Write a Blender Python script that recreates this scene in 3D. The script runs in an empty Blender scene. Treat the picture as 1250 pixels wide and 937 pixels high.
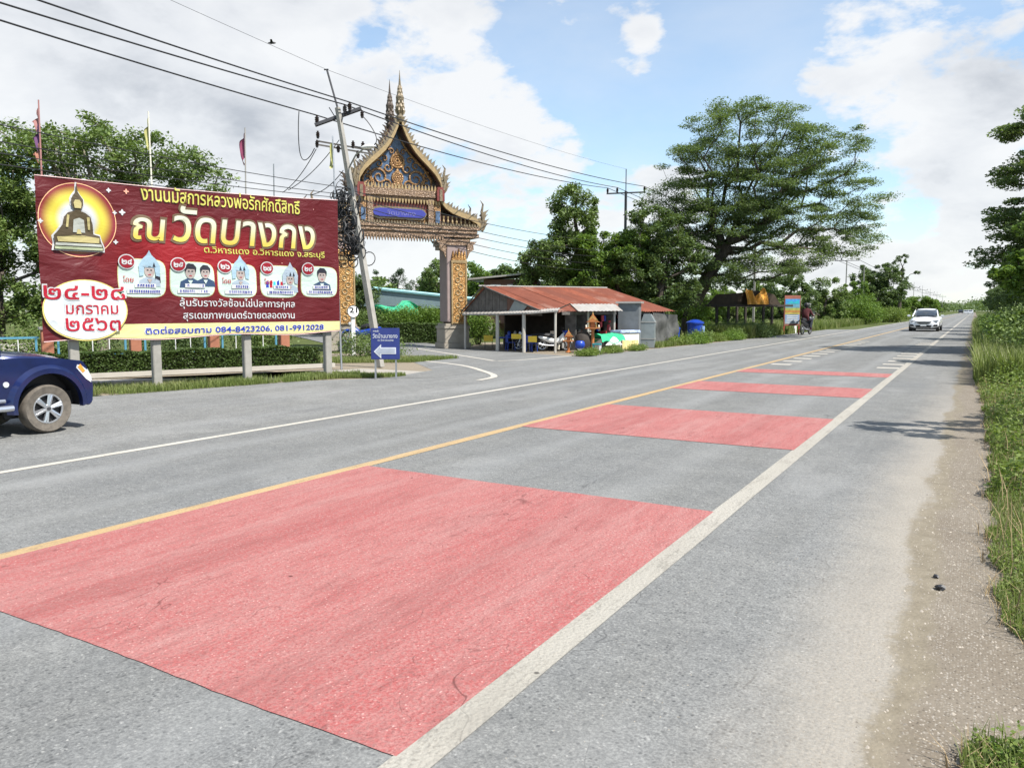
import bpy, bmesh, math, random
import numpy as np
from mathutils import Vector, Matrix
S = bpy.context.scene
COL = S.collection
R = math.radians
random.seed(7)

# ---------------------------------------------------------------- camera, sky, sun, exposure
CAM_H = 1.65
cam = bpy.data.cameras.new('camera'); cam_o = bpy.data.objects.new('camera', cam); COL.objects.link(cam_o)
cam.sensor_width = 36.0; cam.lens = 36.0 * 950.0 / 1250.0
cam.clip_start = 0.05; cam.clip_end = 6000
cam_o.location = (0, 0, CAM_H)
cam_o.rotation_euler = (R(90 - 5.382), 0, R(30.630))
S.camera = cam_o

SUN_EL, SUN_AZ = 54.0, 98.0          # azimuth clockwise from +Y (the way the highway runs)
sun = bpy.data.lights.new('sun', 'SUN'); sun_o = bpy.data.objects.new('sun', sun); COL.objects.link(sun_o)
sun.energy = 4.8; sun.angle = R(0.5); sun.color = (1.0, 0.955, 0.89)
sd = Vector((math.sin(R(SUN_AZ)) * math.cos(R(SUN_EL)), math.cos(R(SUN_AZ)) * math.cos(R(SUN_EL)), math.sin(R(SUN_EL))))
sun_o.rotation_euler = sd.to_track_quat('Z', 'Y').to_euler()
S.view_settings.view_transform = 'Standard'; S.view_settings.look = 'None'
S.view_settings.exposure = 0.70; S.view_settings.gamma = 1.0

world = bpy.data.worlds.new('World'); S.world = world; world.use_nodes = True
def build_world():
    nt = world.node_tree; N = nt.nodes; L = nt.links
    for n in list(N): N.remove(n)
    out = N.new('ShaderNodeOutputWorld')
    sky = N.new('ShaderNodeTexSky'); sky.sky_type = 'NISHITA'; sky.sun_disc = False
    sky.sun_elevation = R(SUN_EL); sky.sun_rotation = R(SUN_AZ)
    sky.air_density = 1.0; sky.dust_density = 0.4; sky.ozone_density = 1.3
    bg = N.new('ShaderNodeBackground'); bg.inputs[1].default_value = 0.13
    tint = N.new('ShaderNodeMix'); tint.data_type = 'RGBA'; tint.blend_type = 'MULTIPLY'; tint.inputs[0].default_value = 1.0
    L.new(sky.outputs[0], tint.inputs[6]); tint.inputs[7].default_value = (0.86, 1.0, 1.02, 1); L.new(tint.outputs[2], bg.inputs[0])
    tc = N.new('ShaderNodeTexCoord')
    sep = N.new('ShaderNodeSeparateXYZ'); L.new(tc.outputs['Generated'], sep.inputs[0])
    def M(op, a, b=None, c=None, clamp=False):
        n = N.new('ShaderNodeMath'); n.operation = op; n.use_clamp = clamp
        for i, v in enumerate((a, b, c)):
            if v is None: continue
            if isinstance(v, (int, float)): n.inputs[i].default_value = v
            else: L.new(v, n.inputs[i])
        return n.outputs[0]
    z = M('MAXIMUM', sep.outputs[2], 0.0)
    zz = M('ADD', z, 0.50)
    cx = N.new('ShaderNodeCombineXYZ')
    L.new(M('DIVIDE', sep.outputs[0], zz), cx.inputs[0]); L.new(M('DIVIDE', sep.outputs[1], zz), cx.inputs[1])
    L.new(M('MULTIPLY', z, 1.6), cx.inputs[2])
    def noise(scale, detail, rough, off, dist=0.0, src=None):
        mp = N.new('ShaderNodeMapping'); mp.inputs['Location'].default_value = off
        L.new(src or cx.outputs[0], mp.inputs[0])
        n = N.new('ShaderNodeTexNoise'); n.inputs['Scale'].default_value = scale
        n.inputs['Detail'].default_value = detail; n.inputs['Roughness'].default_value = rough
        n.inputs['Distortion'].default_value = dist
        L.new(mp.outputs[0], n.inputs['Vector']); return n.outputs[0]
    n1 = noise(3.6, 10, 0.56, (3.1, 1.7, 0.4), 0.15)
    n2 = noise(10.5, 8, 0.60, (7.3, 2.2, 1.1), 0.15)
    dens = M('ADD', M('ADD', M('MULTIPLY', n1, 1.30), M('MULTIPLY', n2, 0.85)), -0.62)
    # clear and cloudy regions of this sky
    def bump(d, rad, amt):
        vm = N.new('ShaderNodeVectorMath'); vm.operation = 'DISTANCE'
        nrm = N.new('ShaderNodeVectorMath'); nrm.operation = 'NORMALIZE'
        L.new(tc.outputs['Generated'], nrm.inputs[0]); L.new(nrm.outputs[0], vm.inputs[0])
        v = Vector(d).normalized(); vm.inputs[1].default_value = v
        t = M('SUBTRACT', 1.0, M('DIVIDE', vm.outputs[1] if len(vm.outputs) > 1 else vm.outputs[0], rad), clamp=True)
        return M('MULTIPLY', M('SMOOTH_MIN', M('MULTIPLY', t, t), 1.0, 0.1), amt)
    bumps = [
        ((-0.477,0.920,0.319), 0.15, -0.50), ((-0.439,0.937,0.271), 0.12, -0.30), ((-0.506,0.906,0.355), 0.07, -0.25), ((-0.295,1.025,0.298), 0.17, -0.62), ((-0.276,1.045,0.381), 0.12, -0.45), ((-0.325,1.014,0.361), 0.12, -0.25),
        ((-0.409,0.948,0.209), 0.12, -0.35), ((-0.217,1.059,0.182), 0.10, -0.30), ((-0.110,1.126,0.214), 0.06, -0.15), ((-0.079,1.135,0.130), 0.10, -0.18),
        ((-0.115,1.134,0.319), 0.15, 0.30), ((-0.006,1.198,0.313), 0.20, 0.34), ((-0.510,0.892,0.240), 0.15, 0.50), ((-0.587,0.857,0.334), 0.13, 0.25), ((-0.453,0.921,0.198), 0.11, 0.40), ((-0.375,0.984,0.355), 0.11, 0.42), ((-0.385,0.971,0.287), 0.08, 0.40), ((-0.471,0.929,0.371), 0.08, 0.38), ((-0.045,1.160,0.177), 0.12, 0.25),
        ((-0.867,0.690,0.334), 0.50, 0.42), ((-1.037,0.583,0.271), 0.45, 0.40), ((-0.039,1.151,0.062), 0.30, 0.25), ((-0.771,0.735,0.219), 0.35, 0.28), ((-0.627,0.801,0.051), 0.25, 0.25), ((-0.367,0.961,0.099), 0.2, 0.25)]
    for d, r_, a in bumps: dens = M('ADD', dens, bump(d, r_, a))
    mask = N.new('ShaderNodeMapRange'); mask.interpolation_type = 'SMOOTHSTEP'
    mask.inputs['From Min'].default_value = 0.40; mask.inputs['From Max'].default_value = 0.66
    L.new(dens, mask.inputs[0])
    # thin veil near the horizon
    veil = M('MULTIPLY', M('POWER', M('SUBTRACT', 1.0, z, clamp=True), 7.0), 0.72)
    cov = M('MAXIMUM', M('MULTIPLY', mask.outputs[0], 0.95), M('ADD', M('MAXIMUM', veil, M('MULTIPLY', n1, 0.62)), 0.0), clamp=True)
    # cloud thickness -> white tops, grey bellies
    thick = N.new('ShaderNodeMapRange'); thick.inputs['From Min'].default_value = 0.52; thick.inputs['From Max'].default_value = 1.02
    n3 = noise(5.5, 9, 0.58, (1.3, 9.2, 3.1), 0.2)
    belly = M('ADD', M('MULTIPLY', dens, 0.34), M('MULTIPLY', n3, 1.35))
    for d, r_, a in [((-0.001,1.200,0.303), 0.11, 0.36), ((-0.087,1.149,0.298), 0.07, 0.18), ((-0.117,1.138,0.361), 0.08, -0.25), ((-0.800,0.720,0.240), 0.18, 0.16), ((-1.049,0.583,0.334), 0.3, 0.08), ((-0.045,1.160,0.177), 0.05, 0.15), ((-0.502,0.899,0.261), 0.12, -0.30), ((-0.540,0.861,0.125), 0.15, -0.12)]:
        belly = M('ADD', belly, bump(d, r_, a))
    thick.inputs['From Min'].default_value = 0.82; thick.inputs['From Max'].default_value = 1.48
    L.new(belly, thick.inputs[0])
    ramp = N.new('ShaderNodeValToRGB'); L.new(thick.outputs[0], ramp.inputs[0])
    e = ramp.color_ramp.elements; e[0].position = 0.0; e[0].color = (0.98, 0.99, 1.0, 1); e[1].position = 1.0; e[1].color = (0.56, 0.59, 0.64, 1)
    k = e.new(0.45); k.color = (0.86, 0.88, 0.91, 1)
    cb = N.new('ShaderNodeBackground'); cb.inputs[1].default_value = 0.60
    L.new(ramp.outputs[0], cb.inputs[0])
    mx = N.new('ShaderNodeMixShader'); L.new(cov, mx.inputs[0]); L.new(bg.outputs[0], mx.inputs[1]); L.new(cb.outputs[0], mx.inputs[2])
    L.new(mx.outputs[0], out.inputs[0])
build_world()

# ---------------------------------------------------------------- materials
MATS = {}
class NT:
    def __init__(s, name):
        s.m = bpy.data.materials.new(name); s.m.use_nodes = True
        s.t = s.m.node_tree; s.N = s.t.nodes; s.L = s.t.links
        s.b = s.N['Principled BSDF']; s.out = s.N['Material Output']
        s.geo = s.N.new('ShaderNodeNewGeometry'); s.tc = s.N.new('ShaderNodeTexCoord')
        MATS[name] = s.m
    def link(s, v, i):
        if hasattr(v, 'links') or hasattr(v, 'is_linked'): s.L.new(v, i)
        elif isinstance(v, (tuple, list)) and len(v) == 3 and i.type == 'RGBA': i.default_value = (*v, 1)
        else: i.default_value = v
    def math(s, op, a, b=0.0, c=0.0, clamp=False):
        n = s.N.new('ShaderNodeMath'); n.operation = op; n.use_clamp = clamp
        s.link(a, n.inputs[0]); s.link(b, n.inputs[1]); s.link(c, n.inputs[2]); return n.outputs[0]
    def noise(s, scale, detail=4, rough=0.55, vec=None, stretch=None, dist=0.0):
        v = vec or s.tc.outputs['Object']
        if stretch:
            mp = s.N.new('ShaderNodeMapping'); mp.inputs['Scale'].default_value = stretch; s.L.new(v, mp.inputs[0]); v = mp.outputs[0]
        n = s.N.new('ShaderNodeTexNoise'); n.inputs['Scale'].default_value = scale; n.inputs['Detail'].default_value = detail
        n.inputs['Roughness'].default_value = rough; n.inputs['Distortion'].default_value = dist; s.L.new(v, n.inputs['Vector']); return n.outputs[0]
    def voro(s, scale, feature='F1', vec=None):
        n = s.N.new('ShaderNodeTexVoronoi'); n.feature = feature; n.inputs['Scale'].default_value = scale
        s.L.new(vec or s.tc.outputs['Object'], n.inputs['Vector']); return n
    def rng(s, v, a, b, c=0.0, d=1.0, smooth=False):
        n = s.N.new('ShaderNodeMapRange'); n.inputs['From Min'].default_value = a; n.inputs['From Max'].default_value = b
        n.inputs['To Min'].default_value = c; n.inputs['To Max'].default_value = d
        if smooth: n.interpolation_type = 'SMOOTHSTEP'
        s.L.new(v, n.inputs[0]); return n.outputs[0]
    def mix(s, f, a, b, mode='MIX'):
        n = s.N.new('ShaderNodeMix'); n.data_type = 'RGBA'; n.blend_type = mode
        s.link(f, n.inputs[0]); s.link(a, n.inputs[6]); s.link(b, n.inputs[7]); return n.outputs[2]
    def xyz(s, v=None):
        n = s.N.new('ShaderNodeSeparateXYZ'); s.L.new(v or s.tc.outputs['Object'], n.inputs[0]); return n.outputs
    def bump(s, h, strength=0.3, dist=0.02):
        n = s.N.new('ShaderNodeBump'); n.inputs['Strength'].default_value = strength; n.inputs['Distance'].default_value = dist
        s.L.new(h, n.inputs['Height']); s.L.new(n.outputs[0], s.b.inputs['Normal'])
    def fin(s, col, rough=0.7, metal=0.0, spec=0.5):
        s.link(col, s.b.inputs['Base Color']); s.link(rough, s.b.inputs['Roughness']); s.b.inputs['Metallic'].default_value = metal
        s.b.inputs['Specular IOR Level'].default_value = spec; return s.m

def plain(name, col, rough=0.6, metal=0.0, var=0.18, scale=3.0, bump=0.0, spec=0.5, dirt=None, bscale=None):
    s = NT(name); n = s.noise(scale, 5, 0.6)
    dark = tuple(c * (1 - var) for c in col); lite = tuple(min(1, c * (1 + var)) for c in col)
    c = s.mix(s.rng(n, 0.3, 0.7), dark, lite)
    if dirt:
        d = s.noise(scale * 0.45, 6, 0.7); c = s.mix(s.rng(d, 0.52, 0.72, 0, dirt[1]), c, dirt[0])
    if bump: s.bump(s.noise(bscale or scale * 6, 4, 0.6), bump, 0.02)
    return s.fin(c, rough, metal, spec)

def m_leaf(name, a, b, c=None, trans=0.25):
    s = NT(name); isl = s.geo.outputs['Random Per Island']; n = s.noise(0.55, 3, 0.6)
    col = s.mix(isl, a, b)
    if c: col = s.mix(s.rng(n, 0.46, 0.66), col, s.mix(isl, c, b))
    s.fin(col, 0.55, 0, 0.35)
    tr = s.N.new('ShaderNodeBsdfTranslucent'); s.link(s.mix(0.6, col, (0.20, 0.30, 0.03)), tr.inputs[0])
    mx = s.N.new('ShaderNodeMixShader'); mx.inputs[0].default_value = trans
    s.L.new(s.b.outputs[0], mx.inputs[1]); s.L.new(tr.outputs[0], mx.inputs[2]); s.L.new(mx.outputs[0], s.out.inputs[0])
    return s.m

def gravel_colour(s):
    n = s.noise(1.3, 6, 0.7); f = s.noise(14, 6, 0.75); v = s.voro(75); cn = s.xyz(v.outputs['Color'])[0]; st = s.rng(v.outputs['Distance'], 0.45, 0.25, 0, 1)
    c = s.mix(s.rng(n, 0.35, 0.65), (0.155, 0.128, 0.096), (0.205, 0.177, 0.140)); c = s.mix(s.rng(f, 0.40, 0.65, 0, .7), c, (0.165, 0.140, 0.108))
    c = s.mix(s.math('MULTIPLY', st, s.rng(cn, .45, .9, 0, .85)), c, (0.34, 0.315, 0.275)); c = s.mix(s.math('MULTIPLY', st, s.rng(cn, .35, .1, 0, .8)), c, (0.075, 0.06, 0.045))
    return c, v, f
def m_gravel(name):
    s = NT(name); c, v, f = gravel_colour(s); s.bump(s.math('ADD', s.math('MULTIPLY', v.outputs['Distance'], -1.2), f), 0.6, 0.006); return s.fin(c, .95, 0, .15)
def m_asphalt(name, tracks=True, tone=1.0, dust=False):
    s = NT(name); x, y, z = s.xyz()
    big = s.noise(0.35, 5, 0.6); mid = s.noise(2.2, 5, 0.65); strk = s.noise(1.1, 5, 0.6, stretch=(1.0, 0.09, 1))
    base = s.mix(s.rng(mid, 0.3, 0.72), (0.165 * tone, 0.165 * tone, 0.156 * tone), (0.245 * tone, 0.244 * tone, 0.229 * tone))
    base = s.mix(s.rng(strk, 0.42, 0.70, 0, 0.45), base, (0.29 * tone, 0.295 * tone, 0.292 * tone))
    base = s.mix(s.rng(big, 0.45, 0.7, 0, 0.35), base, (0.135 * tone, 0.143 * tone, 0.15 * tone))
    v = s.voro(48); stones = s.rng(v.outputs['Distance'], 0.20, 0.34, 1, 0); cn = s.xyz(v.outputs['Color'])[0]
    pick = s.math('MULTIPLY', stones, s.rng(cn, 0.86, 0.99)); base = s.mix(s.math('MULTIPLY', pick, 0.75), base, (0.45, 0.44, 0.41))
    pick2 = s.math('MULTIPLY', s.rng(v.outputs['Distance'], 0.25, 0.5, 1, 0), s.rng(cn, 0.30, 0.08)); base = s.mix(s.math('MULTIPLY', pick2, 0.75), base, (0.05, 0.052, 0.053))
    crs = s.noise(17, 4, 0.8); base = s.mix(s.rng(crs, 0.46, 0.62, 0, 0.38), base, (0.095, 0.096, 0.095)); base = s.mix(s.rng(crs, 0.44, 0.34, 0, 0.35), base, (0.33, 0.33, 0.31))
    fine = s.noise(70, 3, 0.8); base = s.mix(s.rng(fine, 0.42, 0.58, 0, 0.55), base, (0.075, 0.077, 0.077))
    lite = s.noise(30, 3, 0.75); base = s.mix(s.rng(lite, 0.58, 0.72, 0, 0.40), base, (0.44, 0.435, 0.415))
    patch = s.noise(0.9, 3, 0.5, stretch=(1, 0.35, 1)); base = s.mix(s.rng(patch, 0.56, 0.64, 0, 0.22), base, (0.30, 0.30, 0.29))
    oil = s.noise(1.4, 5, 0.7, stretch=(1.6, 0.12, 1)); base = s.mix(s.rng(oil, 0.55, 0.72, 0, 0.35), base, (0.10, 0.10, 0.098))
    wv = s.noise(1.1, 3, .6, dist=.8, stretch=(1, .45, 1)); ck = s.rng(s.math('ABSOLUTE', s.math('SUBTRACT', wv, .52)), .0025, .0, 0, .55); base = s.mix(s.math('MULTIPLY', ck, s.rng(oil, .45, .55)), base, (.05, .05, .05))
    if tracks:   # worn wheel tracks run along the lanes
        for cx, w in ((-2.6, 0.35), (-4.35, 0.35), (-6.3, 0.3), (-7.8, 0.3)):
            d = s.math('ABSOLUTE', s.math('SUBTRACT', x, cx)); t = s.rng(d, w, 0.0, 0, 0.20, True)
            base = s.mix(t, base, (0.30, 0.305, 0.30))
    if dust:
        wob = s.noise(0.55, 6, 0.65); wob2 = s.noise(6, 6, 0.75); wob3 = s.noise(1.6, 4, 0.6, stretch=(2.5, 0.25, 1)); wob4 = s.noise(26, 4, .8, stretch=(.35, 1.3, 1))
        xx = s.math('ADD', x, s.math('MULTIPLY', s.math('SUBTRACT', wob, 0.5), 0.45))
        xx = s.math('ADD', xx, s.math('MULTIPLY', s.math('SUBTRACT', wob2, 0.5), 0.22))
        xx = s.math('ADD', xx, s.math('MULTIPLY', s.math('SUBTRACT', wob3, 0.5), 0.30))
        xx = s.math('ADD', xx, s.math('MULTIPLY', s.math('SUBTRACT', wob4, 0.5), 0.10))
        near = s.rng(y, 26.0, 8.0, 0.15, 1.0, True)
        f = s.math('MULTIPLY', s.rng(xx, -1.05, -0.30, 0, 1, True), near)
        fine2 = s.rng(s.noise(55, 4, 0.8), 0.30, 0.62, 0.45, 1.0)
        base = s.mix(s.math('MULTIPLY', s.math('MULTIPLY', s.math('POWER', f, 1.2), fine2), 0.78), base, (0.335, 0.298, 0.245))
        band = s.math('MULTIPLY', s.rng(xx, -0.34, -0.24, 0, 1, True), 0.85)
        base = s.mix(band, base, s.mix(s.rng(wob2, .4, .6), (0.150, 0.125, 0.085), (0.205, 0.175, 0.125)))
        gc, gv, gf = gravel_colour(s); base = s.mix(s.rng(xx, -0.19, -0.08, 0, 1, True), base, gc)
    h = s.math('ADD', s.math('MULTIPLY', v.outputs['Distance'], -0.6), s.math('MULTIPLY', fine, 0.5))
    s.bump(h, 0.55, 0.008)
    return s.fin(base, 0.88, 0, 0.25)

def m_paint(name, a, b, worn, dirty, wear=0.5, strength=0.6, grain=1.0):
    s = NT(name); n = s.noise(0.8, 6, 0.65, stretch=(1.6, 0.35, 1)); f = s.noise(9, 6, 0.75, stretch=(1.3, 0.22, 1)); g = s.noise(46, 4, 0.8); g2 = s.noise(120, 3, 0.8)
    c = s.mix(s.rng(n, 0.34, 0.66), a, b)
    c = s.mix(s.rng(s.noise(2.4, 6, 0.75, stretch=(1.3, 0.14, 1)), 0.46, 0.72, 0, 0.60), c, worn)
    c = s.mix(s.rng(g, 0.42, 0.64, 0, 0.55 * grain), c, worn); c = s.mix(s.rng(g2, 0.50, 0.36, 0, 0.50 * grain), c, dirty)
    c = s.mix(s.rng(s.math('MULTIPLY', f, s.rng(g, 0.3, 0.7, 0.75, 1.25)), wear, wear + 0.12, 0, strength), c, dirty)
    v = s.voro(48); cn = s.xyz(v.outputs['Color'])[0]; c = s.mix(s.math('MULTIPLY', s.rng(v.outputs['Distance'], 0.15, 0.32, 1, 0), s.rng(cn, 0.80, 0.9, 0, .7 * grain)), c, dirty)
    c = s.mix(s.math('MULTIPLY', s.rng(v.outputs['Distance'], 0.15, 0.30, 1, 0), s.rng(cn, 0.22, 0.12, 0, .55 * grain)), c, tuple(min(.6, k * 1.5) for k in worn))
    d2 = s.noise(1.3, 7, 0.75, stretch=(1, .5, 1)); c = s.mix(s.rng(d2, 0.56, 0.74, 0, 0.50), c, dirty)
    wv = s.noise(3.2, 2, .5, dist=1.2, stretch=(.7, .3, 1)); ck = s.rng(s.math('ABSOLUTE', s.math('SUBTRACT', wv, .5)), .006, .0, 0, 1); c = s.mix(s.math('MULTIPLY', ck, s.rng(d2, .48, .60, 0, .6 * grain)), c, tuple(k * .5 for k in dirty))
    xx_ = s.xyz()[0]
    for cx_, w_ in ((-2.62, .32), (-4.40, .34)): c = s.mix(s.math('MULTIPLY', s.rng(s.math('ABSOLUTE', s.math('SUBTRACT', xx_, cx_)), w_, 0.0, 0, .42, True), s.rng(s.noise(1.2, 5, .7, stretch=(2.5, .2, 1)), .35, .62)), c, dirty)
    spots = s.voro(2.6); sp = s.math('MULTIPLY', s.rng(spots.outputs['Distance'], 0.025, 0.045, 1, 0), s.rng(s.xyz(spots.outputs['Color'])[0], 0.5, 0.55))
    c = s.mix(s.math('MULTIPLY', sp, 0.8), c, tuple(k * 0.25 for k in dirty))
    s.bump(s.math('ADD', s.math('MULTIPLY', v.outputs['Distance'], -0.5), s.math('MULTIPLY', g, 0.9)), 0.7, 0.012)
    return s.fin(c, 0.8, 0, 0.2)

def m_ground(name, a, b, c, scale=1.0, bump=0.5):
    s = NT(name); n = s.noise(0.5 * scale, 6, 0.65); f = s.noise(7 * scale, 6, 0.7); g = s.noise(60 * scale, 4, 0.7)
    col = s.mix(s.rng(n, 0.35, 0.65), a, b); col = s.mix(s.rng(f, 0.45, 0.65), col, c)
    col = s.mix(s.rng(g, 0.35, 0.7, 0, 0.5), col, tuple(k * 0.5 for k in a))
    s.bump(s.math('ADD', f, g), bump, 0.03); return s.fin(col, 0.95, 0, 0.15)

def m_bark(name, a, b):
    s = NT(name); n = s.noise(6, 6, 0.7, stretch=(1, 1, 0.25)); c = s.mix(s.rng(n, 0.35, 0.65), a, b); s.bump(n, 0.8, 0.05); return s.fin(c, 0.95, 0, 0.1)

M = {}
M['asphalt'] = m_asphalt('asphalt', True, 1.0, True)
M['asphalt_old'] = m_asphalt('asphalt_old', False, 1.12)
M['asphalt_side'] = m_asphalt('asphalt_side', False, 1.05)
M['red_paint'] = m_paint('red_paint', (0.345, 0.088, 0.084), (0.365, 0.125, 0.116), (0.395, 0.235, 0.215), (0.20, 0.062, 0.058), 0.52, 0.42, 1.35)
M['white_paint'] = m_paint('white_paint', (0.34, 0.32, 0.275), (0.385, 0.365, 0.32), (0.30, 0.275, 0.235), (0.20, 0.185, 0.16), 0.54, 0.6, .6)
M['yellow_paint'] = m_paint('yellow_paint', (0.41, 0.28, 0.135), (0.45, 0.325, 0.175), (0.38, 0.29, 0.185), (0.19, 0.14, 0.09), 0.54, 0.6, .6)
M['bar_paint'] = m_paint('bar_paint', (0.46, 0.43, 0.37), (0.52, 0.49, 0.43), (0.40, 0.37, 0.32), (0.26, 0.24, 0.21), 0.56, 0.5, .5)
M['grass_ground'] = m_ground('grass_ground', (0.055, 0.085, 0.02), (0.09, 0.12, 0.03), (0.14, 0.13, 0.06))
M['dirt'] = m_ground('dirt', (0.27, 0.225, 0.17), (0.34, 0.29, 0.22), (0.22, 0.19, 0.14), 2.0)
M['gravel_dirt'] = m_gravel('gravel_dirt')
M['concrete_path'] = m_ground('concrete_path', (0.42, 0.39, 0.34), (0.36, 0.33, 0.29), (0.30, 0.28, 0.24), 1.2, 0.2)
M['leaf_dark'] = m_leaf('leaf_dark', (0.051, 0.085, 0.032), (0.114, 0.164, 0.054), (0.084, 0.137, 0.040))
M['leaf_rain'] = m_leaf('leaf_rain', (0.067, 0.106, 0.046), (0.139, 0.194, 0.079), (0.174, 0.205, 0.072), 0.42)
M['leaf_mid'] = m_leaf('leaf_mid', (0.084, 0.134, 0.034), (0.181, 0.246, 0.072), (0.129, 0.198, 0.052))
M['leaf_bright'] = m_leaf('leaf_bright', (0.065, 0.135, 0.018), (0.17, 0.26, 0.045), (0.10, 0.19, 0.03), 0.35)
M['leaf_conifer'] = m_leaf('leaf_conifer', (0.036, 0.067, 0.039), (0.078, 0.116, 0.058), None, 0.15)
M['leaf_hedge'] = m_leaf('leaf_hedge', (0.036, 0.067, 0.016), (0.085, 0.128, 0.033), (0.065, 0.110, 0.026), 0.15)
M['leaf_weed'] = m_leaf('leaf_weed', (0.075, 0.125, 0.020), (0.19, 0.25, 0.055), (0.14, 0.19, 0.04), 0.35)
M['grass_blade'] = m_leaf('grass_blade', (0.10, 0.145, 0.03), (0.22, 0.26, 0.08), (0.27, 0.25, 0.12), 0.35)
M['dry_stalk'] = plain('dry_stalk', (0.30, 0.22, 0.12), 0.9)
M['bark'] = m_bark('bark', (0.055, 0.045, 0.036), (0.13, 0.11, 0.09))
M['bark_pale'] = m_bark('bark_pale', (0.16, 0.14, 0.11), (0.28, 0.25, 0.2))
M['stone'] = plain('gravel_stone', (0.27, 0.24, 0.20), 0.9, 0, 0.6, 45)
M['concrete'] = plain('concrete', (0.30, 0.285, 0.255), 0.9, 0, 0.16, 2.5, 0.25, 0.3, ((0.14, 0.13, 0.12), 0.5))
M['white'] = plain('white_enamel', (0.78, 0.78, 0.76), 0.5, 0, 0.05, 3)
M['offwhite'] = plain('whitewash', (0.42, 0.395, 0.35), 0.85, 0, 0.10, 2, 0.1, 0.3, ((0.4, 0.36, 0.3), 0.4))
M['black'] = plain('black_plastic', (0.018, 0.018, 0.02), 0.5, 0, 0.1)
M['rubber'] = plain('tyre_rubber', (0.045, 0.042, 0.038), 0.85, 0, 0.25, 9)
M['tyre_dusty'] = plain('dusty_tyre_rubber', (0.125, 0.108, 0.088), 0.9, 0, 0.3, 12)
M['steel'] = plain('galvanised_steel', (0.36, 0.37, 0.38), 0.45, 0.7, 0.2, 5)
M['dark_steel'] = plain('dark_steel', (0.05, 0.05, 0.055), 0.6, 0.3, 0.2, 5)
M['alloy'] = plain('alloy', (0.62, 0.63, 0.65), 0.28, 0.85, 0.06)
M['porcelain'] = plain('brown_insulator', (0.022, 0.014, 0.012), 0.25)
M['wire'] = plain('cable_sheath', (0.02, 0.02, 0.022), 0.6)
M['blue_sign'] = plain('blue_sign_sheet', (0.022, 0.036, 0.17), 0.45, 0, 0.12, 4)
M['sign_silver'] = plain('reflective_silver', (0.52, 0.54, 0.58), 0.4)
M['orange_brick'] = plain('orange_pillar', (0.36, 0.145, 0.085), 0.8, 0, 0.15, 4, 0.15)
M['sky_blue'] = plain('sky_blue_rail', (0.09, 0.27, 0.38), 0.45, 0, 0.1)
M['teal_tube'] = plain('pale_teal_fascia', (0.30, 0.55, 0.58), 0.5, 0, 0.1)
M['pale_roof'] = plain('pale_blue_metal_roof', (0.20, 0.27, 0.29), 0.45, 0.2, 0.1)
M['green_net'] = plain('green_shade_net', (0.02, 0.33, 0.17), 0.7, 0, 0.2, 1.2)
M['wood_grey'] = plain('weathered_board', (0.115, 0.105, 0.095), 0.9, 0, 0.35, 5, 0.3)
M['wood_dark'] = plain('dark_timber', (0.045, 0.036, 0.03), 0.9, 0, 0.3, 4)
M['wood_brown'] = plain('brown_board', (0.14, 0.075, 0.055), 0.85, 0, 0.25, 4)
M['tin'] = plain('white_tin_sheet', (0.33, 0.315, 0.29), 0.5, 0.1, 0.12, 3, 0, 0.4, ((0.35, 0.22, 0.14), 0.5))
M['booth_metal'] = plain('grey_booth_sheet', (0.24, 0.27, 0.275), 0.4, 0.25, 0.12, 4, 0, 0.5, ((0.22, 0.22, 0.22), 0.4))
M['booth_grey'] = plain('grey_block', (0.125, 0.135, 0.14), 0.7, 0, 0.2, 3)
M['tarp_grey'] = plain('grey_tarpaulin', (0.085, 0.085, 0.08), 0.6, 0, 0.45, 3, 0.6, 0.4, None, 2.5)
M['plastic_blue'] = plain('blue_plastic', (0.012, 0.05, 0.34), 0.35, 0, 0.12)
M['teal_plastic'] = plain('teal_plastic', (0.02, 0.24, 0.28), 0.35)
M['yellow_plastic'] = plain('yellow_board', (0.72, 0.50, 0.04), 0.5, 0, 0.08)
M['orange_spirit'] = plain('orange_spirit_house', (0.40, 0.14, 0.04), 0.55, 0, 0.15)
M['gold_spirit'] = plain('gold_trim', (0.45, 0.30, 0.10), 0.4, 0.3)
M['chair_red'] = plain('red_goods', (0.45, 0.05, 0.06), 0.5)
M['pink_goods'] = plain('pink_goods', (0.65, 0.28, 0.30), 0.6)
M['green_cloth'] = plain('green_cloth', (0.03, 0.42, 0.20), 0.8, 0, 0.2)
M['cream'] = plain('cream_cloth', (0.70, 0.66, 0.55), 0.8)
M['orange_tarp'] = plain('orange_tarpaulin', (0.72, 0.34, 0.05), 0.7, 0, 0.35, 2.2, 0.4)
M['bronze_tarp'] = plain('brown_tarpaulin', (0.045, 0.03, 0.018), 0.8, 0, 0.35, 3)
M['maroon_cloth'] = plain('maroon_cloth', (0.085, 0.018, 0.022), 0.9)
M['jeans'] = plain('dark_trousers', (0.03, 0.035, 0.05), 0.9)
M['skin'] = plain('skin', (0.36, 0.19, 0.12), 0.6)
M['flag_purple'] = plain('purple_flag_cloth', (0.14, 0.06, 0.15), 0.9)
M['flag_orange'] = plain('orange_flag_cloth', (0.36, 0.16, 0.11), 0.9)
M['flag_pink'] = plain('pink_flag_cloth', (0.36, 0.17, 0.16), 0.9)
M['flag_yellow'] = plain('yellow_flag_cloth', (0.44, 0.42, 0.16), 0.9)
M['flag_maroon'] = plain('maroon_flag_cloth', (0.26, 0.055, 0.11), 0.9)

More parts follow.
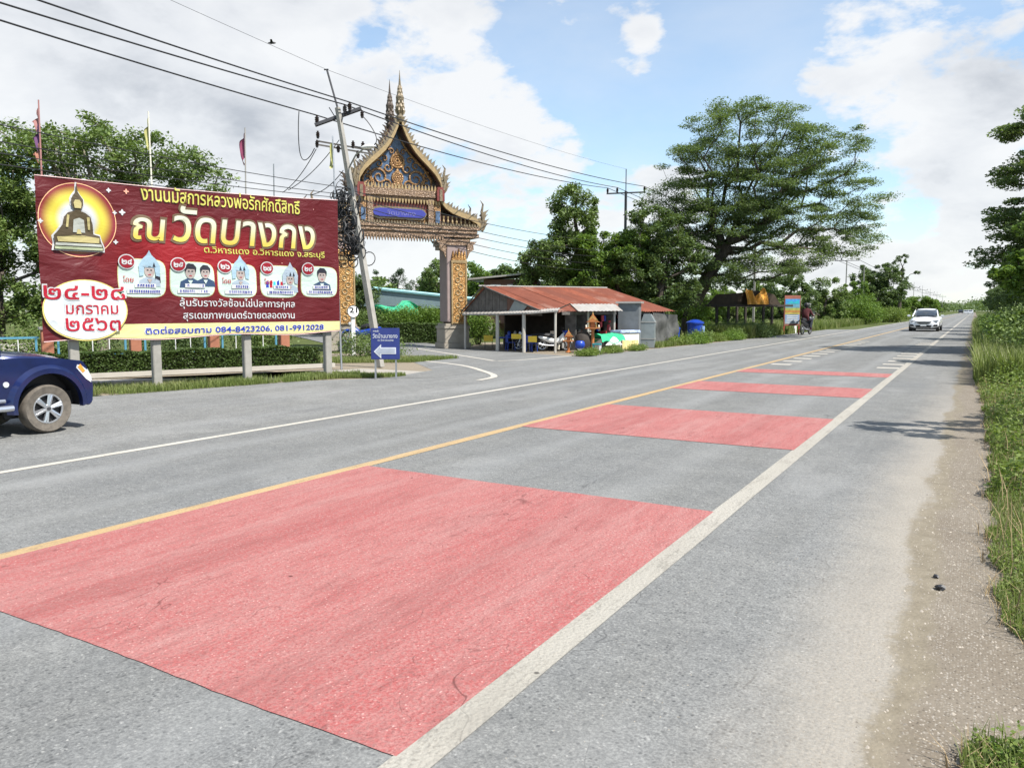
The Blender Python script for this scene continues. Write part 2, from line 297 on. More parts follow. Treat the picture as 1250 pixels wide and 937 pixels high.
def m_truck():
    s = NT('metallic_blue_paint'); n = s.noise(3, 4, 0.6)
    c = s.mix(s.rng(n, 0.3, 0.7), (0.005, 0.012, 0.066), (0.008, 0.019, 0.10)); x, y, z = s.xyz()
    c = s.mix(s.rng(s.math('ADD', z, s.math('MULTIPLY', n, 0.2)), 0.52, 0.32, 0, 0.35), c, (0.12, 0.105, 0.085))
    s.fin(c, 0.32, 0.35); s.b.inputs['Coat Weight'].default_value = 0.8; s.b.inputs['Coat Roughness'].default_value = 0.06
m_truck(); M['truck_blue'] = MATS['metallic_blue_paint']
def m_white_car():
    s = NT('white_car_paint'); s.fin((0.80, 0.81, 0.83), 0.3); s.b.inputs['Coat Weight'].default_value = 0.7
m_white_car(); M['car_white'] = MATS['white_car_paint']
def m_glass(name, col):
    s = NT(name); s.fin(col, 0.06, 0.0, 0.9); s.b.inputs['Coat Weight'].default_value = 0.5
m_glass('tinted_glass', (0.02, 0.028, 0.035)); M['glass'] = MATS['tinted_glass']
m_glass('headlamp_lens', (0.55, 0.57, 0.60)); M['lens'] = MATS['headlamp_lens']
m_glass('amber_lens', (0.75, 0.30, 0.05)); M['amber'] = MATS['amber_lens']
def m_rust():
    s = NT('rusted_corrugated_sheet'); n = s.noise(1.1, 7, 0.7); f = s.noise(7, 6, 0.75); st = s.noise(2.5, 5, 0.7)
    isl = s.N.new('ShaderNodeObjectInfo').outputs['Random']
    c = s.mix(s.rng(n, 0.32, 0.66), (0.17, 0.05, 0.028), (0.30, 0.095, 0.055))
    c = s.mix(s.rng(f, 0.5, 0.72, 0, 0.8), c, (0.13, 0.042, 0.03))
    c = s.mix(s.rng(st, 0.58, 0.76, 0, 0.65), c, (0.38, 0.19, 0.13))
    c = s.mix(s.math('MULTIPLY', isl, 0.75), c, (0.15, 0.06, 0.045)); pt = s.noise(.55, 4, .6); c = s.mix(s.rng(pt, .54, .66, 0, .5), c, (0.30, 0.20, 0.16))
    s.fin(c, 0.85, 0.1, 0.2)
m_rust(); M['rust'] = MATS['rusted_corrugated_sheet']
def m_gold(name, a, b, groove, metal=0.25, sc=9.0):
    s = NT(name); v = s.voro(sc, 'DISTANCE_TO_EDGE'); n = s.noise(sc * 0.6, 5, 0.6)
    c = s.mix(s.rng(n, 0.35, 0.65), a, b); c = s.mix(s.rng(v.outputs['Distance'], 0.0, 0.13, 0.85, 0), c, groove)
    s.bump(v.outputs['Distance'], 0.9, 0.04); return s.fin(c, 0.45, metal)
M['gold'] = m_gold('aged_gold_relief', (0.27, 0.14, 0.055), (0.42, 0.24, 0.09), (0.06, 0.03, 0.02), 0.2, 11)
M['gold_bright'] = m_gold('bright_gold_relief', (0.36, 0.175, 0.045), (0.52, 0.29, 0.085), (0.055, 0.022, 0.01), 0.25, 13)
M['gold_dull'] = m_gold('weathered_gold_moulding', (0.20, 0.125, 0.075), (0.32, 0.21, 0.125), (0.06, 0.035, 0.025), 0.1, 15)
M['gold_pale'] = plain('pale_gold_edge', (0.33, 0.235, 0.115), 0.5, 0.15, 0.2, 8)
M['gable_soffit'] = plain('dark_red_soffit', (0.11, 0.045, 0.035), 0.7, 0, 0.25, 6)
M['mosaic_dark'] = plain('dark_mosaic_finial', (0.07, 0.05, 0.035), 0.5, 0.1, 0.55, 14)
M['mosaic_light'] = plain('silvered_mosaic_finial', (0.185, 0.145, 0.09), 0.45, 0.15, 0.5, 14)
M['gate_blue'] = plain('blue_glass_mosaic', (0.075, 0.12, 0.20), 0.35, 0, 0.6, 9)
M['gate_red'] = plain('red_glass_mosaic', (0.17, 0.035, 0.028), 0.4, 0, 0.3, 9)
M['gate_pink'] = plain('pinkish_grey_render', (0.27, 0.205, 0.19), 0.8, 0, 0.1, 3)
M['plaque_blue'] = plain('blue_name_plaque', (0.04, 0.045, 0.27), 0.4, 0, 0.1)
M['base_cream'] = plain('cream_stone_base', (0.30, 0.265, 0.215), 0.8, 0, 0.12, 3)

# ---------------------------------------------------------------- mesh helpers
class MB:
    def __init__(s): s.v = []; s.f = []; s.mi = []; s.cur = 0
    def add(s, vs, fs):
        b = len(s.v); s.v += [tuple(v) for v in vs]; s.f += [tuple(b + i for i in f) for f in fs]; s.mi += [s.cur] * len(fs); return s
    def box(s, c, d, rz=0.0, taper=1.0):
        cx, cy, cz = c; hx, hy, hz = d[0] / 2, d[1] / 2, d[2] / 2; ca, sa = math.cos(rz), math.sin(rz); vs = []
        for k in (-1, 1):
            t = taper if k > 0 else 1.0
            for i, j in ((-1, -1), (1, -1), (1, 1), (-1, 1)):
                x, y = i * hx * t, j * hy * t; vs.append((cx + x * ca - y * sa, cy + x * sa + y * ca, cz + k * hz))
        return s.add(vs, [(3, 2, 1, 0), (4, 5, 6, 7), (0, 1, 5, 4), (1, 2, 6, 5), (2, 3, 7, 6), (3, 0, 4, 7)])
    def tube(s, pts, r, n=8, cap=True):
        pts = [Vector(p) for p in pts]; rs = r if isinstance(r, (list, tuple)) else [r] * len(pts); vs = []; fs = []
        up = None
        for i, p in enumerate(pts):
            d = (pts[min(i + 1, len(pts) - 1)] - pts[max(i - 1, 0)])
            if d.length < 1e-9: d = Vector((0, 0, 1))
            d.normalize()
            if up is None: up = d.orthogonal().normalized()
            a = (up - d * up.dot(d));
            if a.length < 1e-6: a = d.orthogonal()
            a.normalize(); b = d.cross(a); up = a
            for k in range(n):
                t = 2 * math.pi * k / n; vs.append(p + (a * math.cos(t) + b * math.sin(t)) * rs[i])
        for i in range(len(pts) - 1):
            for k in range(n): k2 = (k + 1) % n; fs.append((i * n + k, i * n + k2, (i + 1) * n + k2, (i + 1) * n + k))
        if cap: fs.append(tuple(range(n - 1, -1, -1))); fs.append(tuple((len(pts) - 1) * n + k for k in range(n)))
        return s.add(vs, fs)
    def lathe(s, c, prof, n=16, ang=0.0, sx=1.0, sy=1.0):
        vs = []; fs = []
        for r, z in prof:
            for k in range(n): t = 2 * math.pi * k / n + ang; vs.append((c[0] + r * math.cos(t) * sx, c[1] + r * math.sin(t) * sy, c[2] + z))
        for i in range(len(prof) - 1):
            for k in range(n): k2 = (k + 1) % n; fs.append((i * n + k, i * n + k2, (i + 1) * n + k2, (i + 1) * n + k))
        fs.append(tuple(range(n - 1, -1, -1))); fs.append(tuple((len(prof) - 1) * n + k for k in range(n)))
        return s.add(vs, fs)
    def prism(s, poly, a, b, axis='y'):
        """polygon in (p,q) pushed from a to b along axis"""
        n = len(poly)
        def P(p, q, t): return (p, t, q) if axis == 'y' else ((t, p, q) if axis == 'x' else (p, q, t))
        vs = [P(p, q, a) for p, q in poly] + [P(p, q, b) for p, q in poly]
        fs = [tuple(range(n)), tuple(range(2 * n - 1, n - 1, -1))] + [(i, i + n, (i + 1) % n + n, (i + 1) % n) for i in range(n)]
        return s.add(vs, fs)
    def disc(s, c, r, axis, w, n=20):
        ax = Vector(axis).normalized(); return s.tube([Vector(c) - ax * w / 2, Vector(c) + ax * w / 2], r, n)
    def torus(s, c, axis, R_, r, n=24, m=8):
        ax = Vector(axis).normalized(); a = ax.orthogonal().normalized(); b = ax.cross(a); vs = []; fs = []
        for i in range(n):
            t = 2 * math.pi * i / n; d = a * math.cos(t) + b * math.sin(t)
            for j in range(m): u = 2 * math.pi * j / m; vs.append(Vector(c) + d * (R_ + r * math.cos(u)) + ax * r * math.sin(u))
        for i in range(n):
            for j in range(m): i2 = (i + 1) % n; j2 = (j + 1) % m; fs.append((i * m + j, i2 * m + j, i2 * m + j2, i * m + j2))
        return s.add(vs, fs)
    def build(s, name, mat, parent=None, smooth=False, bevel=0.0):
        me = bpy.data.meshes.new(name); me.from_pydata(s.v, [], s.f)
        for m in (mat if isinstance(mat, (list, tuple)) else [mat]): me.materials.append(m)
        if isinstance(mat, (list, tuple)): me.polygons.foreach_set('material_index', s.mi)
        bm = bmesh.new(); bm.from_mesh(me); bmesh.ops.recalc_face_normals(bm, faces=bm.faces)
        if bevel: bmesh.ops.bevel(bm, geom=[e for e in bm.edges if len(e.link_faces) == 2 and e.calc_face_angle(0) > 0.5], offset=bevel, segments=2, affect='EDGES', clamp_overlap=True)
        bm.to_mesh(me); bm.free()
        if smooth:
            me.polygons.foreach_set('use_smooth', [True] * len(me.polygons))
            try: me.set_sharp_from_angle(angle=R(40))
            except Exception: pass
        me.update(); return link(name, me, parent)
def link(name, data, parent=None):
    o = bpy.data.objects.new(name, data); COL.objects.link(o)
    if parent is not None: o.parent = parent
    return o
def tag(o, label=None, cat=None, group=None, kind=None):
    if label: o['label'] = label
    if cat: o['category'] = cat
    if group: o['group'] = group
    if kind: o['kind'] = kind
    return o
def thing(name, label, cat, loc=(0, 0, 0), rz=0.0, group=None, scale=1.0):
    o = link(name, None); o.location = loc; o.rotation_euler = (0, 0, rz); o.scale = (scale,) * 3; o.empty_display_size = 0.2
    return tag(o, label, cat, group)
KIDS = {}
def dup(root, loc, rz=None, label=None, scale=None, group=None):
    def cp(o, parent):
        c = o.copy(); COL.objects.link(c)
        if parent is not None: c.parent = parent
        for ch in [x for x in o.children]: cp(ch, c)
        return c
    c = cp(root, None); c.location = loc
    if rz is not None: c.rotation_euler = (0, 0, rz)
    if label: c['label'] = label
    if group: c['group'] = group
    if scale: c.scale = (scale,) * 3 if isinstance(scale, (int, float)) else scale
    return c
def quads(name, V, mat, parent=None):
    """V: (n,4,3) array of loose quads"""
    n = len(V); me = bpy.data.meshes.new(name); me.vertices.add(n * 4); me.vertices.foreach_set('co', V.reshape(-1).astype(np.float32))
    me.loops.add(n * 4); me.loops.foreach_set('vertex_index', np.arange(n * 4, dtype=np.int32))
    me.polygons.add(n); me.polygons.foreach_set('loop_start', np.arange(0, n * 4, 4, dtype=np.int32))
    me.update(calc_edges=True); me.materials.append(mat); return link(name, me, parent)
def sheet(name, poly, z, mat, parent=None, thick=0.0, cell=None):
    b = MB()
    if thick: b.prism(poly, z - thick, z, 'z')
    else: b.add([(x, y, z) for x, y in poly], [tuple(range(len(poly)))])
    o = b.build(name, mat, parent)
    if not thick and o.data.polygons[0].normal.z < 0: o.data.flip_normals()
    return o
def grid_sheet(name, x0, x1, y0, y1, z, mat, ragged=0.0, nx=2, ny=200, seed=1, parent=None):
    rg = np.random.default_rng(seed); ys = y0 + (y1 - y0) * (np.linspace(0, 1, ny) ** 1.8); b = MB()
    wv = lambda q: sum(a * np.sin(ys * f + p + q) for a, f, p in ((.5, 2.1, 0), (.35, 5.3, 1), (.25, 12.1, 2), (.2, 29, 3))); l = wv(0) * ragged + rg.normal(0, ragged * .12, ny); r = wv(2.2) * ragged + rg.normal(0, ragged * .12, ny)
    vs = []; fs = []
    for i, y in enumerate(ys): vs += [(x0 + l[i], y, z), (x1 + r[i], y, z)]
    for i in range(ny - 1): fs.append((2 * i, 2 * i + 1, 2 * i + 3, 2 * i + 2))
    b.add(vs, fs); o = b.build(name, mat, parent)
    if o.data.polygons[0].normal.z < 0: o.data.flip_normals()
    return o

# ---------------------------------------------------------------- plants
def leaf_quads(rg, cen, size, flat=0.55, aspect=0.55, droop=0.0):
    """diamond leaves at points cen (n,3)"""
    n = len(cen); d = rg.normal(size=(n, 3)); d[:, 2] *= (1 - flat); d[:, 2] -= droop; d /= np.linalg.norm(d, axis=1)[:, None]
    nn = rg.normal(size=(n, 3)) * 0.55 + np.array([0, 0, 1.0]); w = np.cross(d, nn); w /= np.linalg.norm(w, axis=1)[:, None] + 1e-9
    L = (size * rg.uniform(0.6, 1.35, n))[:, None]; W = L * aspect * 0.5
    V = np.empty((n, 4, 3)); V[:, 0] = cen - d * L / 2; V[:, 1] = cen + w * W; V[:, 2] = cen + d * L / 2; V[:, 3] = cen - w * W
    return V
def skeleton(rg, trunk, tips, seglen=0.8, upbias=0.35, wob=0.12):
    P = [np.array(p, float) for p in trunk]; par = [-1] + list(range(len(P) - 1)); dist = [0.0] * len(P)
    hub = P[-1]; start = max(0, len(P) - 3)
    order = np.argsort(np.linalg.norm(tips - hub, axis=1)); ends = []
    for i in order:
        t = tips[i]; A = np.array(P[start:]); dv = t - A; dl = np.linalg.norm(dv, axis=1)
        cost = dl + np.array(dist[start:]) * 0.42 + np.where(A[:, 2] > t[2] + 0.2, (A[:, 2] - t[2]) * 1.2, 0)
        j = int(np.argmin(cost)) + start; p0 = P[j]; D_ = np.linalg.norm(t - p0); k = max(1, int(D_ / seglen)); prev = j
        for s_ in range(1, k + 1):
            f = s_ / k; q = p0 + (t - p0) * f; q[2] += upbias * D_ * 0.35 * math.sin(math.pi * f) * (0.5 if D_ < 1.5 else 1)
            if s_ < k: q += rg.normal(size=3) * wob * min(1.0, D_ * 0.4)
            P.append(q); par.append(prev); dist.append(dist[prev] + D_ / k); prev = len(P) - 1
        ends.append(prev)
    return P, par, ends
def branch_mesh(P, par, r_tip, r_base, name, mat, parent, expo=2.2, minr=0.0):
    n = len(P); load = np.zeros(n); kids = [0] * n
    for p in par:
        if p >= 0: kids[p] += 1
    for i in range(n - 1, -1, -1):
        if kids[i] == 0: load[i] = 1.0
        if par[i] >= 0: load[par[i]] += load[i]
    r = load ** (1 / expo); r = r_tip + (r - 1) / max(1e-6, r.max() - 1) * (r_base - r_tip)
    b = MB()
    for i in range(n):
        p = par[i]
        if p < 0 or r[i] < minr: continue
        m = 8 if r[i] > 0.12 else (5 if r[i] > 0.04 else 3)
        rp = min(r[p], r[i] * 1.5) if r[i] < 0.12 else r[p]
        b.tube([P[p], P[i]], [rp, r[i]], m, cap=False)
    return b.build(name, mat, parent, smooth=True)
def in_lobes(rg, lobes, n, shell=0.0):
    w = np.array([l[3] * l[4] * l[5] for l in lobes]) ** 0.8; w /= w.sum(); out = []
    idx = rg.choice(len(lobes), n, p=w)
    u = rg.normal(size=(n, 3)); u /= np.linalg.norm(u, axis=1)[:, None]; rad = rg.uniform(shell ** 3, 1, n) ** (1 / 3)
    L = np.array(lobes)[idx]; return L[:, :3] + u * rad[:, None] * L[:, 3:6]
def tree(name, label, base, trunk, lobes, ntips, nleaf, leaf, lmat, r_base=0.3, cl=(0.7, 0.7, 0.35), seed=0, bark='bark', group=None, flat=0.55, shell=0.45, aspect=0.55, cat='tree', r_tip=0.02, parts=('trunk', 'crown'), seglen=0.8, droop=0.0, face=(1, 0), minr=0.0, extra=None, upbias=0.35):
    """lobes in (side, depth, height, rs, rd, rh); side axis = face"""
    rg = np.random.default_rng(seed); o = thing(name, label, cat, base, 0, group)
    fx, fy = face; T = np.array([[fx, fy, 0], [-fy, fx, 0], [0, 0, 1]])
    tips = in_lobes(rg, lobes, ntips, shell); tips = tips @ T; tr = [tuple(np.array(p) @ T) for p in trunk]
    P, par, ends = skeleton(rg, tr, tips, seglen, upbias); branch_mesh(P, par, r_tip, r_base, parts[0], M[bark], o, minr=minr)
    E_ = np.array([P[e] for e in ends]); per = max(1, nleaf // len(E_)); c = np.repeat(E_, per, 0)
    g = rg.normal(size=(len(c), 3)); g /= np.linalg.norm(g, axis=1)[:, None]; g *= rg.uniform(0, 1, len(c))[:, None] ** 0.5
    csz = np.repeat(rg.uniform(0.6, 1.25, len(E_)), per)[:, None]; c = c + g * np.array(cl) * csz
    c = c[c[:, 2] > 0.05]
    quads(parts[1], leaf_quads(rg, c, leaf, flat, aspect, droop), M[lmat], o)
    return o
def bush(name, label, base, lobes, n, leaf, lmat, seed=0, group=None, cat='bush', flat=0.3, aspect=0.5, stems=8, clump=0.22, parts=('stem', 'foliage'), droop=0.0, rz=0.0):
    rg = np.random.default_rng(seed); o = thing(name, label, cat, base, rz, group)
    nc = max(6, n // 28); cc = in_lobes(rg, lobes, nc, 0.35); cc[:, 2] = np.abs(cc[:, 2])
    c = np.repeat(cc, n // nc, 0); c = c + rg.normal(size=c.shape) * clump * np.array([1, 1, 0.7]); c[:, 2] = np.abs(c[:, 2]) + 0.02
    quads(parts[1], leaf_quads(rg, c, leaf, flat, aspect, droop), M[lmat], o)
    if stems:
        b = MB()
        for k in range(stems):
            t = cc[rg.integers(len(cc))]; b.tube([(t[0] * .25, t[1] * .25, 0), (t[0] * .6, t[1] * .6, t[2] * .6), tuple(t)], [0.03, 0.02, 0.008], 4, cap=False)
        b.build(parts[0], M['bark'], o)
    return o
def blades(name, xy, hmin, hmax, width, mat, seed=0, parent=None, lean=0.5, z0=0.0):
    rg = np.random.default_rng(seed); n = len(xy); h = rg.uniform(hmin, hmax, n); a = rg.uniform(0, 2 * math.pi, n); ln = rg.uniform(0.05, lean, n) * h
    dx, dy = np.cos(a), np.sin(a); w = width * rg.uniform(0.6, 1.4, n) / 2; z0 = np.broadcast_to(z0, n)
    V = np.empty((n, 2, 4, 3)); px, py = -dy * w, dx * w; x, y = xy[:, 0], xy[:, 1]
    mx, my, mz = x + dx * ln * 0.3, y + dy * ln * 0.3, z0 + h * 0.6; tx, ty, tz = x + dx * ln, y + dy * ln, z0 + h
    def st(i, j, X_, Y_, Z_): V[:, i, j, 0] = X_; V[:, i, j, 1] = Y_; V[:, i, j, 2] = Z_
    st(0, 0, x - px, y - py, z0); st(0, 1, x + px, y + py, z0); st(0, 2, mx + px * .8, my + py * .8, mz); st(0, 3, mx - px * .8, my - py * .8, mz)
    st(1, 0, mx - px * .8, my - py * .8, mz); st(1, 1, mx + px * .8, my + py * .8, mz); st(1, 2, tx + px * .1, ty + py * .1, tz); st(1, 3, tx - px * .1, ty - py * .1, tz)
    return quads(name, V.reshape(-1, 4, 3), mat, parent)

# ================================================================ SETTING
HW_N = 900
g = sheet('ground', [(-1500, -300), (1500, -300), (1500, 3500), (-1500, 3500)], -0.03, M['grass_ground']); tag(g, kind='structure')
apron = sheet('paved_apron', [(-8.7, -14), (-8.7, 75), (-11.1, 73), (-11.3, 50), (-11.6, 38), (-12.0, 32), (-12.2, 25.5), (-13.3, 25.2), (-16.5, 26.2), (-16.6, 21.0), (-13.0, 17.6), (-12.5, 14.9), (-13.6, 13.3), (-14.6, 9.0), (-15.2, 3), (-15.5, -14)], -0.008, M['asphalt_old']); tag(apron, kind='structure')
hw = grid_sheet('highway', -8.9, 0.60, -6, HW_N, 0.0, M['asphalt'], 0.035, ny=1400, seed=3); tag(hw, kind='structure')
side = sheet('side_road', [(-12.4, 15.0), (-12.9, 17.6), (-16.2, 21.2), (-22.0, 24.4), (-34, 33.5), (-50, 45), (-47, 49), (-31, 37.5), (-19.6, 28.6), (-12.9, 25.6), (-11.8, 25.0), (-11.4, 15.4)], -0.004, M['asphalt_side']); tag(side, kind='structure')
sh = grid_sheet('gravel_shoulder', -0.75, 0.72, -6, 220, -0.006, M['gravel_dirt'], 0.03, ny=900, seed=5); tag(sh, kind='structure')
verge = sheet('dirt_verge', [(-16.6, 9.0), (-14.4, 9.0), (-13.6, 13.2), (-12.4, 15.2), (-12.9, 17.5), (-16.2, 21.0), (-20.5, 23.4), (-21.5, 22.4), (-18.0, 17.2), (-18.4, 11.4), (-20.8, 3.0), (-17, 1)], -0.014, M['dirt']); tag(verge, kind='structure')
path = sheet('footpath', [(-18.3, 11.0), (-19.9, 4.5), (-19.0, 4.0), (-17.4, 10.6), (-15.1, 17.0), (-12.9, 17.1), (-12.55, 15.7), (-13.1, 15.7), (-14.6, 15.9), (-15.8, 15.4)][::-1], -0.009, M['concrete_path']); tag(path, kind='structure')
yard = sheet('shop_yard', [(-12.3, 25.7), (-13.4, 25.4), (-19.4, 28.7), (-22, 34), (-18, 42), (-12.6, 39), (-12.1, 32)], -0.012, M['dirt']); tag(yard, kind='structure')
far_dirt = sheet('dirt_strip', [(-12.1, 29.5), (-11.55, 38), (-11.2, 47), (-11.9, 47), (-12.5, 38), (-12.9, 31)], -0.010, M['dirt']); tag(far_dirt, kind='structure')

# road markings: parts of the highway
def strip(x, w, y0, y1, mat, name='painted_line', seed=1, par=hw):
    return grid_sheet(name, x - w / 2, x + w / 2, y0, y1, 0.004, mat, 0.006, ny=160, seed=seed, parent=par)
strip(-1.70, 0.165, -6, HW_N, M['white_paint'], seed=11)
strip(-5.55, 0.155, -6, HW_N, M['yellow_paint'], seed=12)
strip(-8.50, 0.12, -6, HW_N, M['bar_paint'], seed=13)
def jag(x0, x1, y0, y1, seed):
    rg = np.random.default_rng(seed); xs = np.linspace(x0, x1, 60); a = y0 + rg.normal(0, 0.0015, 60) + .006 * np.sin(xs * 3); c = y1 + rg.normal(0, 0.002, 60) + .008 * np.sin(xs * 2.3 + 1)
    vs = []; fs = []
    for i, x in enumerate(xs): vs += [(x, a[i], 0.0045), (x, c[i], 0.0045)]
    for i in range(59): fs.append((2 * i, 2 * i + 2, 2 * i + 3, 2 * i + 1))
    b = MB(); b.add(vs, fs); return b.build('red_surface_band', M['red_paint'], hw)
for i, (a, c) in enumerate(((2.14, 6.25), (9.55, 12.62), (15.95, 17.95), (21.2, 22.5))): jag(-5.50, -1.77, a, c, 20 + i)
for k in range(15):   # short transverse bars inside both lane lines
    y = 24.6 + k * 1.72
    for xc in (-5.05, -2.08):
        w = 0.58
        if y < 46: sheet('rumble_bar', [(xc - w / 2, y), (xc + w / 2, y), (xc + w / 2, y + 0.42), (xc - w / 2, y + 0.42)], 0.0045, M['bar_paint'], hw)
def ribbon(name, pts, w, z, mat, par):
    pts = [Vector((x, y)) for x, y in pts]; q = []
    for i in range(len(pts) - 1):
        for k in range(6):
            t = k / 6; p0 = pts[max(i - 1, 0)]; p1 = pts[i]; p2 = pts[i + 1]; p3 = pts[min(i + 2, len(pts) - 1)]
            q.append(0.5 * ((2 * p1) + (p2 - p0) * t + (2 * p0 - 5 * p1 + 4 * p2 - p3) * t * t + (3 * p1 - p0 - 3 * p2 + p3) * t ** 3))
    q.append(pts[-1]); vs = []; fs = []
    for i, p in enumerate(q):
        d = (q[min(i + 1, len(q) - 1)] - q[max(i - 1, 0)]).normalized(); n = Vector((-d.y, d.x)) * w / 2
        vs += [(p.x - n.x, p.y - n.y, z), (p.x + n.x, p.y + n.y, z)]
    for i in range(len(q) - 1): fs.append((2 * i, 2 * i + 2, 2 * i + 3, 2 * i + 1))
    b = MB(); b.add(vs, fs); o = b.build(name, mat, par)
    if o.data.polygons[0].normal.z < 0: o.data.flip_normals()
    return o
ribbon('painted_line', [(-10.1, 15.5), (-10.35, 16.6), (-11.5, 17.9), (-13.5, 19.6), (-16.8, 21.2), (-21.6, 24.2)], 0.17, 0.001, M['bar_paint'], side)
ribbon('painted_line', [(-21.0, 27.2), (-17.0, 24.3), (-13.6, 21.8)], 0.15, 0.001, M['bar_paint'], side)
ribbon('painted_line', [(-13.45, 21.8), (-13.0, 23.0), (-12.6, 26.5)][:3], 0.15, 0.001, M['bar_paint'], side)

# ================================================================ BILLBOARD
BB = (-15.33, 8.26, 0); BBR = math.atan2(6.28, 1.72); BW = 6.51
bb = thing('billboard', 'large maroon temple fair banner with gold lettering on concrete posts beside the road', 'billboard', BB, BBR)
def wr(u, z):   # cloth wrinkles of the printed sheet
    edge = min(1, u / 0.4, (BW - u) / 0.4) if 0 < u < BW else 0
    return 0.016 * math.sin(u * 1.9 + z * 2.3 + 0.8 * math.sin(z * 2.1)) + 0.009 * math.sin(u * 4.3 - z * 5.1 + 1) * max(0, edge) + 0.012 * math.exp(-u * 0.9) * math.sin((u * 2.2 + z * 4.5) * 2.4) + 0.004 * math.sin(u * 9 + z * 6)
def bz0(u): return 1.04 + 0.08 * u / BW + 0.03 * math.sin(u * 2.1)
def bz1(u): return 4.19 + 0.16 * u / BW - 0.05 * math.sin(math.pi * u / BW)
def m_banner():
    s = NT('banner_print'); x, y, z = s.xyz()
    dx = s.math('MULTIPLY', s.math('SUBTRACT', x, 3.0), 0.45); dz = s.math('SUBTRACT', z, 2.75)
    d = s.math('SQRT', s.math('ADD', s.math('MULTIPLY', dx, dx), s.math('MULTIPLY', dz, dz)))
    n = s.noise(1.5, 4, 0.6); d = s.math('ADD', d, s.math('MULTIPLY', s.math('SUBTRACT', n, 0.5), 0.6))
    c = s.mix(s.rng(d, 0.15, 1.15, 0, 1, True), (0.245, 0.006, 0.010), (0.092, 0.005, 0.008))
    v = s.voro(7); c = s.mix(s.math('MULTIPLY', s.rng(v.outputs['Distance'], 0.05, 0.10, 1, 0), s.rng(s.xyz(v.outputs['Color'])[0], 0.86, 0.95)), c, (0.85, 0.45, 0.4))
    cn = s.noise(2.2, 4, 0.5, stretch=(1.0, 1, 2.2), dist=1.5); s.bump(cn, 0.26, 0.12); s.fin(c, 0.5, 0, 0.35)
m_banner(); M['banner'] = MATS['banner_print']
def ink(name, col, rough=0.45):
    if name not in M:
        s = NT('ink_' + name); cn = s.noise(2.2, 4, 0.5, stretch=(1.0, 1, 2.2), dist=1.5); s.bump(cn, 0.16, 0.12); M[name] = s.fin(col, rough + .1, 0, 0.3)
    return M[name]
def ink_grad(name, c0, c1, z0, z1):
    s = NT('ink_' + name); x, y, z = s.xyz(); M[name] = s.fin(s.mix(s.rng(z, z0, z1, 0, 1, True), c0, c1), 0.45); return M[name]
def grid_uv(name, u0, u1, f0, f1, depth, mat, nu=40, nv=16, back=False):
    b = MB(); vs = []; fs = []
    for i in range(nu + 1):
        u = u0 + (u1 - u0) * i / nu; a = f0(u) if callable(f0) else f0; c = f1(u) if callable(f1) else f1
        for j in range(nv + 1):
            z = a + (c - a) * j / nv; vs.append((u, wr(u, z) - depth, z))
    for i in range(nu):
        for j in range(nv): k = i * (nv + 1) + j; fs.append((k, k + nv + 1, k + nv + 2, k + 1))
    b.add(vs, fs); return b.build(name, mat, bb, smooth=True)
def flat_shape(name, poly_fn, depth, mat, rings=6, n=40, c=(0, 0)):
    """filled star-shaped outline poly_fn(t)->(u,z) round c"""
    b = MB(); vs = [(c[0], wr(*c) - depth, c[1])]; fs = []
    for r in range(1, rings + 1):
        for k in range(n):
            u, z = poly_fn(2 * math.pi * k / n); u = c[0] + (u - c[0]) * r / rings; z = c[1] + (z - c[1]) * r / rings; vs.append((u, wr(u, z) - depth, z))
    for k in range(n): fs.append((0, 1 + k, 1 + (k + 1) % n))
    for r in range(rings - 1):
        for k in range(n): a = 1 + r * n + k; a2 = 1 + r * n + (k + 1) % n; fs.append((a, a + n, a2 + n, a2))
    b.add(vs, fs); return b.build(name, mat, bb)
def oval(name, cu, cz, ru, rz, depth, mat, n=44, rings=6): return flat_shape(name, lambda t: (cu + ru * math.cos(t), cz + rz * math.sin(t)), depth, mat, rings, n, (cu, cz))
def poly(name, pts, depth, mat):
    pts2 = []
    for i in range(len(pts)):
        a, c = pts[i], pts[(i + 1) % len(pts)]; k = max(1, int(math.hypot(a[0] - c[0], a[1] - c[1]) / 0.12))
        for j in range(k): pts2.append((a[0] + (c[0] - a[0]) * j / k, a[1] + (c[1] - a[1]) * j / k))
    b = MB(); b.add([(u, wr(u, z) - depth, z) for u, z in pts2], [tuple(range(len(pts2)))]); return b.build(name, mat, bb)
DG = bpy.context.evaluated_depsgraph_get()
def text_mesh(body, u0, z0, w, h, mat, depth, name='lettering', offset=0.0, parent=None, warp=None, shear=0.0, rise=0.0, spacing=1.0):
    cu = bpy.data.curves.new('lettering_curve', 'FONT'); cu.body = body; cu.offset = offset; cu.shear = shear; cu.space_character = spacing; cu.resolution_u = 3
    o = bpy.data.objects.new('tmp_text', cu); COL.objects.link(o); bpy.context.view_layer.update()
    me = bpy.data.meshes.new_from_object(o.evaluated_get(bpy.context.evaluated_depsgraph_get())); bpy.data.objects.remove(o); bpy.data.curves.remove(cu)
    n = len(me.vertices); co = np.empty(n * 3, np.float32); me.vertices.foreach_get('co', co); co = co.reshape(-1, 3)
    lo = co.min(0); hi = co.max(0); x = (co[:, 0] - lo[0]) / (hi[0] - lo[0]); y = (co[:, 1] - lo[1]) / (hi[1] - lo[1])
    u = u0 + x * w; z = z0 + y * h + x * rise; out = np.empty_like(co); out[:, 0] = u; out[:, 2] = z
    out[:, 1] = [(warp(a, c) if warp else 0.0) - depth for a, c in zip(u, z)]
    me.vertices.foreach_set('co', out.reshape(-1)); me.materials.clear(); me.materials.append(mat); me.name = name; me.update()
    return link(name, me, parent if parent is not None else bb)
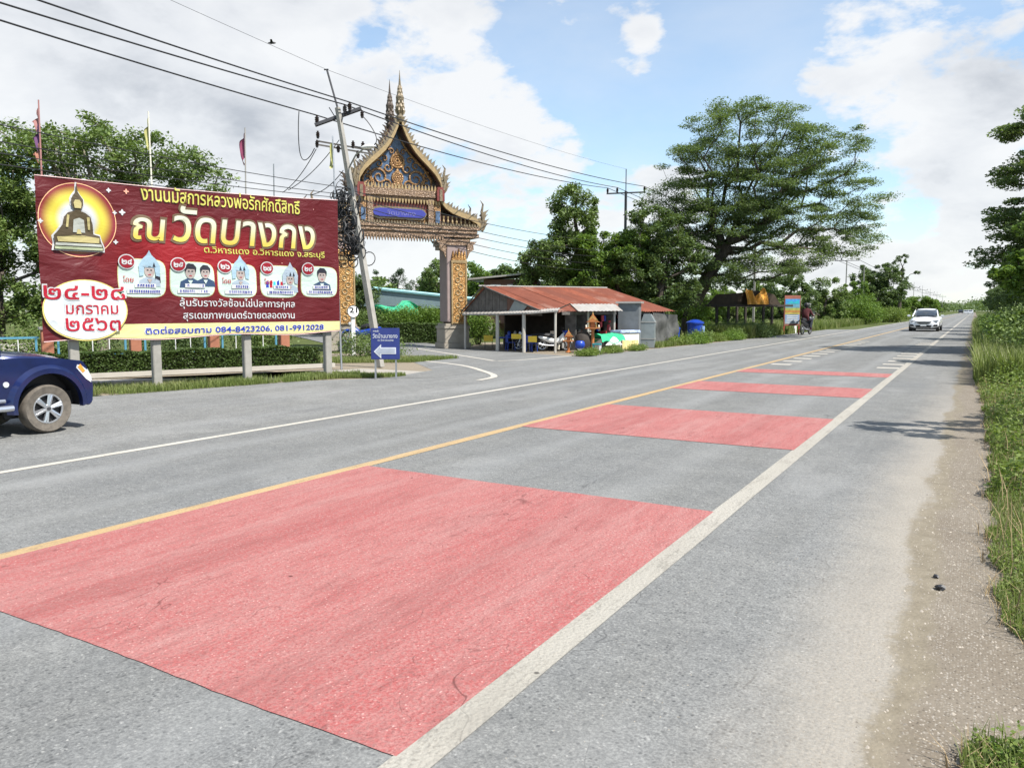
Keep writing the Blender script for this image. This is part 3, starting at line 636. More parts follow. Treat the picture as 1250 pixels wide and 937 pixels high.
# supports
for u in (0.55, 2.12, 4.13, 6.23):
    b = MB(); b.box((u, 0.12, 2.05), (0.17, 0.15, 4.2)); b.build('post', M['concrete'], bb, bevel=0.012)
for z in (1.25, 2.6, 4.05):
    b = MB(); b.box((BW / 2, 0.035, z + 0.04), (BW - 0.1, 0.03, 0.07)); b.build('rail', M['wood_grey'], bb)
for u in (0.9, 2.5, 3.4, 5.2, 6.1):
    b = MB(); b.box((u, 0.06, 2.7), (0.06, 0.03, 3.0)); b.build('batten', M['wood_grey'], bb)
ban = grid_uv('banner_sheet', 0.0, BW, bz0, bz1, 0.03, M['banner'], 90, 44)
pale = ink('print_pale_edge', (0.62, 0.42, 0.40))
b = MB()
for f, dz in ((bz1, -0.01), (bz0, 0.01)):
    b.tube([(u, wr(u, f(u)) - 0.035, f(u) + dz) for u in np.linspace(0, BW, 60)], 0.010, 5)
b.build('hem', pale, bb)
yel = ink('print_yellow', (0.50, 0.47, 0.10)); yelp = ink('print_pale_yellow', (0.58, 0.54, 0.25)); wht = ink('print_white', (0.50, 0.50, 0.50))
dkm = ink('print_dark', (0.07, 0.03, 0.02)); red = ink('print_red', (0.36, 0.008, 0.025)); blu = ink('print_blue', (0.012, 0.03, 0.30))
grid_uv('yellow_footer', 0.95, BW - 0.01, lambda u: bz0(u) + 0.03, lambda u: 1.37 + 0.02 * u / BW, 0.037, yelp, 60, 6)
# halo, Buddha image
def m_halo():
    s = NT('ink_halo'); x, y, z = s.xyz(); dx = s.math('SUBTRACT', x, 0.70); dz = s.math('SUBTRACT', z, 3.40)
    d = s.math('SQRT', s.math('ADD', s.math('MULTIPLY', dx, dx), s.math('MULTIPLY', s.math('MULTIPLY', dz, dz), 0.95)))
    c = s.mix(s.rng(d, 0.26, 0.42, 0, 1, True), (0.50, 0.52, 0.56), (0.56, 0.47, 0.05)); c = s.mix(s.rng(d, 0.44, 0.67, 0, 1, True), c, (0.20, 0.010, 0.022)); M['halo'] = s.fin(c, 0.45)
m_halo(); oval('halo', 0.70, 3.40, 0.68, 0.70, 0.037, M['halo'], 48, 10)
b = MB(); 
for k in range(48):
    t0, t1 = 2 * math.pi * k / 48, 2 * math.pi * (k + 1) / 48
    q = [(0.71 + 0.69 * math.cos(t), 3.40 + 0.71 * math.sin(t)) for t in (t0, t1)]; p = [(0.71 + 0.675 * math.cos(t), 3.40 + 0.695 * math.sin(t)) for t in (t1, t0)]
    b.add([(u, wr(u, z) - 0.042, z) for u, z in q + p], [(0, 1, 2, 3)])
b.build('halo_ring', ink('print_peach', (0.75, 0.42, 0.22)), bb)
bro = ink('print_bronze', (0.075, 0.055, 0.03)); gol = ink('print_old_gold', (0.40, 0.34, 0.15)); hil = ink('print_highlight', (0.36, 0.37, 0.33)); grn = ink('print_grey_green', (0.34, 0.38, 0.24))
cx = 0.69
def bud(pts, m, d, name='buddha_print'): return poly(name, [(cx + a, 2.80 + c) for a, c in pts], d, m)
bud([(-.47, 0), (.47, 0), (.47, .10), (.43, .22), (.40, .34), (.30, .36), (.29, .52), (.25, .70), (.16, .78), (.07, .80), (.12, .88), (.13, 1.0), (.07, 1.08), (.03, 1.16), (0.015, 1.32), (-.015, 1.32), (-.03, 1.16), (-.09, 1.08), (-.13, 1.0), (-.12, .88), (-.07, .80), (-.20, .76), (-.27, .66), (-.30, .50), (-.38, .38), (-.46, .28), (-.44, .15)], wht, 0.048)
bud([(-.44, .02), (.44, .02), (.44, .09), (.40, .20), (.38, .31), (.27, .34), (.26, .52), (.22, .67), (.13, .74), (.05, .77), (.10, .88), (.105, .99), (.06, 1.06), (.02, 1.13), (.006, 1.29), (-.006, 1.29), (-.02, 1.13), (-.07, 1.06), (-.105, .99), (-.10, .88), (-.05, .77), (-.17, .73), (-.24, .64), (-.27, .50), (-.35, .38), (-.43, .28), (-.41, .15)], bro, 0.088)
bud([(-.42, .03), (.42, .03), (.42, .08), (-.42, .08)], grn, 0.108); bud([(-.41, .10), (.41, .10), (.40, .15), (-.40, .15)], hil, 0.108); bud([(-.36, .17), (.36, .17), (.37, .27), (.1, .30), (-.1, .30), (-.38, .26)], gol, 0.108)
bud([(-.10, .36), (.12, .36), (.10, .60), (.02, .64), (-.08, .60)], hil, 0.108); bud([(-.22, .45), (-.18, .45), (-.15, .68), (-.19, .69)], gol, 0.108); bud([(.17, .42), (.21, .42), (.20, .66), (.15, .66)], gol, 0.108)
bud([(-.055, .82), (.055, .82), (.07, .92), (.04, .98), (-.04, .98), (-.07, .92)], gol, 0.108); bud([(-.04, .33), (.05, .33), (.03, .42), (-.02, .42)], gol, 0.120)
# stars
for u, z, r_ in ((1.28, 4.03, .05), (1.52, 3.62, .065), (1.37, 3.02, .05), (-0.0 + 0.06, 3.34, .05), (1.38, 3.60, .045)):
    flat_shape('star', lambda t, r_=r_, u=u, z=z: (u + r_ * (0.55 + 0.45 * abs(math.cos(2 * t)) ** 3) * math.cos(t), z + r_ * (0.55 + .45 * abs(math.cos(2 * t)) ** 3) * math.sin(t)), 0.044, wht, 2, 24, (u, z))
flat_shape('star', lambda t: (1.62 + 0.055 * (0.4 + 0.6 * abs(math.cos(2 * t)) ** 2) * math.cos(t), 4.045 + 0.055 * (0.4 + 0.6 * abs(math.cos(2 * t)) ** 2) * math.sin(t)), 0.044, ink('print_salmon', (0.8, 0.35, 0.25)), 2, 24, (1.62, 4.045))
# headline lettering
def T(body, u0, z0, w, h, mat, depth=0.052, offset=0.0, **k): return text_mesh(body, u0, z0, w, h, mat, depth, offset=offset, warp=wr, **k)
T('งานนมัสการหลวงพ่อรักศักดิ์สิทธิ์', 1.88, 3.89, 3.62, 0.36, dkm, 0.043, 0.022, rise=0.005)
T('งานนมัสการหลวงพ่อรักศักดิ์สิทธิ์', 1.90, 3.905, 3.58, 0.345, yel, 0.052, 0.010, rise=0.005)
gg = ink_grad('print_gold_gradient', (0.56, 0.43, 0.07), (0.56, 0.56, 0.44), 3.12, 3.62)
for bd, u0, w, h in (('ณ', 1.70, 0.66, 0.45), ('วัดบางกง', 2.50, 3.36, 0.76)):
    T(bd, u0 - 0.05, 3.05, w + 0.10, h + 0.11, ink('print_grey_outline', (0.13, 0.085, 0.05)), 0.043, 0.040, shear=0.12, rise=-0.01)
    T(bd, u0, 3.10, w, h, gg, 0.052, 0.012, shear=0.12, rise=-0.01)
T('ต.วิหารแดง อ.วิหารแดง จ.สระบุรี', 3.16, 2.855, 2.95, 0.20, yel, 0.043, 0.008, rise=0.02)
# programme cards
cardm = ink('print_card', (0.46, 0.56, 0.50)); cardp = ink('print_card_blue', (0.28, 0.40, 0.48)); hair = ink('print_hair', (0.02, 0.02, 0.03)); face = ink('print_face', (0.34, 0.285, 0.26)); grey = ink('print_grey', (0.30, 0.36, 0.42)); dgr = ink('print_dark_blue', (0.03, 0.06, 0.12))
cards = ((1.40, 2.32, 1.93, 2.70, '๒๔'), (2.42, 3.35, 1.95, 2.68, '๒๕'), (3.44, 4.34, 1.95, 2.68, '๒๖'), (4.45, 5.37, 1.96, 2.68, '๒๗'), (5.48, 6.43, 1.98, 2.70, '๒๘'))
def rrect(u0, u1, z0, z1, r, depth, mat, name):
    cu, cz, hu, hz = (u0 + u1) / 2, (z0 + z1) / 2, (u1 - u0) / 2, (z1 - z0) / 2
    def f(t):
        c, s_ = math.cos(t), math.sin(t); p = 0.22; k = (abs(c / hu) ** (1 / p) + abs(s_ / hz) ** (1 / p)) ** (-p); return cu + k * c, cz + k * s_
    return flat_shape(name, f, depth, mat, 6, 48, (cu, cz))
def person_print(cu, z0, s, crown=None, hr=hair):
    poly('portrait_print', [(cu - .22 * s, z0), (cu + .22 * s, z0), (cu + .20 * s, z0 + .12 * s), (cu + .06 * s, z0 + .19 * s), (cu - .06 * s, z0 + .19 * s), (cu - .20 * s, z0 + .12 * s)], 0.049, dgr if not crown else grey)
    oval('portrait_print', cu, z0 + .31 * s, .10 * s, .13 * s, 0.055, face, 20, 2)
    for e in (-.035, .035): poly('portrait_print', [(cu + (e - .018) * s, z0 + .325 * s), (cu + (e + .018) * s, z0 + .325 * s), (cu + (e + .018) * s, z0 + .345 * s), (cu + (e - .018) * s, z0 + .345 * s)], 0.062, hair)
    poly('portrait_print', [(cu - .03 * s, z0 + .235 * s), (cu + .03 * s, z0 + .235 * s), (cu + .025 * s, z0 + .25 * s), (cu - .025 * s, z0 + .25 * s)], 0.062, red); poly('portrait_print', [(cu + .005 * s, z0 + .27 * s), (cu + .02 * s, z0 + .27 * s), (cu + .008 * s, z0 + .32 * s)], 0.062, grey); poly('portrait_print', [(cu - .05 * s, z0 + .15 * s), (cu + .05 * s, z0 + .15 * s), (cu, z0 + .06 * s)], 0.056, cardm if not crown else face)
    if crown: poly('portrait_print', [(cu - .20 * s, z0 + .20 * s), (cu - .12 * s, z0 + .22 * s), (cu - .10 * s, z0 + .385 * s), (cu + .10 * s, z0 + .385 * s), (cu + .12 * s, z0 + .22 * s), (cu + .20 * s, z0 + .20 * s), (cu + .21 * s, z0 + .42 * s), (cu + .13 * s, z0 + .56 * s), (cu + .05 * s, z0 + .64 * s), (cu, z0 + .74 * s), (cu - .05 * s, z0 + .64 * s), (cu - .13 * s, z0 + .56 * s), (cu - .21 * s, z0 + .42 * s)], 0.060, crown); [poly('portrait_print', [(cu + (q - .03) * s, z0 + .40 * s), (cu + (q + .03) * s, z0 + .40 * s), (cu + q * s, z0 + .50 * s)], 0.066, (grey, hair, grey)[int(q * 10 + 1)]) for q in (-.09, 0, .09)]
    else: poly('portrait_print', [(cu - .11 * s, z0 + .30 * s), (cu - .12 * s, z0 + .42 * s), (cu - .05 * s, z0 + .49 * s), (cu + .06 * s, z0 + .48 * s), (cu + .12 * s, z0 + .41 * s), (cu + .11 * s, z0 + .30 * s), (cu + .08 * s, z0 + .38 * s), (cu - .07 * s, z0 + .38 * s)], 0.060, hr)
for i, (u0, u1, z0, z1, num) in enumerate(cards):
    rrect(u0 - .012, u1 + .012, z0 - .012, z1 + .012, .1, 0.037, yelp, 'programme_card_border'); rrect(u0, u1, z0, z1, .1, 0.043, cardm, 'programme_card')
    w = u1 - u0
    if i == 0: person_print(u0 + .60, z0 + .22, 1.0, cardp); poly('portrait_print', [(u0 + .70, z0 + .3), (u0 + .82, z0 + .3), (u0 + .80, z0 + .62), (u0 + .72, z0 + .6)], 0.049, hair)
    if i == 1: person_print(u0 + .42, z0 + .19, 1.05); person_print(u0 + .74, z0 + .22, .95)
    if i == 2: person_print(u0 + .52, z0 + .20, 1.0, cardp)
    if i == 3:
        for k, m_ in enumerate((blu, red, ink('print_cyan', (0.03, 0.42, 0.60)), blu, red)): poly('portrait_print', [(u0 + .12 + k * .09, z0 + .22), (u0 + .19 + k * .09, z0 + .22), (u0 + .18 + k * .09, z0 + .36 + .04 * (k % 2)), (u0 + .13 + k * .09, z0 + .36)], 0.049, m_)
        person_print(u0 + .73, z0 + .12, .95, grey)
    if i == 4: person_print(u0 + .54, z0 + .16, 1.1)
    if i in (0, 2, 3): T('โดย', u0 + .08, z0 + .30, .20, .12, red, 0.062, .01)
    # small blue captions, too small in the photograph to read: rows of strokes
    rg = np.random.default_rng(40 + i)
    for row, (ua, ub, zr) in enumerate(((.30, .72, .20), (.14, w - .1, .08))):
        b = MB(); u = u0 + ua + (.05 if i != 2 else .1)
        b.add([(u0 + ua, wr(u0 + ua, z0 + zr) - .062, z0 + zr - .01), (u0 + ub, wr(u0 + ub, z0 + zr) - .062, z0 + zr - .01), (u0 + ub, wr(u0 + ub, z0 + zr) - .062, z0 + zr + .075), (u0 + ua, wr(u0 + ua, z0 + zr) - .062, z0 + zr + .075)], [(0, 1, 2, 3)])
        b.build('caption_ground', wht, bb); b = MB()
        while u < u0 + ub - .05:
            k = rg.uniform(.02, .035); zz = z0 + zr
            for a0, a1, c0, c1 in ((0, .010, .005, .055), (k - .010, k, .005, .055), (0, k, .045, .06)): b.add([(u + a0, wr(u, zz) - .067, zz + c0), (u + a1, wr(u, zz) - .067, zz + c0), (u + a1, wr(u, zz) - .067, zz + c1), (u + a0, wr(u, zz) - .067, zz + c1)], [(0, 1, 2, 3)])
            u += k + rg.uniform(.012, .03)
        tag(b.build('caption_strokes', blu, bb), kind='stuff')
    oc = u0 + .16; oz = z1 - .06
    oval('date_badge_ring', oc, oz, .165, .15, 0.068, wht, 28, 2); oval('date_badge', oc, oz, .145, .13, 0.074, ink('print_dark_red', (0.24, 0.01, 0.02)), 28, 2)
    T(num, oc - .10, oz - .06, .20, .11, wht, 0.080, .03)
# date oval
oval('date_oval_rim', 0.76, 1.655, 0.765, 0.60, 0.080, ink('print_gold_rim', (0.62, 0.52, 0.16)), 48, 6)
oval('date_oval', 0.76, 1.66, 0.74, 0.575, 0.086, ink('print_oval_white', (0.55, 0.58, 0.60)), 48, 6)
for bd, u0, z0, w, h in (('๒๔-๒๘', 0.03, 1.86, 1.46, 0.27), ('มกราคม', 0.40, 1.58, 0.94, 0.18), ('๒๕๖๓', 0.38, 1.25, 1.00, 0.26)):
    T(bd, u0 - .025, z0 - .025, w + .05, h + .05, wht, 0.092, .035); T(bd, u0, z0, w, h, red, 0.098, .008)
T('ลุ้นรับรางวัลช้อนไข่ปลาการกุศล', 2.60, 1.69, 2.70, 0.24, wht, 0.043, 0.006, rise=-0.02)
T('สุรเดชภาพยนตร์ฉายตลอดงาน', 2.66, 1.42, 2.62, 0.22, wht, 0.043, 0.006, rise=-0.01)
T('ติดต่อสอบถาม 084-8423206, 081-9912028', 1.85, 1.125, 4.22, 0.20, wht, 0.046, 0.04, rise=0.03)
T('ติดต่อสอบถาม 084-8423206, 081-9912028', 1.87, 1.14, 4.18, 0.17, blu, 0.052, 0.012, rise=0.03)

# ================================================================ TEMPLE GATE
GO = (-20.895, 26.157, 0); GR = math.atan2(.8307, .5567)
gt = thing('temple_gate', 'tall golden Thai temple gateway with flame-edged gable and twin spires over the side road', 'gate', GO, GR)
TH = 1.35   # thickness, local +y goes away from the highway
for sx in (-1, 1):
    c = 2.48 * sx; lo, hi = c - .56, c + .56
    b = MB(); b.box((c + .03, .50, 2.9), (0.92, .94, 3.5)); col = b.build('column', M['gate_pink'], gt, bevel=.02)
    b = MB(); b.box((c, .50, .12), (1.26, 1.2, .24)); b.box((c, .50, .55), (1.14, 1.08, .62)); b.box((c, .50, .92), (1.22, 1.16, .12)); b.box((c, .50, 1.03), (1.06, 1.02, .12)); b.build('plinth', M['base_cream'], col, bevel=.015)
    for y in (-.015, .985):
        b = MB(); b.box((c + .10, y, 2.42), (.60, .07, 2.7)); b.build('relief_panel', M['gold_bright'], col, bevel=.01)
        b = MB()
        for dx in (-.33, .33): b.box((c + .10 + dx, y, 2.42), (.06, .12, 2.74))
        for zz in (1.12, 3.74, 3.80): b.box((c + .10, y, zz), (.74, .14, .05))
        b.build('panel_frame', M['gold_pale'], col)
        b = MB()
        for k in range(9):   # scroll carving down the panel
            zz = 1.35 + k * .27; b.torus((c + .10 + (.07 if k % 2 else -.07), y - .04, zz), (0, 1, 0), .10, .028, 12, 5)
        b.build('scroll_carving', M['gold_pale'], col)
        b = MB()
        for k, a_ in enumerate(np.linspace(-.27, .27, 5)): b.prism([(c + .1 + a_ - .07, 3.84), (c + .1 + a_ + .07, 3.84), (c + .1 + a_ + .03, 4.12 + .1 * (k == 2)), (c + .1 + a_, 4.24 + .12 * (k == 2)), (c + .1 + a_ - .03, 4.12)], y - .05, y + .03)
        b.build('lotus_leaves', M['gold_bright'], col)
    b = MB(); b.box((c, TH / 2, 4.40), (1.02, TH - .1, .16)); b.box((c, TH / 2, 4.55), (1.15, TH + .06, .14)); b.box((c, TH / 2, 4.68), (1.25, TH + .12, .10)); b.build('capital', M['gold_dull'], col)
    for s2 in (-1, 1):
        b = MB(); b.prism([(c + s2 * .5, 4.65), (c + s2 * .95, 4.65), (c + s2 * .78, 4.5), (c + s2 * .80, 4.3), (c + s2 * .6, 4.15), (c + s2 * .5, 3.9)], -.04, .06); b.build('bracket', M['gold_dull'], col)
b = MB(); b.box((0, TH / 2, 4.90), (7.1, TH, .16)); b.box((0, TH / 2, 5.05), (6.9, TH + .12, .12)); b.box((0, TH / 2, 5.20), (7.1, TH + .2, .14)); b.build('lintel', M['gold_dull'], gt)
def teeth(name, u0, u1, n, z, h, y, w, mat, up=False, par=gt):
    b = MB()
    for k in range(n):
        u = u0 + (u1 - u0) * (k + .5) / n
        b.prism([(u - w / 2, z), (u + w / 2, z), (u + w * .3, z + (h if up else -h) * .6), (u, z + (h if up else -h)), (u - w * .3, z + (h if up else -h) * .6)], y, y + .08)
    return tag(b.build(name, mat, par), kind='stuff')
teeth('lotus_petal_fringe', -1.9, 1.9, 30, 4.82, .26, -.05, .10, M['gold_dull']); teeth('lotus_petal_fringe', -3.5, 3.5, 56, 5.27, .13, -.12, .10, M['mosaic_light'], True)
# name storey between lintel and gable
b = MB(); b.box((0, TH / 2, 5.80), (3.5, TH - .3, 1.1)); b.build('name_storey', M['gold'], gt)
b = MB(); b.box((0, .12, 5.98), (2.9, .06, .5)); b.build('red_mosaic_band', M['gate_red'], gt)
pl_pts = [(-1.22, 5.72), (-1.14, 5.60), (-.9, 5.55), (.9, 5.55), (1.0, 5.60), (1.10, 5.72), (1.0, 5.84), (.9, 5.89), (-.9, 5.89), (-1.14, 5.84)]
b = MB(); b.prism([(x * 1.05, 5.72 + (z - 5.72) * 1.5) for x, z in pl_pts], .02, .10); b.build('plaque_frame', M['mosaic_light'], gt)
b = MB(); b.prism(pl_pts, -.03, .03); b.build('name_plaque', M['plaque_blue'], gt); text_mesh('วัดบางกง', -.62, 5.62, 1.24, .20, plain('plaque_lettering', (.16, .16, .36), .4), .036, parent=gt, offset=.0)
for sx in (-1, 1):
    b = MB(); b.box((sx * 1.32, .08, 5.80), (.24, .24, 1.08)); b.build('pilaster', M['gold_dull'], gt)
    b = MB(); b.box((sx * 1.62, .08, 5.80), (.28, .2, 1.08)); b.build('pilaster', M['gold'], gt)
    b = MB(); b.box((sx * 1.62, -.035, 5.62), (.2, .05, .5)); b.build('mosaic_inlay', M['gate_blue'], gt)
    b = MB()   # dwarf gallery under the wing roof
    b.box((sx * 2.62, TH / 2, 5.50), (1.7, TH - .5, .5)); b.build('wing_wall', M['wood_brown'], gt)
    b = MB()
    for k in range(8):
        u = sx * (1.92 + k * .20); b.lathe((u, .06, 5.27), [(.05, 0), (.03, .08), (.055, .2), (.03, .3), (.05, .42)], 6)
    tag(b.build('baluster', M['gold_pale'], gt), kind='stuff')
# cornice below the gable
b = MB(); b.box((0, TH / 2, 6.36), (3.5, TH, .12)); b.box((0, TH / 2, 6.47), (3.7, TH + .16, .10)); b.box((0, TH / 2, 6.62), (3.6, TH + .1, .18)); b.build('cornice', M['gold_dull'], gt)
teeth('lotus_petal_fringe', -1.75, 1.75, 26, 6.30, .20, -.06, .10, M['gold_pale']); teeth('lotus_petal_fringe', -1.6, 1.6, 22, 6.70, .24, -.02, .11, M['gold_pale'], True)
for sx in (-1, 1):
    b = MB(); b.box((sx * 1.72, .0, 6.52), (.34, .36, .46)); b.box((sx * 1.72, .0, 6.80), (.26, .28, .14)); b.build('corner_block', M['gate_red'], gt)
    b = MB(); b.box((sx * 1.72, -.01, 6.52), (.12, .40, .48)); b.build('corner_stripe', M['mosaic_light'], gt)
# gable: concave ogee profile
prof = [(1.80, 6.62), (1.80, 6.98), (1.73, 7.30), (1.52, 7.62), (1.24, 7.90), (.94, 8.17), (.66, 8.45), (.42, 8.78), (.24, 9.12), (.10, 9.45), (.0, 9.80)]
def ogee(off=0.0): return [(max(0.0, u - off), z - (off * .9 if u < 1.5 else off * .2)) for u, z in prof]
inner = ogee(.20); outline = [(-u, z) for u, z in inner][:-1] + [(0, 8.95)] + inner[:-1][::-1]
b = MB(); b.prism(outline, .46, .54); tym = b.build('tympanum', M['gate_blue'], gt)
b = MB(); b.prism(outline, TH - .54, TH - .46); b.build('tympanum', M['gate_blue'], gt)
def swirl(b, c, r0, turns, y, r=.045, sg=1, a0=0.0):
    pts = [(c[0] + sg * r0 * (1 - t * .85) * math.cos(a0 + t * turns * 2 * math.pi), y, c[1] + r0 * (1 - t * .85) * math.sin(a0 + t * turns * 2 * math.pi)) for t in np.linspace(0, 1, 22)]
    b.tube(pts, [r * (1 - .6 * t) for t in np.linspace(0, 1, 22)], 6)
b = MB()
for yy, k_ in ((.42, 1), (TH - .42, -1)):
    for zc, rc in ((6.86, .19), (7.22, .22), (7.92, .27)):
        for q, w in ((1, .055), (.62, .05), (.3, .05)): b.torus((0, yy, zc), (0, 1, 0), rc * q, w, 18, 6)
        b.prism([(-rc * .5, zc + rc), (rc * .5, zc + rc), (0, zc + rc * 1.9)], yy - .03, yy + .03)
    for sx in (-1, 1):
        for c_, r0, tn, rr, a0 in (((.80, 7.22), .40, 1.6, .06, -.6), ((.42, 7.62), .22, 1.3, .05, 2.0), ((1.25, 6.95), .26, 1.3, .05, 1.2), ((.46, 6.92), .20, 1.3, .045, 1.0), ((.26, 8.30), .13, 1.2, .04, .4), ((.80, 7.75), .18, 1.2, .045, .4), ((1.30, 7.40), .16, 1.2, .04, .9), ((.55, 7.98), .13, 1.2, .035, .9), ((.95, 6.80), .13, 1.2, .035, 2.4)):
            swirl(b, (sx * c_[0], c_[1]), r0, tn, yy, rr, sx, a0)
        b.tube([(sx * 1.5, yy, 6.8), (sx * 1.5, yy, 7.2), (sx * 1.15, yy, 7.7), (sx * .7, yy, 8.1), (sx * .35, yy, 8.5), (sx * .1, yy, 8.9)], [.03, .06, .06, .05, .04, .02], 5)
b.build('gilt_scrollwork', M['gold'], tym)
# roof skins and bargeboards
def skin(pts, y0, y1, th, name, mat):
    b = MB(); n = len(pts); vs = []
    for y in (y0, y1):
        for u, z in pts: vs.append((u, y, z))
        for u, z in pts: vs.append((u, y, z - th))
    fs = []; m = 2 * n
    for i in range(n - 1): fs += [(i, i + 1, m + i + 1, m + i), (n + i, m + n + i, m + n + i + 1, n + i + 1), (i, n + i, n + i + 1, i + 1), (m + i, m + i + 1, m + n + i + 1, m + n + i)]
    fs += [(0, m, m + n, n), (n - 1, 2 * n - 1, m + 2 * n - 1, m + n - 1)]
    b.add(vs, fs); return b.build(name, mat, gt)
wing = [(1.78, 6.42), (1.98, 6.20), (2.30, 6.00), (2.70, 5.87), (3.12, 5.76), (3.42, 5.62), (3.60, 5.40)]
for sx in (-1, 1):
    skin([(sx * u, z - .03) for u, z in prof], .02, TH - .02, .10, 'roof_slope', M['gable_soffit'])
    skin([(sx * u, z - .03) for u, z in wing], .02, TH - .02, .10, 'wing_roof', M['gable_soffit'])
    for y0 in (-.10, TH - .04):
        skin([(sx * u, z) for u, z in prof], y0, y0 + .14, .24, 'bargeboard', M['gold_pale'])
        skin([(sx * u, z) for u, z in wing], y0, y0 + .14, .20, 'bargeboard', M['gold_pale'])
def flame(b, u, z, h, lean, y, w=.11, nx=0.0, nz=1.0):
    """one leaf-shaped flame standing along (nx,nz), curling outward by lean"""
    tx, tz = nz, -nx; P_ = []
    for a, c in ((-w, 0), (w, 0), (w * .95 + lean * .15, .30), (w * .55 + lean * .3, .62), (lean * 1.0, 1.0), (-w * .25 + lean * .25, .60), (-w * .8, .28)): P_.append((u + tx * a + nx * c * h, z + tz * a + nz * c * h))
    b.prism(P_, y - .025, y + .045)
def crockets(pts, sx, y, h, n, name, mat, lean=.08):
    L = [0]; 
    for i in range(len(pts) - 1): L.append(L[-1] + math.hypot(pts[i + 1][0] - pts[i][0], pts[i + 1][1] - pts[i][1]))
    b = MB()
    for k in range(n):
        t = L[-1] * (k + .5) / n; i = max(j for j in range(len(L)) if L[j] <= t); i = min(i, len(pts) - 2); f = (t - L[i]) / (L[i + 1] - L[i])
        u = pts[i][0] + (pts[i + 1][0] - pts[i][0]) * f; z = pts[i][1] + (pts[i + 1][1] - pts[i][1]) * f
        du, dz = pts[i + 1][0] - pts[i][0], pts[i + 1][1] - pts[i][1]; l = math.hypot(du, dz); nx, nz = (dz / l, -du / l)
        if nx < 0: nx, nz = -nx, -nz
        nx, nz = nx * .55, abs(nz) * .4 + .75; l = math.hypot(nx, nz); flame(b, sx * u, z - .02, h * (.85 + .3 * (k % 2)), sx * lean, y, .085, sx * nx / l, nz / l)
    tag(b.build(name, mat, gt), kind='stuff')
for y, mt in ((-.05, M['mosaic_light']), (TH + .03, M['mosaic_dark'])):
    for sx in (-1, 1):
        crockets(prof, sx, y, .25, 22, 'flame_crockets', mt); crockets(wing[1:], sx, y, .22, 12, 'flame_crockets', mt)
        for (u, z, hh) in ((1.86, 6.70, 1.0), (3.62, 5.15, 1.15)):   # naga finials at the gable foot and at the wing end
            b = MB()
            for k in range(4): flame(b, sx * (u + .05 * (k % 2)), z + k * .17 * hh, .42 * hh, sx * .14, y + .02 * k, .11, sx * .5, .85)
            b.tube([(sx * u, y, z), (sx * (u + .12), y, z + .35 * hh), (sx * (u + .04), y, z + .7 * hh), (sx * (u + .10), y, z + .98 * hh), (sx * (u - .02), y, z + 1.12 * hh)], [.10, .09, .06, .035, .01], 6)
            b.build('naga_finial', mt, gt)
    b = MB(); b.lathe((0, y, 9.55), [(.10, -.15), (.17, .05), (.12, .18), (.16, .3), (.20, .48), (.14, .6), (.16, .72), (.18, .85), (.11, 1.0), (.12, 1.08), (.07, 1.2), (.055, 1.35), (.032, 1.6), (.006, 1.95)], 8)
    for k in range(7):
        for a in range(6):
            t = a * math.pi / 3 + k * .5; rr = .15 * (1 - k * .10); b.tube([(rr * math.cos(t), y + rr * math.sin(t), 9.75 + k * .15), (rr * 1.35 * math.cos(t), y + rr * 1.35 * math.sin(t), 9.86 + k * .15), (rr * 1.1 * math.cos(t), y + rr * 1.1 * math.sin(t), 9.99 + k * .15)], [.04, .03, .005], 4)
    b.build('spire', mt, gt)
# lamp hung under the lintel
b = MB(); b.box((-1.9, -.25, 4.45), (.3, .16, .12)); b.tube([(-1.9, -.2, 4.5), (-1.9, -.1, 4.8)], .03, 6); b.build('floodlight', M['black'], gt)

# ================================================================ UTILITY POLES AND CABLES
def insulator(parent, c, s=1.0):
    b = MB(); b.lathe(c, [(.02 * s, 0), (.06 * s, .02 * s), (.06 * s, .08 * s), (.09 * s, .10 * s), (.06 * s, .13 * s), (.095 * s, .17 * s), (.06 * s, .20 * s), (.09 * s, .25 * s), (.04 * s, .30 * s), (.05 * s, .34 * s)], 10); return b.build('insulator', M['porcelain'], parent, smooth=True)
P1 = Vector((-14.9, 17.6, 0)); P1T = Vector((-16.32, 17.55, 7.55)); P1S = Vector((-16.67, 17.51, 8.67))
p1 = thing('utility_pole', 'leaning concrete utility pole with two crossarms and tangled cables beside the gate', 'utility pole', P1)
b = MB(); b.tube([(0, 0, 0), (P1T - P1) * .5, P1T - P1], [.125, .105, .08], 4); b.build('pole', M['concrete'], p1)
b = MB(); b.tube([P1T - P1, P1S - P1], .028, 6); b.tube([P1S - P1 + Vector((-.12, .02, .02)), P1S - P1 + Vector((.05, 0, 0))], .02, 5); b.build('lightning_rod', M['dark_steel'], p1)
ARM_A, ARM_B = Vector((-16.884,17.209,7.050)), Vector((-15.820,18.012,7.566))
b = MB(); b.tube([ARM_A - P1 + Vector((0, -.02, 0)), ARM_B - P1], .065, 4); b.build('crossarm', M['dark_steel'], p1)
ARM2A, ARM2B = Vector((-16.841,17.184,6.596)), Vector((-15.402,18.005,6.309))
for dz in (0, -.10):
    b = MB(); b.tube([ARM2A - P1 + Vector((0, 0, dz)), ARM2B - P1 + Vector((0, 0, dz))], .03, 4); b.build('crossarm', M['wood_grey'], p1)
INS = [Vector((-16.843,17.235,7.074)), Vector((-16.156,17.676,7.385)), Vector((-16.036,17.755,7.456))]
for q in INS: insulator(p1, q - P1, .75)
for q in (Vector((-16.807,17.220,6.739)), Vector((-16.815,17.187,6.477)), Vector((-16.271,17.493,6.333)), Vector((-15.905,17.723,6.453)), Vector((-15.656,17.868,6.429)), Vector((-15.767,17.773,6.166)), Vector((-15.720,17.929,7.337))):
    insulator(p1, q - P1 - Vector((0, 0, .08)), .65)
rg = np.random.default_rng(5)   # the knot of service cables and boxes on the pole
b = MB()
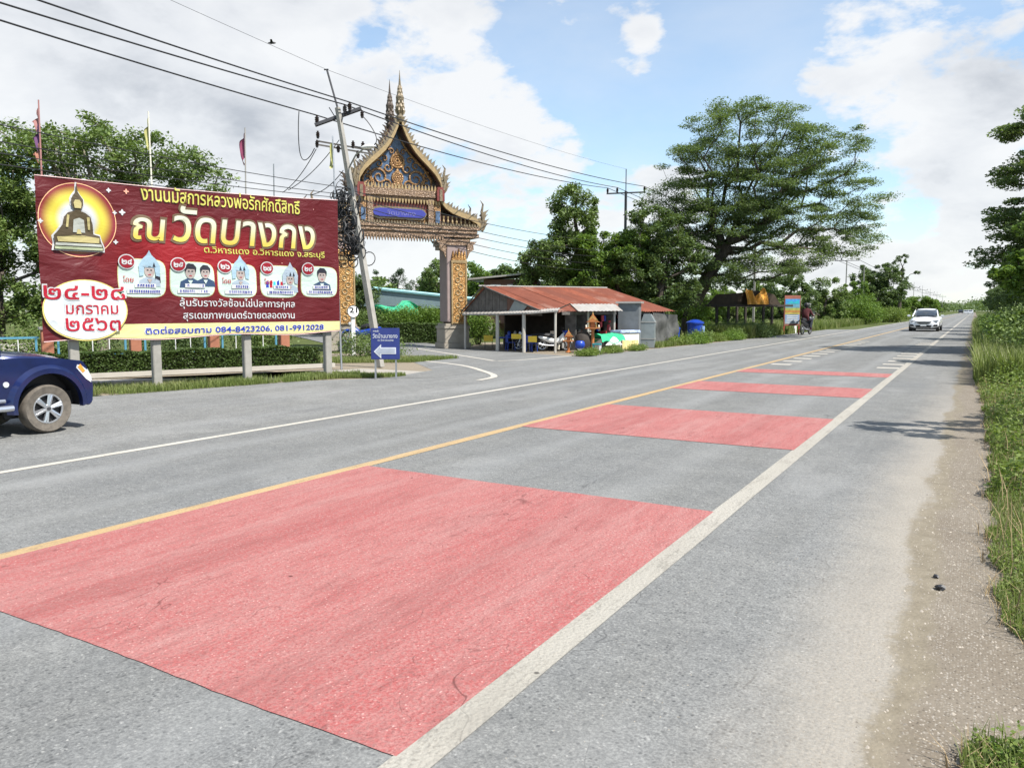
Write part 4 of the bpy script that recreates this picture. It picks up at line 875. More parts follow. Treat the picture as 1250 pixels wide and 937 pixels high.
for k in range(120):
    f = rg.uniform(.43, .66); c = (P1T - P1) * f + Vector((rg.normal() * .17 - .26, rg.normal() * .15 - .08, rg.normal() * .20)); b.torus(c, (rg.normal(), rg.normal() + .8, rg.normal() * .4), rg.uniform(.08, .26), rg.uniform(.008, .022), 14, 4)
for k in range(16):
    f = rg.uniform(.40, .66); c = (P1T - P1) * f; e = c + Vector((rg.normal() * .3 - .25, rg.normal() * .2, -rg.uniform(.1, .6))); b.tube([c, (c + e) / 2 + Vector((rg.normal() * .1, .1, rg.normal() * .15)), e], .012, 4)
tag(b.build('cable_tangle', M['wire'], p1), kind='stuff')
for k, (dx, dz) in enumerate(((-.28, 4.95), (-.52, 4.5), (.02, 4.25), (-.36, 4.12))):
    f = dz / 7.55; c = (P1T - P1) * f; b = MB(); b.box((c.x + dx, c.y - .1, dz), (.16, .12, .28)); b.build('cable_box', M['black'], p1, bevel=.02)
b = MB(); b.tube([(P1T - P1) * .76, (P1T - P1) * .79 + Vector((.45, -.1, .15)), (P1T - P1) * .80 + Vector((.85, -.15, .22))], .025, 6); arm = b.build('lamp_arm', M['steel'], p1)
b = MB(); b.lathe((0, 0, 0), [(.02, -.05), (.09, -.04), (.12, 0), (.09, .05), (.02, .07)], 10, sx=2.1); lh = b.build('lamp_head', M['white'], arm, smooth=True); lh.location = (P1T - P1) * .80 + Vector((.98, -.16, .23))
for k, dx in enumerate((-.55, .55)):   # stays and drop leads
    b = MB(); s0 = P1T - P1 + Vector((dx * .6, 0, .05)); b.tube([s0 + Vector((0, 0, .0)), (P1T - P1) * .93], .014, 4); b.build('arm_brace', M['dark_steel'], p1)
def cable(label, a, c, sag, r=.012, name='overhead_cable', group='overhead cables', n=26, mat='wire'):
    a = Vector(a); c = Vector(c); b = MB(); b.tube([tuple((c - a) * t - Vector((0, 0, 4 * sag * t * (1 - t)))) for t in np.linspace(0, 1, n)], r, 5)
    o = b.build(name, M[mat], None, smooth=True); o.location = a; return tag(o, label, 'cable', group)
def rough_pole(name, label, loc, h, arms=True, seed=0, group='utility poles along the road', w=1.5, lean=(0, 0), rod=True, aw=0.0, pm='concrete'):
    o = thing(name, label, 'utility pole', loc, 0, group); b = MB(); b.tube([(0, 0, 0), (lean[0], lean[1], h)], [.11, .085], 4); b.build('pole', M[pm], o)
    if arms:
        ca, sa = math.cos(aw), math.sin(aw); b = MB(); b.tube([(-w * ca + lean[0], -w * sa, h - .1), (w * ca + lean[0], w * sa, h - .1)], .055, 4); b.build('crossarm', M['dark_steel'], o)
        for t in (-.95, -.45, .95): insulator(o, (w * t * ca + lean[0], w * t * sa, h - .06), .9)
        if rod: b = MB(); b.tube([(lean[0], lean[1], h), (lean[0], lean[1], h + 1.35)], .03, 5); b.build('lightning_rod', M['dark_steel'], o)
    return o
P2 = Vector((-18.95, 45.85, 0)); p2 = rough_pole('utility_pole', 'dark utility pole with a crossarm rising between the vine-covered tree and the rain tree', P2, 9.0, True, w=1.2, aw=0.25, pm='dark_steel')
P0 = Vector((-15.2, -6.0, 0)); 
AT2 = [P2 + Vector((-1.10, -.28, 9.25)), P2 + Vector((-.52, -.13, 9.25)), P2 + Vector((1.10, .28, 9.25))]
LEFTS = [Vector((-15.400,7.863,6.937)), Vector((-15.100,7.796,7.140)), Vector((-14.900,8.482,7.326))]
for i, (q, e, nm) in enumerate(zip(INS, LEFTS, ('lowest of the three thick cables crossing the upper left sky', 'middle one of the three thick cables crossing the upper left sky', 'highest of the three thick cables crossing the upper left sky'))):
    q = q + Vector((0, 0, .26)); far = q + (e - q) * 2.0; cable(nm, q, far + Vector((0, 0, .1)), .12, .019)
for i, (q, e, nm) in enumerate(zip(INS, AT2, ('lowest thick cable from the leaning pole to the dark pole', 'middle thick cable from the leaning pole to the dark pole', 'upper thick cable from the leaning pole to the dark pole'))):
    cable(nm, q + Vector((0, 0, .26)), e, .28, .019)
cable('thin topmost wire from the leaning pole tip up towards the top of the sky', P1S, P1S + (Vector((-16.600,12.338,8.922)) - P1S) * 1.6, .02, .005)
cable('thin topmost wire from the leaning pole tip across to the dark pole tip', P1S, P2 + Vector((0, 0, 10.35)), .2, .005)
for i, (z1, z2, sg, nm) in enumerate(((5.15, 5.9, .35, 'uppermost'), (4.95, 5.3, .4, 'second'), (4.75, 5.0, .45, 'third'), (4.55, 4.6, .5, 'fourth'), (4.35, 4.2, .55, 'lowest'))):
    f = z1 / 7.55; s0 = P1 + (P1T - P1) * f
    cable(nm + ' of the low service cables running right from the cable tangle', s0, P2 + Vector((0, 0, z2)), sg, .012, group='low service cables right of the leaning pole')
for i, (z1, y2, z2, nm) in enumerate(((5.2, 178, 5.0, 'uppermost'), (5.0, 190, 4.7, 'second'), (4.9, 200, 4.5, 'third'), (4.7, 214, 4.3, 'lowest'))):
    f = z1 / 7.55; s0 = P1 + (P1T - P1) * f; e = Vector((-15.4, 8.3, z2 + .3)); cable(nm + ' of the low service cables running left behind the banner', s0, s0 + (e - s0) * 2.2, .3, .010, group='low service cables left of the leaning pole')
for nm, a, c in (('drop wire curving from the upper crossarm end down to the lower crossarm', (-17.164,16.848,7.405), (-16.872,17.142,6.381)), ('drop wire curving between the leaning pole and the gate gable', (-15.720,17.929,7.337), (-15.926,17.711,6.453))):
    a = Vector(a); c = Vector(c); m_ = Vector((-.25, 0, -.75)) if 'lower' in nm else Vector((.55, .2, -.35)); b = MB()
    b.tube([tuple((c - a) * t + m_ * math.sin(math.pi * t) ** .8) for t in np.linspace(0, 1, 16)], .014, 5); o = b.build('drop_wire', M['wire'], None, smooth=True); o.location = a; tag(o, nm, 'cable', 'drop wires on the leaning pole')
for nm, a, c in (('slack wire from the crossarm down behind the banner, nearest the pole', (-16.264,17.528,6.620), (-18.394,17.529,5.347)), ('slack wire from the lower crossarm end down behind the banner', (-16.830,17.165,6.357), (-18.543,17.432,5.272)), ('slack wire low between the leaning pole and the banner top', (-16.118,17.518,5.736), (-17.822,17.851,5.196))):
    cable(nm, a, c, .15, .012, group='slack wires behind the banner')
for i, (y, h, lab) in enumerate(((61, 7.3, 'utility pole half hidden behind the rain tree crown'), (110, 8.2, 'utility pole with a crossarm rising over bushes right of the rain tree'), (150, 8.0, 'nearest of the row of distant crossarm poles beyond the white car'), (178, 8.0, 'second of the row of distant crossarm poles beyond the white car'), (206, 8.0, 'third of the row of distant crossarm poles beyond the white car'), (240, 8.0, 'fourth of the row of distant crossarm poles beyond the white car'), (280, 8.2, 'fifth of the row of distant crossarm poles beyond the white car'), (330, 8.4, 'sixth of the row of distant crossarm poles beyond the white car'), (390, 8.6, 'seventh of the row of distant crossarm poles beyond the white car'), (460, 8.8, 'farthest of the row of distant crossarm poles beyond the white car'))):
    rough_pole('utility_pole', lab, (-14.6, y, 0), h, True, rod=(i != 1), aw=.2)
rough_pole('lighting_pole', 'plain grey pole without a crossarm beside the tall thin tree', (-13.4, 118, 0), 7.9, False)
rough_pole('lighting_pole', 'short pale pole in the bushes behind the parked motorcycle', (-18.0, 96, 0), 5.2, False)
for k, dx in enumerate((-1.3, -.6, 1.3)):
    cable(('left', 'middle', 'right')[k] + ' cable of the distant run of poles along the highway', AT2[k], (-14.6 + dx, 110, 8.25), .9, .018, group='far cable run')
    cable(('left', 'middle', 'right')[k] + ' cable of the farthest run of poles', (-14.6 + dx, 110, 8.25), (-14.6 + dx, 460, 8.9), .9, .03, group='farthest cable run')

# ================================================================ SIGNS BY THE JUNCTION
sg = thing('direction_sign', 'small blue direction sign with a white arrow pointing left, on two posts', 'road sign', (-12.28, 14.70, 0), math.atan2(.26, .43) )
for x in (-.25, .25): b = MB(); b.box((x, .03, .42), (.04, .04, .84)); b.build('post', M['steel'], sg)
b = MB(); b.box((0, 0, .85), (.70, .025, .76)); b.build('sign_board', M['blue_sign'], sg, bevel=.01)
b = MB(); b.prism([(-.28, .66), (-.10, .84), (-.10, .76), (.26, .76), (.26, .60), (-.10, .60), (-.10, .49)], -.022, -.013); b.build('arrow', M['sign_silver'], sg)
b = MB(); b.prism([(-.24, .665), (-.12, .79), (-.12, .735), (.235, .735), (.235, .625), (-.12, .625), (-.12, .545)], -.026, -.022); b.build('arrow_inner', plain('arrow_grey', (.33, .36, .42), .4), sg)
text_mesh('ทางเข้า', -.29, 1.135, .14, .05, M['sign_silver'], .017, parent=sg, offset=.02)
text_mesh('วัดบ้านบางกง', -.30, .985, .60, .12, M['sign_silver'], .017, parent=sg, offset=.01)
text_mesh('ต.วิหารแดง', -.18, .91, .38, .05, M['sign_silver'], .017, parent=sg, offset=.01)
MKP = Vector((-20.071,21.969,0.000))
mk = thing('distance_marker', 'white marker post with a round number 21 plate beside the gate column', 'marker post', (-19.55, 21.6, 0), R(60))
b = MB(); b.box((0, 0, .72), (.14, .10, 1.44)); b.build('post', M['white'], mk, bevel=.01)
b = MB(); b.disc((-.01, -.09, 1.62), .225, (0, 1, 0), .02, 28); b.build('plate', M['white'], mk)
b = MB(); b.torus((-.01, -.10, 1.62), (0, 1, 0), .215, .012, 28, 5); b.build('plate_rim', M['black'], mk)
text_mesh('21', -.16, 1.57, .30, .20, M['black'], .104, parent=mk, offset=.03); text_mesh('กม', -.05, 1.50, .09, .05, M['black'], .104, parent=mk, offset=.01)
b = MB(); b.lathe((0, 0, 0), [(.16, 0), (.20, .1), (.23, .32), (.20, .36)], 14); o = b.build('planter', M['concrete'], None, smooth=True); o.location = (-19.3, 22.3, 0); tag(o, 'small grey concrete pot on the grass by the marker post', 'pot')

# flags on thin masts along the temple fence
def flag(label, base, top, cloth, seed, pale='tin', h=.9, w=.20):
    o = thing('flag_pole', label, 'flag', base); d = Vector(top) - Vector(base); b = MB(); b.tube([(0, 0, 0), d], [.03, .018], 6); b.build('mast', M[pale], o)
    rg = np.random.default_rng(seed); z = d.z - .10
    for m_, hh in cloth:
        hh = hh * .85
        b = MB(); vs = []; fs = []; nz = 10; nx = 7
        for i in range(nz + 1):
            for j in range(nx + 1):
                t = i / nz; s_ = j / nx; k = d * ((z - hh * t) / d.z); vs.append((k.x - s_ * w * (.35 + .65 * math.sin(math.pi * min(1, t * .8 + .15))) , k.y + .07 * math.sin(s_ * 9 + t * 3 + seed) * s_, z - hh * t - s_ * .30 * (1 + .3 * math.sin(t * 6 + seed))))
        for i in range(nz):
            for j in range(nx): k = i * (nx + 1) + j; fs.append((k, k + 1, k + nx + 2, k + nx + 1))
        b.add(vs, fs); b.build('cloth', M[m_], o, smooth=True); z -= hh
    return o
flag('flag pole with limp pink, purple and orange flags above the banner left end', (-20.55, 11.2, 0), (-20.755,11.407,6.983), [('flag_pink', .45), ('flag_purple', .55), ('flag_orange', .35)], 1, 'flag_pink', w=.22)
flag('flag pole with a furled yellow flag above the Buddha end of the banner', (-20.0, 14.0, 0), (-20.005,13.971,7.151), [('flag_yellow', .75)], 2, 'cream', w=.16)
flag('flag pole with a dark maroon flag above the banner middle', (-19.6, 16.8, 0), (-19.474,16.860,7.212), [('flag_maroon', .80)], 3, w=.26)
flag('short bare grey mast above the right half of the banner', (-20.3, 18.6, 0), (-20.079,18.520,6.452), [], 4, 'steel')
flag('bamboo mast with a pale yellow flag just left of the leaning pole', (-15.3, 16.4, 0), (-16.002,16.981,6.606), [('flag_yellow', .75)], 5, 'steel', w=.16)

# ================================================================ TEMPLE FENCE, HEDGE, YARD
FA = Vector((-22.4, 5.2, 0)); FBv = Vector((2.5, 5.85, 0)).normalized(); FR = math.atan2(FBv.y, FBv.x); FL = 12.5
fn = thing('temple_fence', 'low boundary fence of orange pillars and sky blue rails behind the clipped hedge', 'fence', FA, FR)
b = MB(); b.box((FL / 2, 0, .18), (FL, .2, .36)); b.build('fence_base', M['offwhite'], fn)
for k in range(7):
    x = k * 2.02 + .1; b = MB(); b.box((x, 0, .68), (.26, .26, 1.0)); pi = b.build('pillar', M['orange_brick'], fn, bevel=.01)
    b = MB(); b.box((x, 0, 1.21), (.34, .34, .06)); b.build('pillar_cap', M['offwhite'], pi)
    if k < 6:
        for z in (.50, .98): b = MB(); b.box((x + 1.01, 0, z), (1.66, .05, .05)); b.build('rail', M['sky_blue'], fn)
        for q in (.24, 1.78): b = MB(); b.box((x + q, 0, .74), (.05, .05, .43)); b.build('rail_end', M['sky_blue'], fn)
        for q in (.62, 1.01, 1.40): b = MB(); b.tube([(x + q, 0, .52), (x + q, 0, .96)], .012, 5); b.build('baluster', M['white'], fn)
def hedge(name, label, a, c, w, h, n, seed, base=True, mat='leaf_hedge', leaf=.07):
    a = Vector(a); c = Vector(c); L = (c - a).length; ang = math.atan2((c - a).y, (c - a).x); rg = np.random.default_rng(seed)
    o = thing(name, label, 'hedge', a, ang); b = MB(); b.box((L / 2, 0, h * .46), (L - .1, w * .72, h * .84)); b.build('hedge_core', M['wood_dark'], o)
    p = np.stack([rg.uniform(0, L, n), rg.uniform(-w / 2, w / 2, n), rg.uniform(.03, h, n)], 1); side_ = rg.integers(0, 5, n)
    p[side_ < 2, 1] = -w / 2 + np.abs(rg.normal(0, .03, (side_ < 2).sum())); p[side_ == 2, 1] = w / 2; p[side_ > 2, 2] = h - np.abs(rg.normal(0, .03, (side_ > 2).sum()))
    p[:, 2] += .03 * np.sin(p[:, 0] * 3.1) * (p[:, 2] / h) + .02 * np.sin(p[:, 0] * 7.7); quads('foliage', leaf_quads(rg, p, leaf, .1, .6), M[mat], o); return o
hedge('clipped_hedge', 'long low clipped hedge behind the banner posts', (-19.6, 9.4, .0), (-16.55, 16.7, 0), .55, .62, 26000, 4)
hedge('clipped_hedge', 'taller clipped hedge seen through the gateway across the side road', (-27.2, 30.6, 0), (-22.7, 33.6, 0), .8, 1.0, 14000, 5, leaf=.10)
b = MB(); b.box((0, 0, .06), (8.3, .12, .12)); o = b.build('hedge_kerb', M['offwhite'], None); o.location = (-17.72, 13.15, 0); o.rotation_euler = (0, 0, math.atan2(7.3, 3.05)); tag(o, 'pale concrete kerb along the foot of the long hedge', 'kerb')
# white boundary stones and low wall seen left of the banner
b = MB(); b.box((0, 0, .34), (9, .22, .68)); o = b.build('low_wall', M['offwhite'], None); o.location = (-25.6, 9.2, 0); o.rotation_euler = (0, 0, FR); tag(o, 'low whitewashed wall behind the pickup in the temple yard', 'wall')
for k, (x, y, lab) in enumerate(((-27.0, 7.1, 'white pointed shrine stone at the left edge behind the pickup'), (-26.3, 8.9, 'white pointed shrine stone beside the banner left edge'))):
    b = MB(); b.prism([(-.6, 0), (.6, 0), (.6, 1.05), (.5, 1.25), (.42, 1.05), (.3, 1.1), (.15, 1.35), (0, 1.62), (-.15, 1.35), (-.3, 1.1), (-.42, 1.05), (-.5, 1.25), (-.6, 1.05)], -.12, .12); o = b.build('shrine_stone', M['white'], None, bevel=.02)
    o.location = (x, y, 0); o.rotation_euler = (0, 0, FR + .2); o.scale = (.62, 1, .82) if k else (.8, 1, .85); tag(o, lab, 'shrine stone')
# pale roofed hall beyond the gate
hl = thing('temple_hall', 'long low hall with a pale teal metal roof behind the gateway', 'building', (-37, 44, 0), R(30))
b = MB(); b.prism([(-8, 2.1), (-8, 1.95), (9, 1.95), (9, 2.1), (1, 3.05), (-1, 3.05)], -4.0, 4.0); b.build('roof', M['pale_roof'], hl)
for sgn in (-1, 1): b = MB(); b.tube([(-8, -4.05, 2.2), (0, -4.05, 3.15), (9, -4.05, 2.2)] if sgn < 0 else [(-8, 4.05, 2.2), (0, 4.05, 3.15), (9, 4.05, 2.2)], .12, 6); b.build('roof_edge', M['teal_tube'], hl)
for x in (-6.5, -3, 1, 5, 8): b = MB(); b.box((x, -3.6, 1.0), (.25, .25, 2.0)); b.build('post', M['offwhite'], hl)
b = MB(); b.box((.5, 2.5, .95), (15, .2, 1.9)); b.build('back_wall', M['wood_brown'], hl)
h2 = thing('annexe_roof', 'small blue and white metal roof right of the hall behind the gate column', 'building', (-30.6, 45.6, 0), R(35))
b = MB(); b.prism([(-3.2, 1.9), (-3.2, 1.8), (3.6, 1.8), (3.6, 1.9), (0.2, 2.5)], -2.0, 2.0); b.build('roof', M['pale_roof'], h2); b = MB(); b.box((0, .5, .9), (5, 2.4, 1.78)); b.build('wall', M['wood_brown'], h2)
b = MB(); rg = np.random.default_rng(3); vs = []; fs = []
for i in range(13):
    for j in range(9): u = i / 12; v = j / 8; vs.append((u * 2.9 - 1.4, .35 * math.sin(u * 5 + v * 4), .25 + (1.0 + .5 * math.exp(-((u - .72) * 6) ** 2) + .12 * math.sin(u * 9)) * v + rg.normal() * .03))
for i in range(12):
    for j in range(8): k = i * 9 + j; fs.append((k, k + 9, k + 10, k + 1))
b.add(vs, fs); o = b.build('shade_net', M['green_net'], None); o.location = (-29.6, 36.2, 1.0); o.rotation_euler = (0, 0, R(40)); o.scale = (1, 1, .72); tag(o, 'bright green shade net draped over bushes seen through the gateway', 'netting')
hb = thing('stilt_house', 'dark wooden house with a pale overhanging roof behind the shop', 'house', (-24.5, 41.5, 0), R(25))
b = MB(); b.box((0, 0, 2.2), (3.2, 3, 2.6)); b.build('wall', M['wood_brown'], hb); b = MB(); b.prism([(-2.5, 3.45), (2.3, 3.9), (2.3, 3.98), (-2.5, 3.55)], -2, 2); b.build('roof', M['tin'], hb)
for x in (-.9, .1, .9): b = MB(); b.box((x, -1.52, 2.9), (.6, .05, .6)); wd = b.build('window', M['white'], hb); b = MB(); b.box((x, -1.56, 2.9), (.46, .03, .46)); b.build('pane', M['glass'], wd)

# ================================================================ VEHICLES
def arc(cx, cz, r, a0, a1, n=14): return [(cx + r * math.cos(R(a0 + (a1 - a0) * k / n)), cz + r * math.sin(R(a0 + (a1 - a0) * k / n))) for k in range(n + 1)]
def wheel(parent, c, r, w, rimr, spokes, side, tyre='rubber', rim='alloy'):
    """wheel on the local y axis; side = +1/-1 is the outer face"""
    o = MB(); prof_ = [(rimr, -w / 2 * .8), (r * .93, -w / 2), (r * .985, -w * .38), (r, -w * .2), (r, w * .2), (r * .985, w * .38), (r * .93, w / 2), (rimr, w / 2 * .8)]
    n = 40; vs = []; fs = []
    for rr, y in prof_:
        for k in range(n): t = 2 * math.pi * k / n; vs.append((rr * math.cos(t), y, rr * math.sin(t)))
    for i in range(len(prof_) - 1):
        for k in range(n): k2 = (k + 1) % n; fs.append((i * n + k, i * n + k2, (i + 1) * n + k2, (i + 1) * n + k))
    o.add(vs, fs); t_ = o.build('tyre', M[tyre], parent, smooth=True); t_.location = c
    b = MB(); b.torus((0, side * w * .36, 0), (0, 1, 0), rimr * .95, rimr * .07, 32, 6); b.disc((0, side * w * .10, 0), rimr * .93, (0, 1, 0), .02, 24)
    for k in range(spokes):
        a = 2 * math.pi * k / spokes + .3
        for da in (-.10, .10): b.tube([(math.cos(a + da * .3) * rimr * .18, side * w * .34, math.sin(a + da * .3) * rimr * .18), (math.cos(a + da) * rimr * .93, side * w * .38, math.sin(a + da) * rimr * .93)], [rimr * .13, rimr * .10], 5)
    b.disc((0, side * w * .34, 0), rimr * .24, (0, 1, 0), .05, 16); rm = b.build('rim', M[rim], t_, smooth=True)
    b = MB(); b.disc((0, side * w * .12, 0), rimr * .90, (0, 1, 0), .03, 24); b.build('brake_shadow_plate', M['black'], t_)
    b = MB(); b.disc((0, side * (w * .34 + .03), 0), rimr * .12, (0, 1, 0), .02, 12); b.build('hub_cap', M['dark_steel'], t_)
    return t_
def body_from_profile(name, sections, mat, parent, sub=1):
    """sections along local x, each (x, [(y_half, z)...]) rings from sill up over the roof, mirrored"""
    b = MB(); m = len(sections[0][1]); vs = []; fs = []
    for x, ring in sections:
        full = [(y, z) for y, z in ring] + [(-y, z) for y, z in ring[::-1]]
        vs += [(x, y, z) for y, z in full]
    n = 2 * m
    for i in range(len(sections) - 1):
        for k in range(n): k2 = (k + 1) % n; fs.append((i * n + k, i * n + k2, (i + 1) * n + k2, (i + 1) * n + k))
    fs.append(tuple(range(n))); fs.append(tuple((len(sections) - 1) * n + k for k in range(n)))
    b.add(vs, fs); o = b.build(name, mat, parent, smooth=True)
    if sub: md = o.modifiers.new('round', 'SUBSURF'); md.levels = sub; md.render_levels = sub
    return o
# blue pickup: local +x is forward, near side is -y
TS = .87
pk = thing('pickup_truck', 'dark metallic blue pickup truck cut off by the left edge, with six-spoke wheel', 'pickup truck', (-11.50, 5.80, 0), R(90 + 1.5), scale=TS)
WX = 0.0; WR = .375; HW = .87
arch = arc(WX, WR + .05, .52, 176, 4, 18)
low = [(-2.9, .42), (-.56, .40)] + arch + [(.54, .40), (.66, .36), (.72, .42), (.74, .66), (.72, .80), (.65, .98), (.58, 1.09), (.20, 1.15), (-.40, 1.185), (-.85, 1.18), (-2.95, 1.18), (-2.95, .42)]
for sgn in (-1, 1):
    b = MB(); b.prism(low[:-1], sgn * (HW - .06), sgn * HW); b.build('side_panel', M['truck_blue'], pk, bevel=.015)
body_from_profile('hood', [(-.95, [(.62, 1.0), (.87, 1.12), (.84, 1.25), (.45, 1.29), (.05, 1.30)]), (-.3, [(.62, .98), (.87, 1.10), (.83, 1.23), (.45, 1.27), (.05, 1.28)]), (.3, [(.6, .94), (.85, 1.06), (.81, 1.17), (.45, 1.21), (.05, 1.22)]), (.56, [(.58, .86), (.78, .94), (.72, 1.02), (.45, 1.06), (.05, 1.07)]), (.66, [(.56, .80), (.70, .84), (.66, .93), (.45, .97), (.05, .98)])], M['truck_blue'], pk)
body_from_profile('front_bumper', [(.50, [(.86, .34), (.89, .44), (.89, .64), (.85, .72), (.05, .74)]), (.68, [(.84, .34), (.87, .44), (.87, .62), (.83, .70), (.05, .72)]), (.77, [(.74, .36), (.80, .44), (.79, .60), (.74, .68), (.05, .70)]), (.81, [(.55, .40), (.60, .46), (.60, .58), (.56, .64), (.05, .66)])], M['truck_blue'], pk)
b = MB(); b.box((.74, 0, .84), (.08, 1.1, .2)); b.build('grille', M['black'], pk, bevel=.02)
for sgn in (-1, 1):
    # flared wheel arch lip
    b = MB(); A_ = arc(WX, WR + .05, .505, 190, -6, 26); B_ = arc(WX, WR + .06, .63, 188, -2, 26); vs = []; fs = []
    for (a, c), (d, e) in zip(A_, B_): vs += [(a, sgn * (HW - .02), c), (a, sgn * (HW + .075), c), ((a * .45 + d * .55), sgn * (HW + .075), (c * .45 + e * .55)), (d, sgn * (HW - .005), e)]
    for i in range(len(A_) - 1):
        for k in range(3): fs.append((i * 4 + k, i * 4 + k + 1, i * 4 + 5 + k, i * 4 + 4 + k))
    b.add(vs, fs); b.build('wheel_arch_flare', M['truck_blue'], pk, smooth=True)
    b = MB(); b.prism([(.44, .98), (.60, .78), (.71, .70), (.725, .80), (.66, .95), (.55, 1.04), (.47, 1.06)], sgn * (HW - .22), sgn * (HW + .012)); b.build('headlight', M['lens'], pk, bevel=.02)
    b = MB(); b.prism([(.48, 1.0), (.56, .90), (.60, .93), (.53, 1.04)], sgn * (HW - .10), sgn * (HW + .018)); b.build('turn_signal', M['amber'], pk)
    b = MB(); b.disc((-.62, sgn * (HW + .004), .80), .042, (0, 1, 0), .02, 14); b.build('side_marker', M['lens'], pk)
    b = MB(); b.tube([(-.62, sgn * (HW + .16), .46), (-2.7, sgn * (HW + .16), .46)], .045, 8); b.box((-1.75, sgn * (HW + .13), .475), (1.7, .16, .02)); b.build('side_step', M['alloy'], pk, smooth=True)
    b = MB(); b.tube([(-.66, sgn * (HW + .03), .56), (-2.8, sgn * (HW + .03), .56)], .028, 6); b.build('sill_trim', M['alloy'], pk)
    for x in (-.84, -2.0): b = MB(); b.box((x, sgn * (HW + .006), .80), (.012, .02, .68)); b.build('door_gap', M['black'], pk)
    b = MB(); b.tube([(-.92, sgn * HW, 1.0), (-.80, sgn * (HW + .1), 1.16), (-.85, sgn * (HW + .22), 1.22)], .03, 6); b.box((-.86, sgn * (HW + .18), 1.30), (.1, .22, .17)); b.build('door_mirror', M['truck_blue'], pk, bevel=.02)
    wheel(pk, (WX, sgn * (HW - .12), WR), WR, .25, .235, 6, sgn, 'tyre_dusty'); wheel(pk, (-3.0, sgn * (HW - .12), WR), WR, .25, .235, 6, sgn, 'tyre_dusty')
    b = MB(); b.prism(arc(WX, WR + .05, .53, 200, -20, 18), sgn * (HW - .35), sgn * (HW - .30)); b.build('wheel_housing', M['black'], pk)
    b = MB(); A_ = arc(WX, WR + .05, .515, 185, -5, 20); vs = []; fs = []
    for a, c in A_: vs += [(a, sgn * (HW - .04), c), (a, sgn * (HW - .4), c)]
    for i in range(len(A_) - 1): fs.append((2 * i, 2 * i + 1, 2 * i + 3, 2 * i + 2))
    b.add(vs, fs); b.build('wheel_housing', M['black'], pk)
text_mesh('3.0', -.86, .785, .15, .045, M['alloy'], HW + .006, parent=pk, offset=.03, shear=.3)
b = MB(); b.box((-1.4, 0, .50), (4.2, 1.3, .22)); b.build('chassis', M['black'], pk)
body_from_profile('cabin', [(-.80, [(.82, 1.12), (.80, 1.16), (.74, 1.17), (.4, 1.18), (.05, 1.18)]), (-1.35, [(.84, 1.12), (.78, 1.40), (.70, 1.58), (.4, 1.64), (.05, 1.65)]), (-1.7, [(.85, 1.12), (.78, 1.45), (.70, 1.66), (.4, 1.72), (.05, 1.73)]), (-2.5, [(.85, 1.12), (.78, 1.45), (.70, 1.66), (.4, 1.72), (.05, 1.73)]), (-2.85, [(.85, 1.12), (.80, 1.40), (.74, 1.50), (.4, 1.54), (.05, 1.55)])], M['glass'], pk)
b = MB(); b.box((-2.05, 0, 1.70), (1.1, 1.35, .06)); b.build('cab_roof', M['truck_blue'], pk, bevel=.02)
b = MB(); b.box((-3.6, 0, .92), (1.5, 1.66, .55)); b.build('load_bed', M['truck_blue'], pk, bevel=.03)

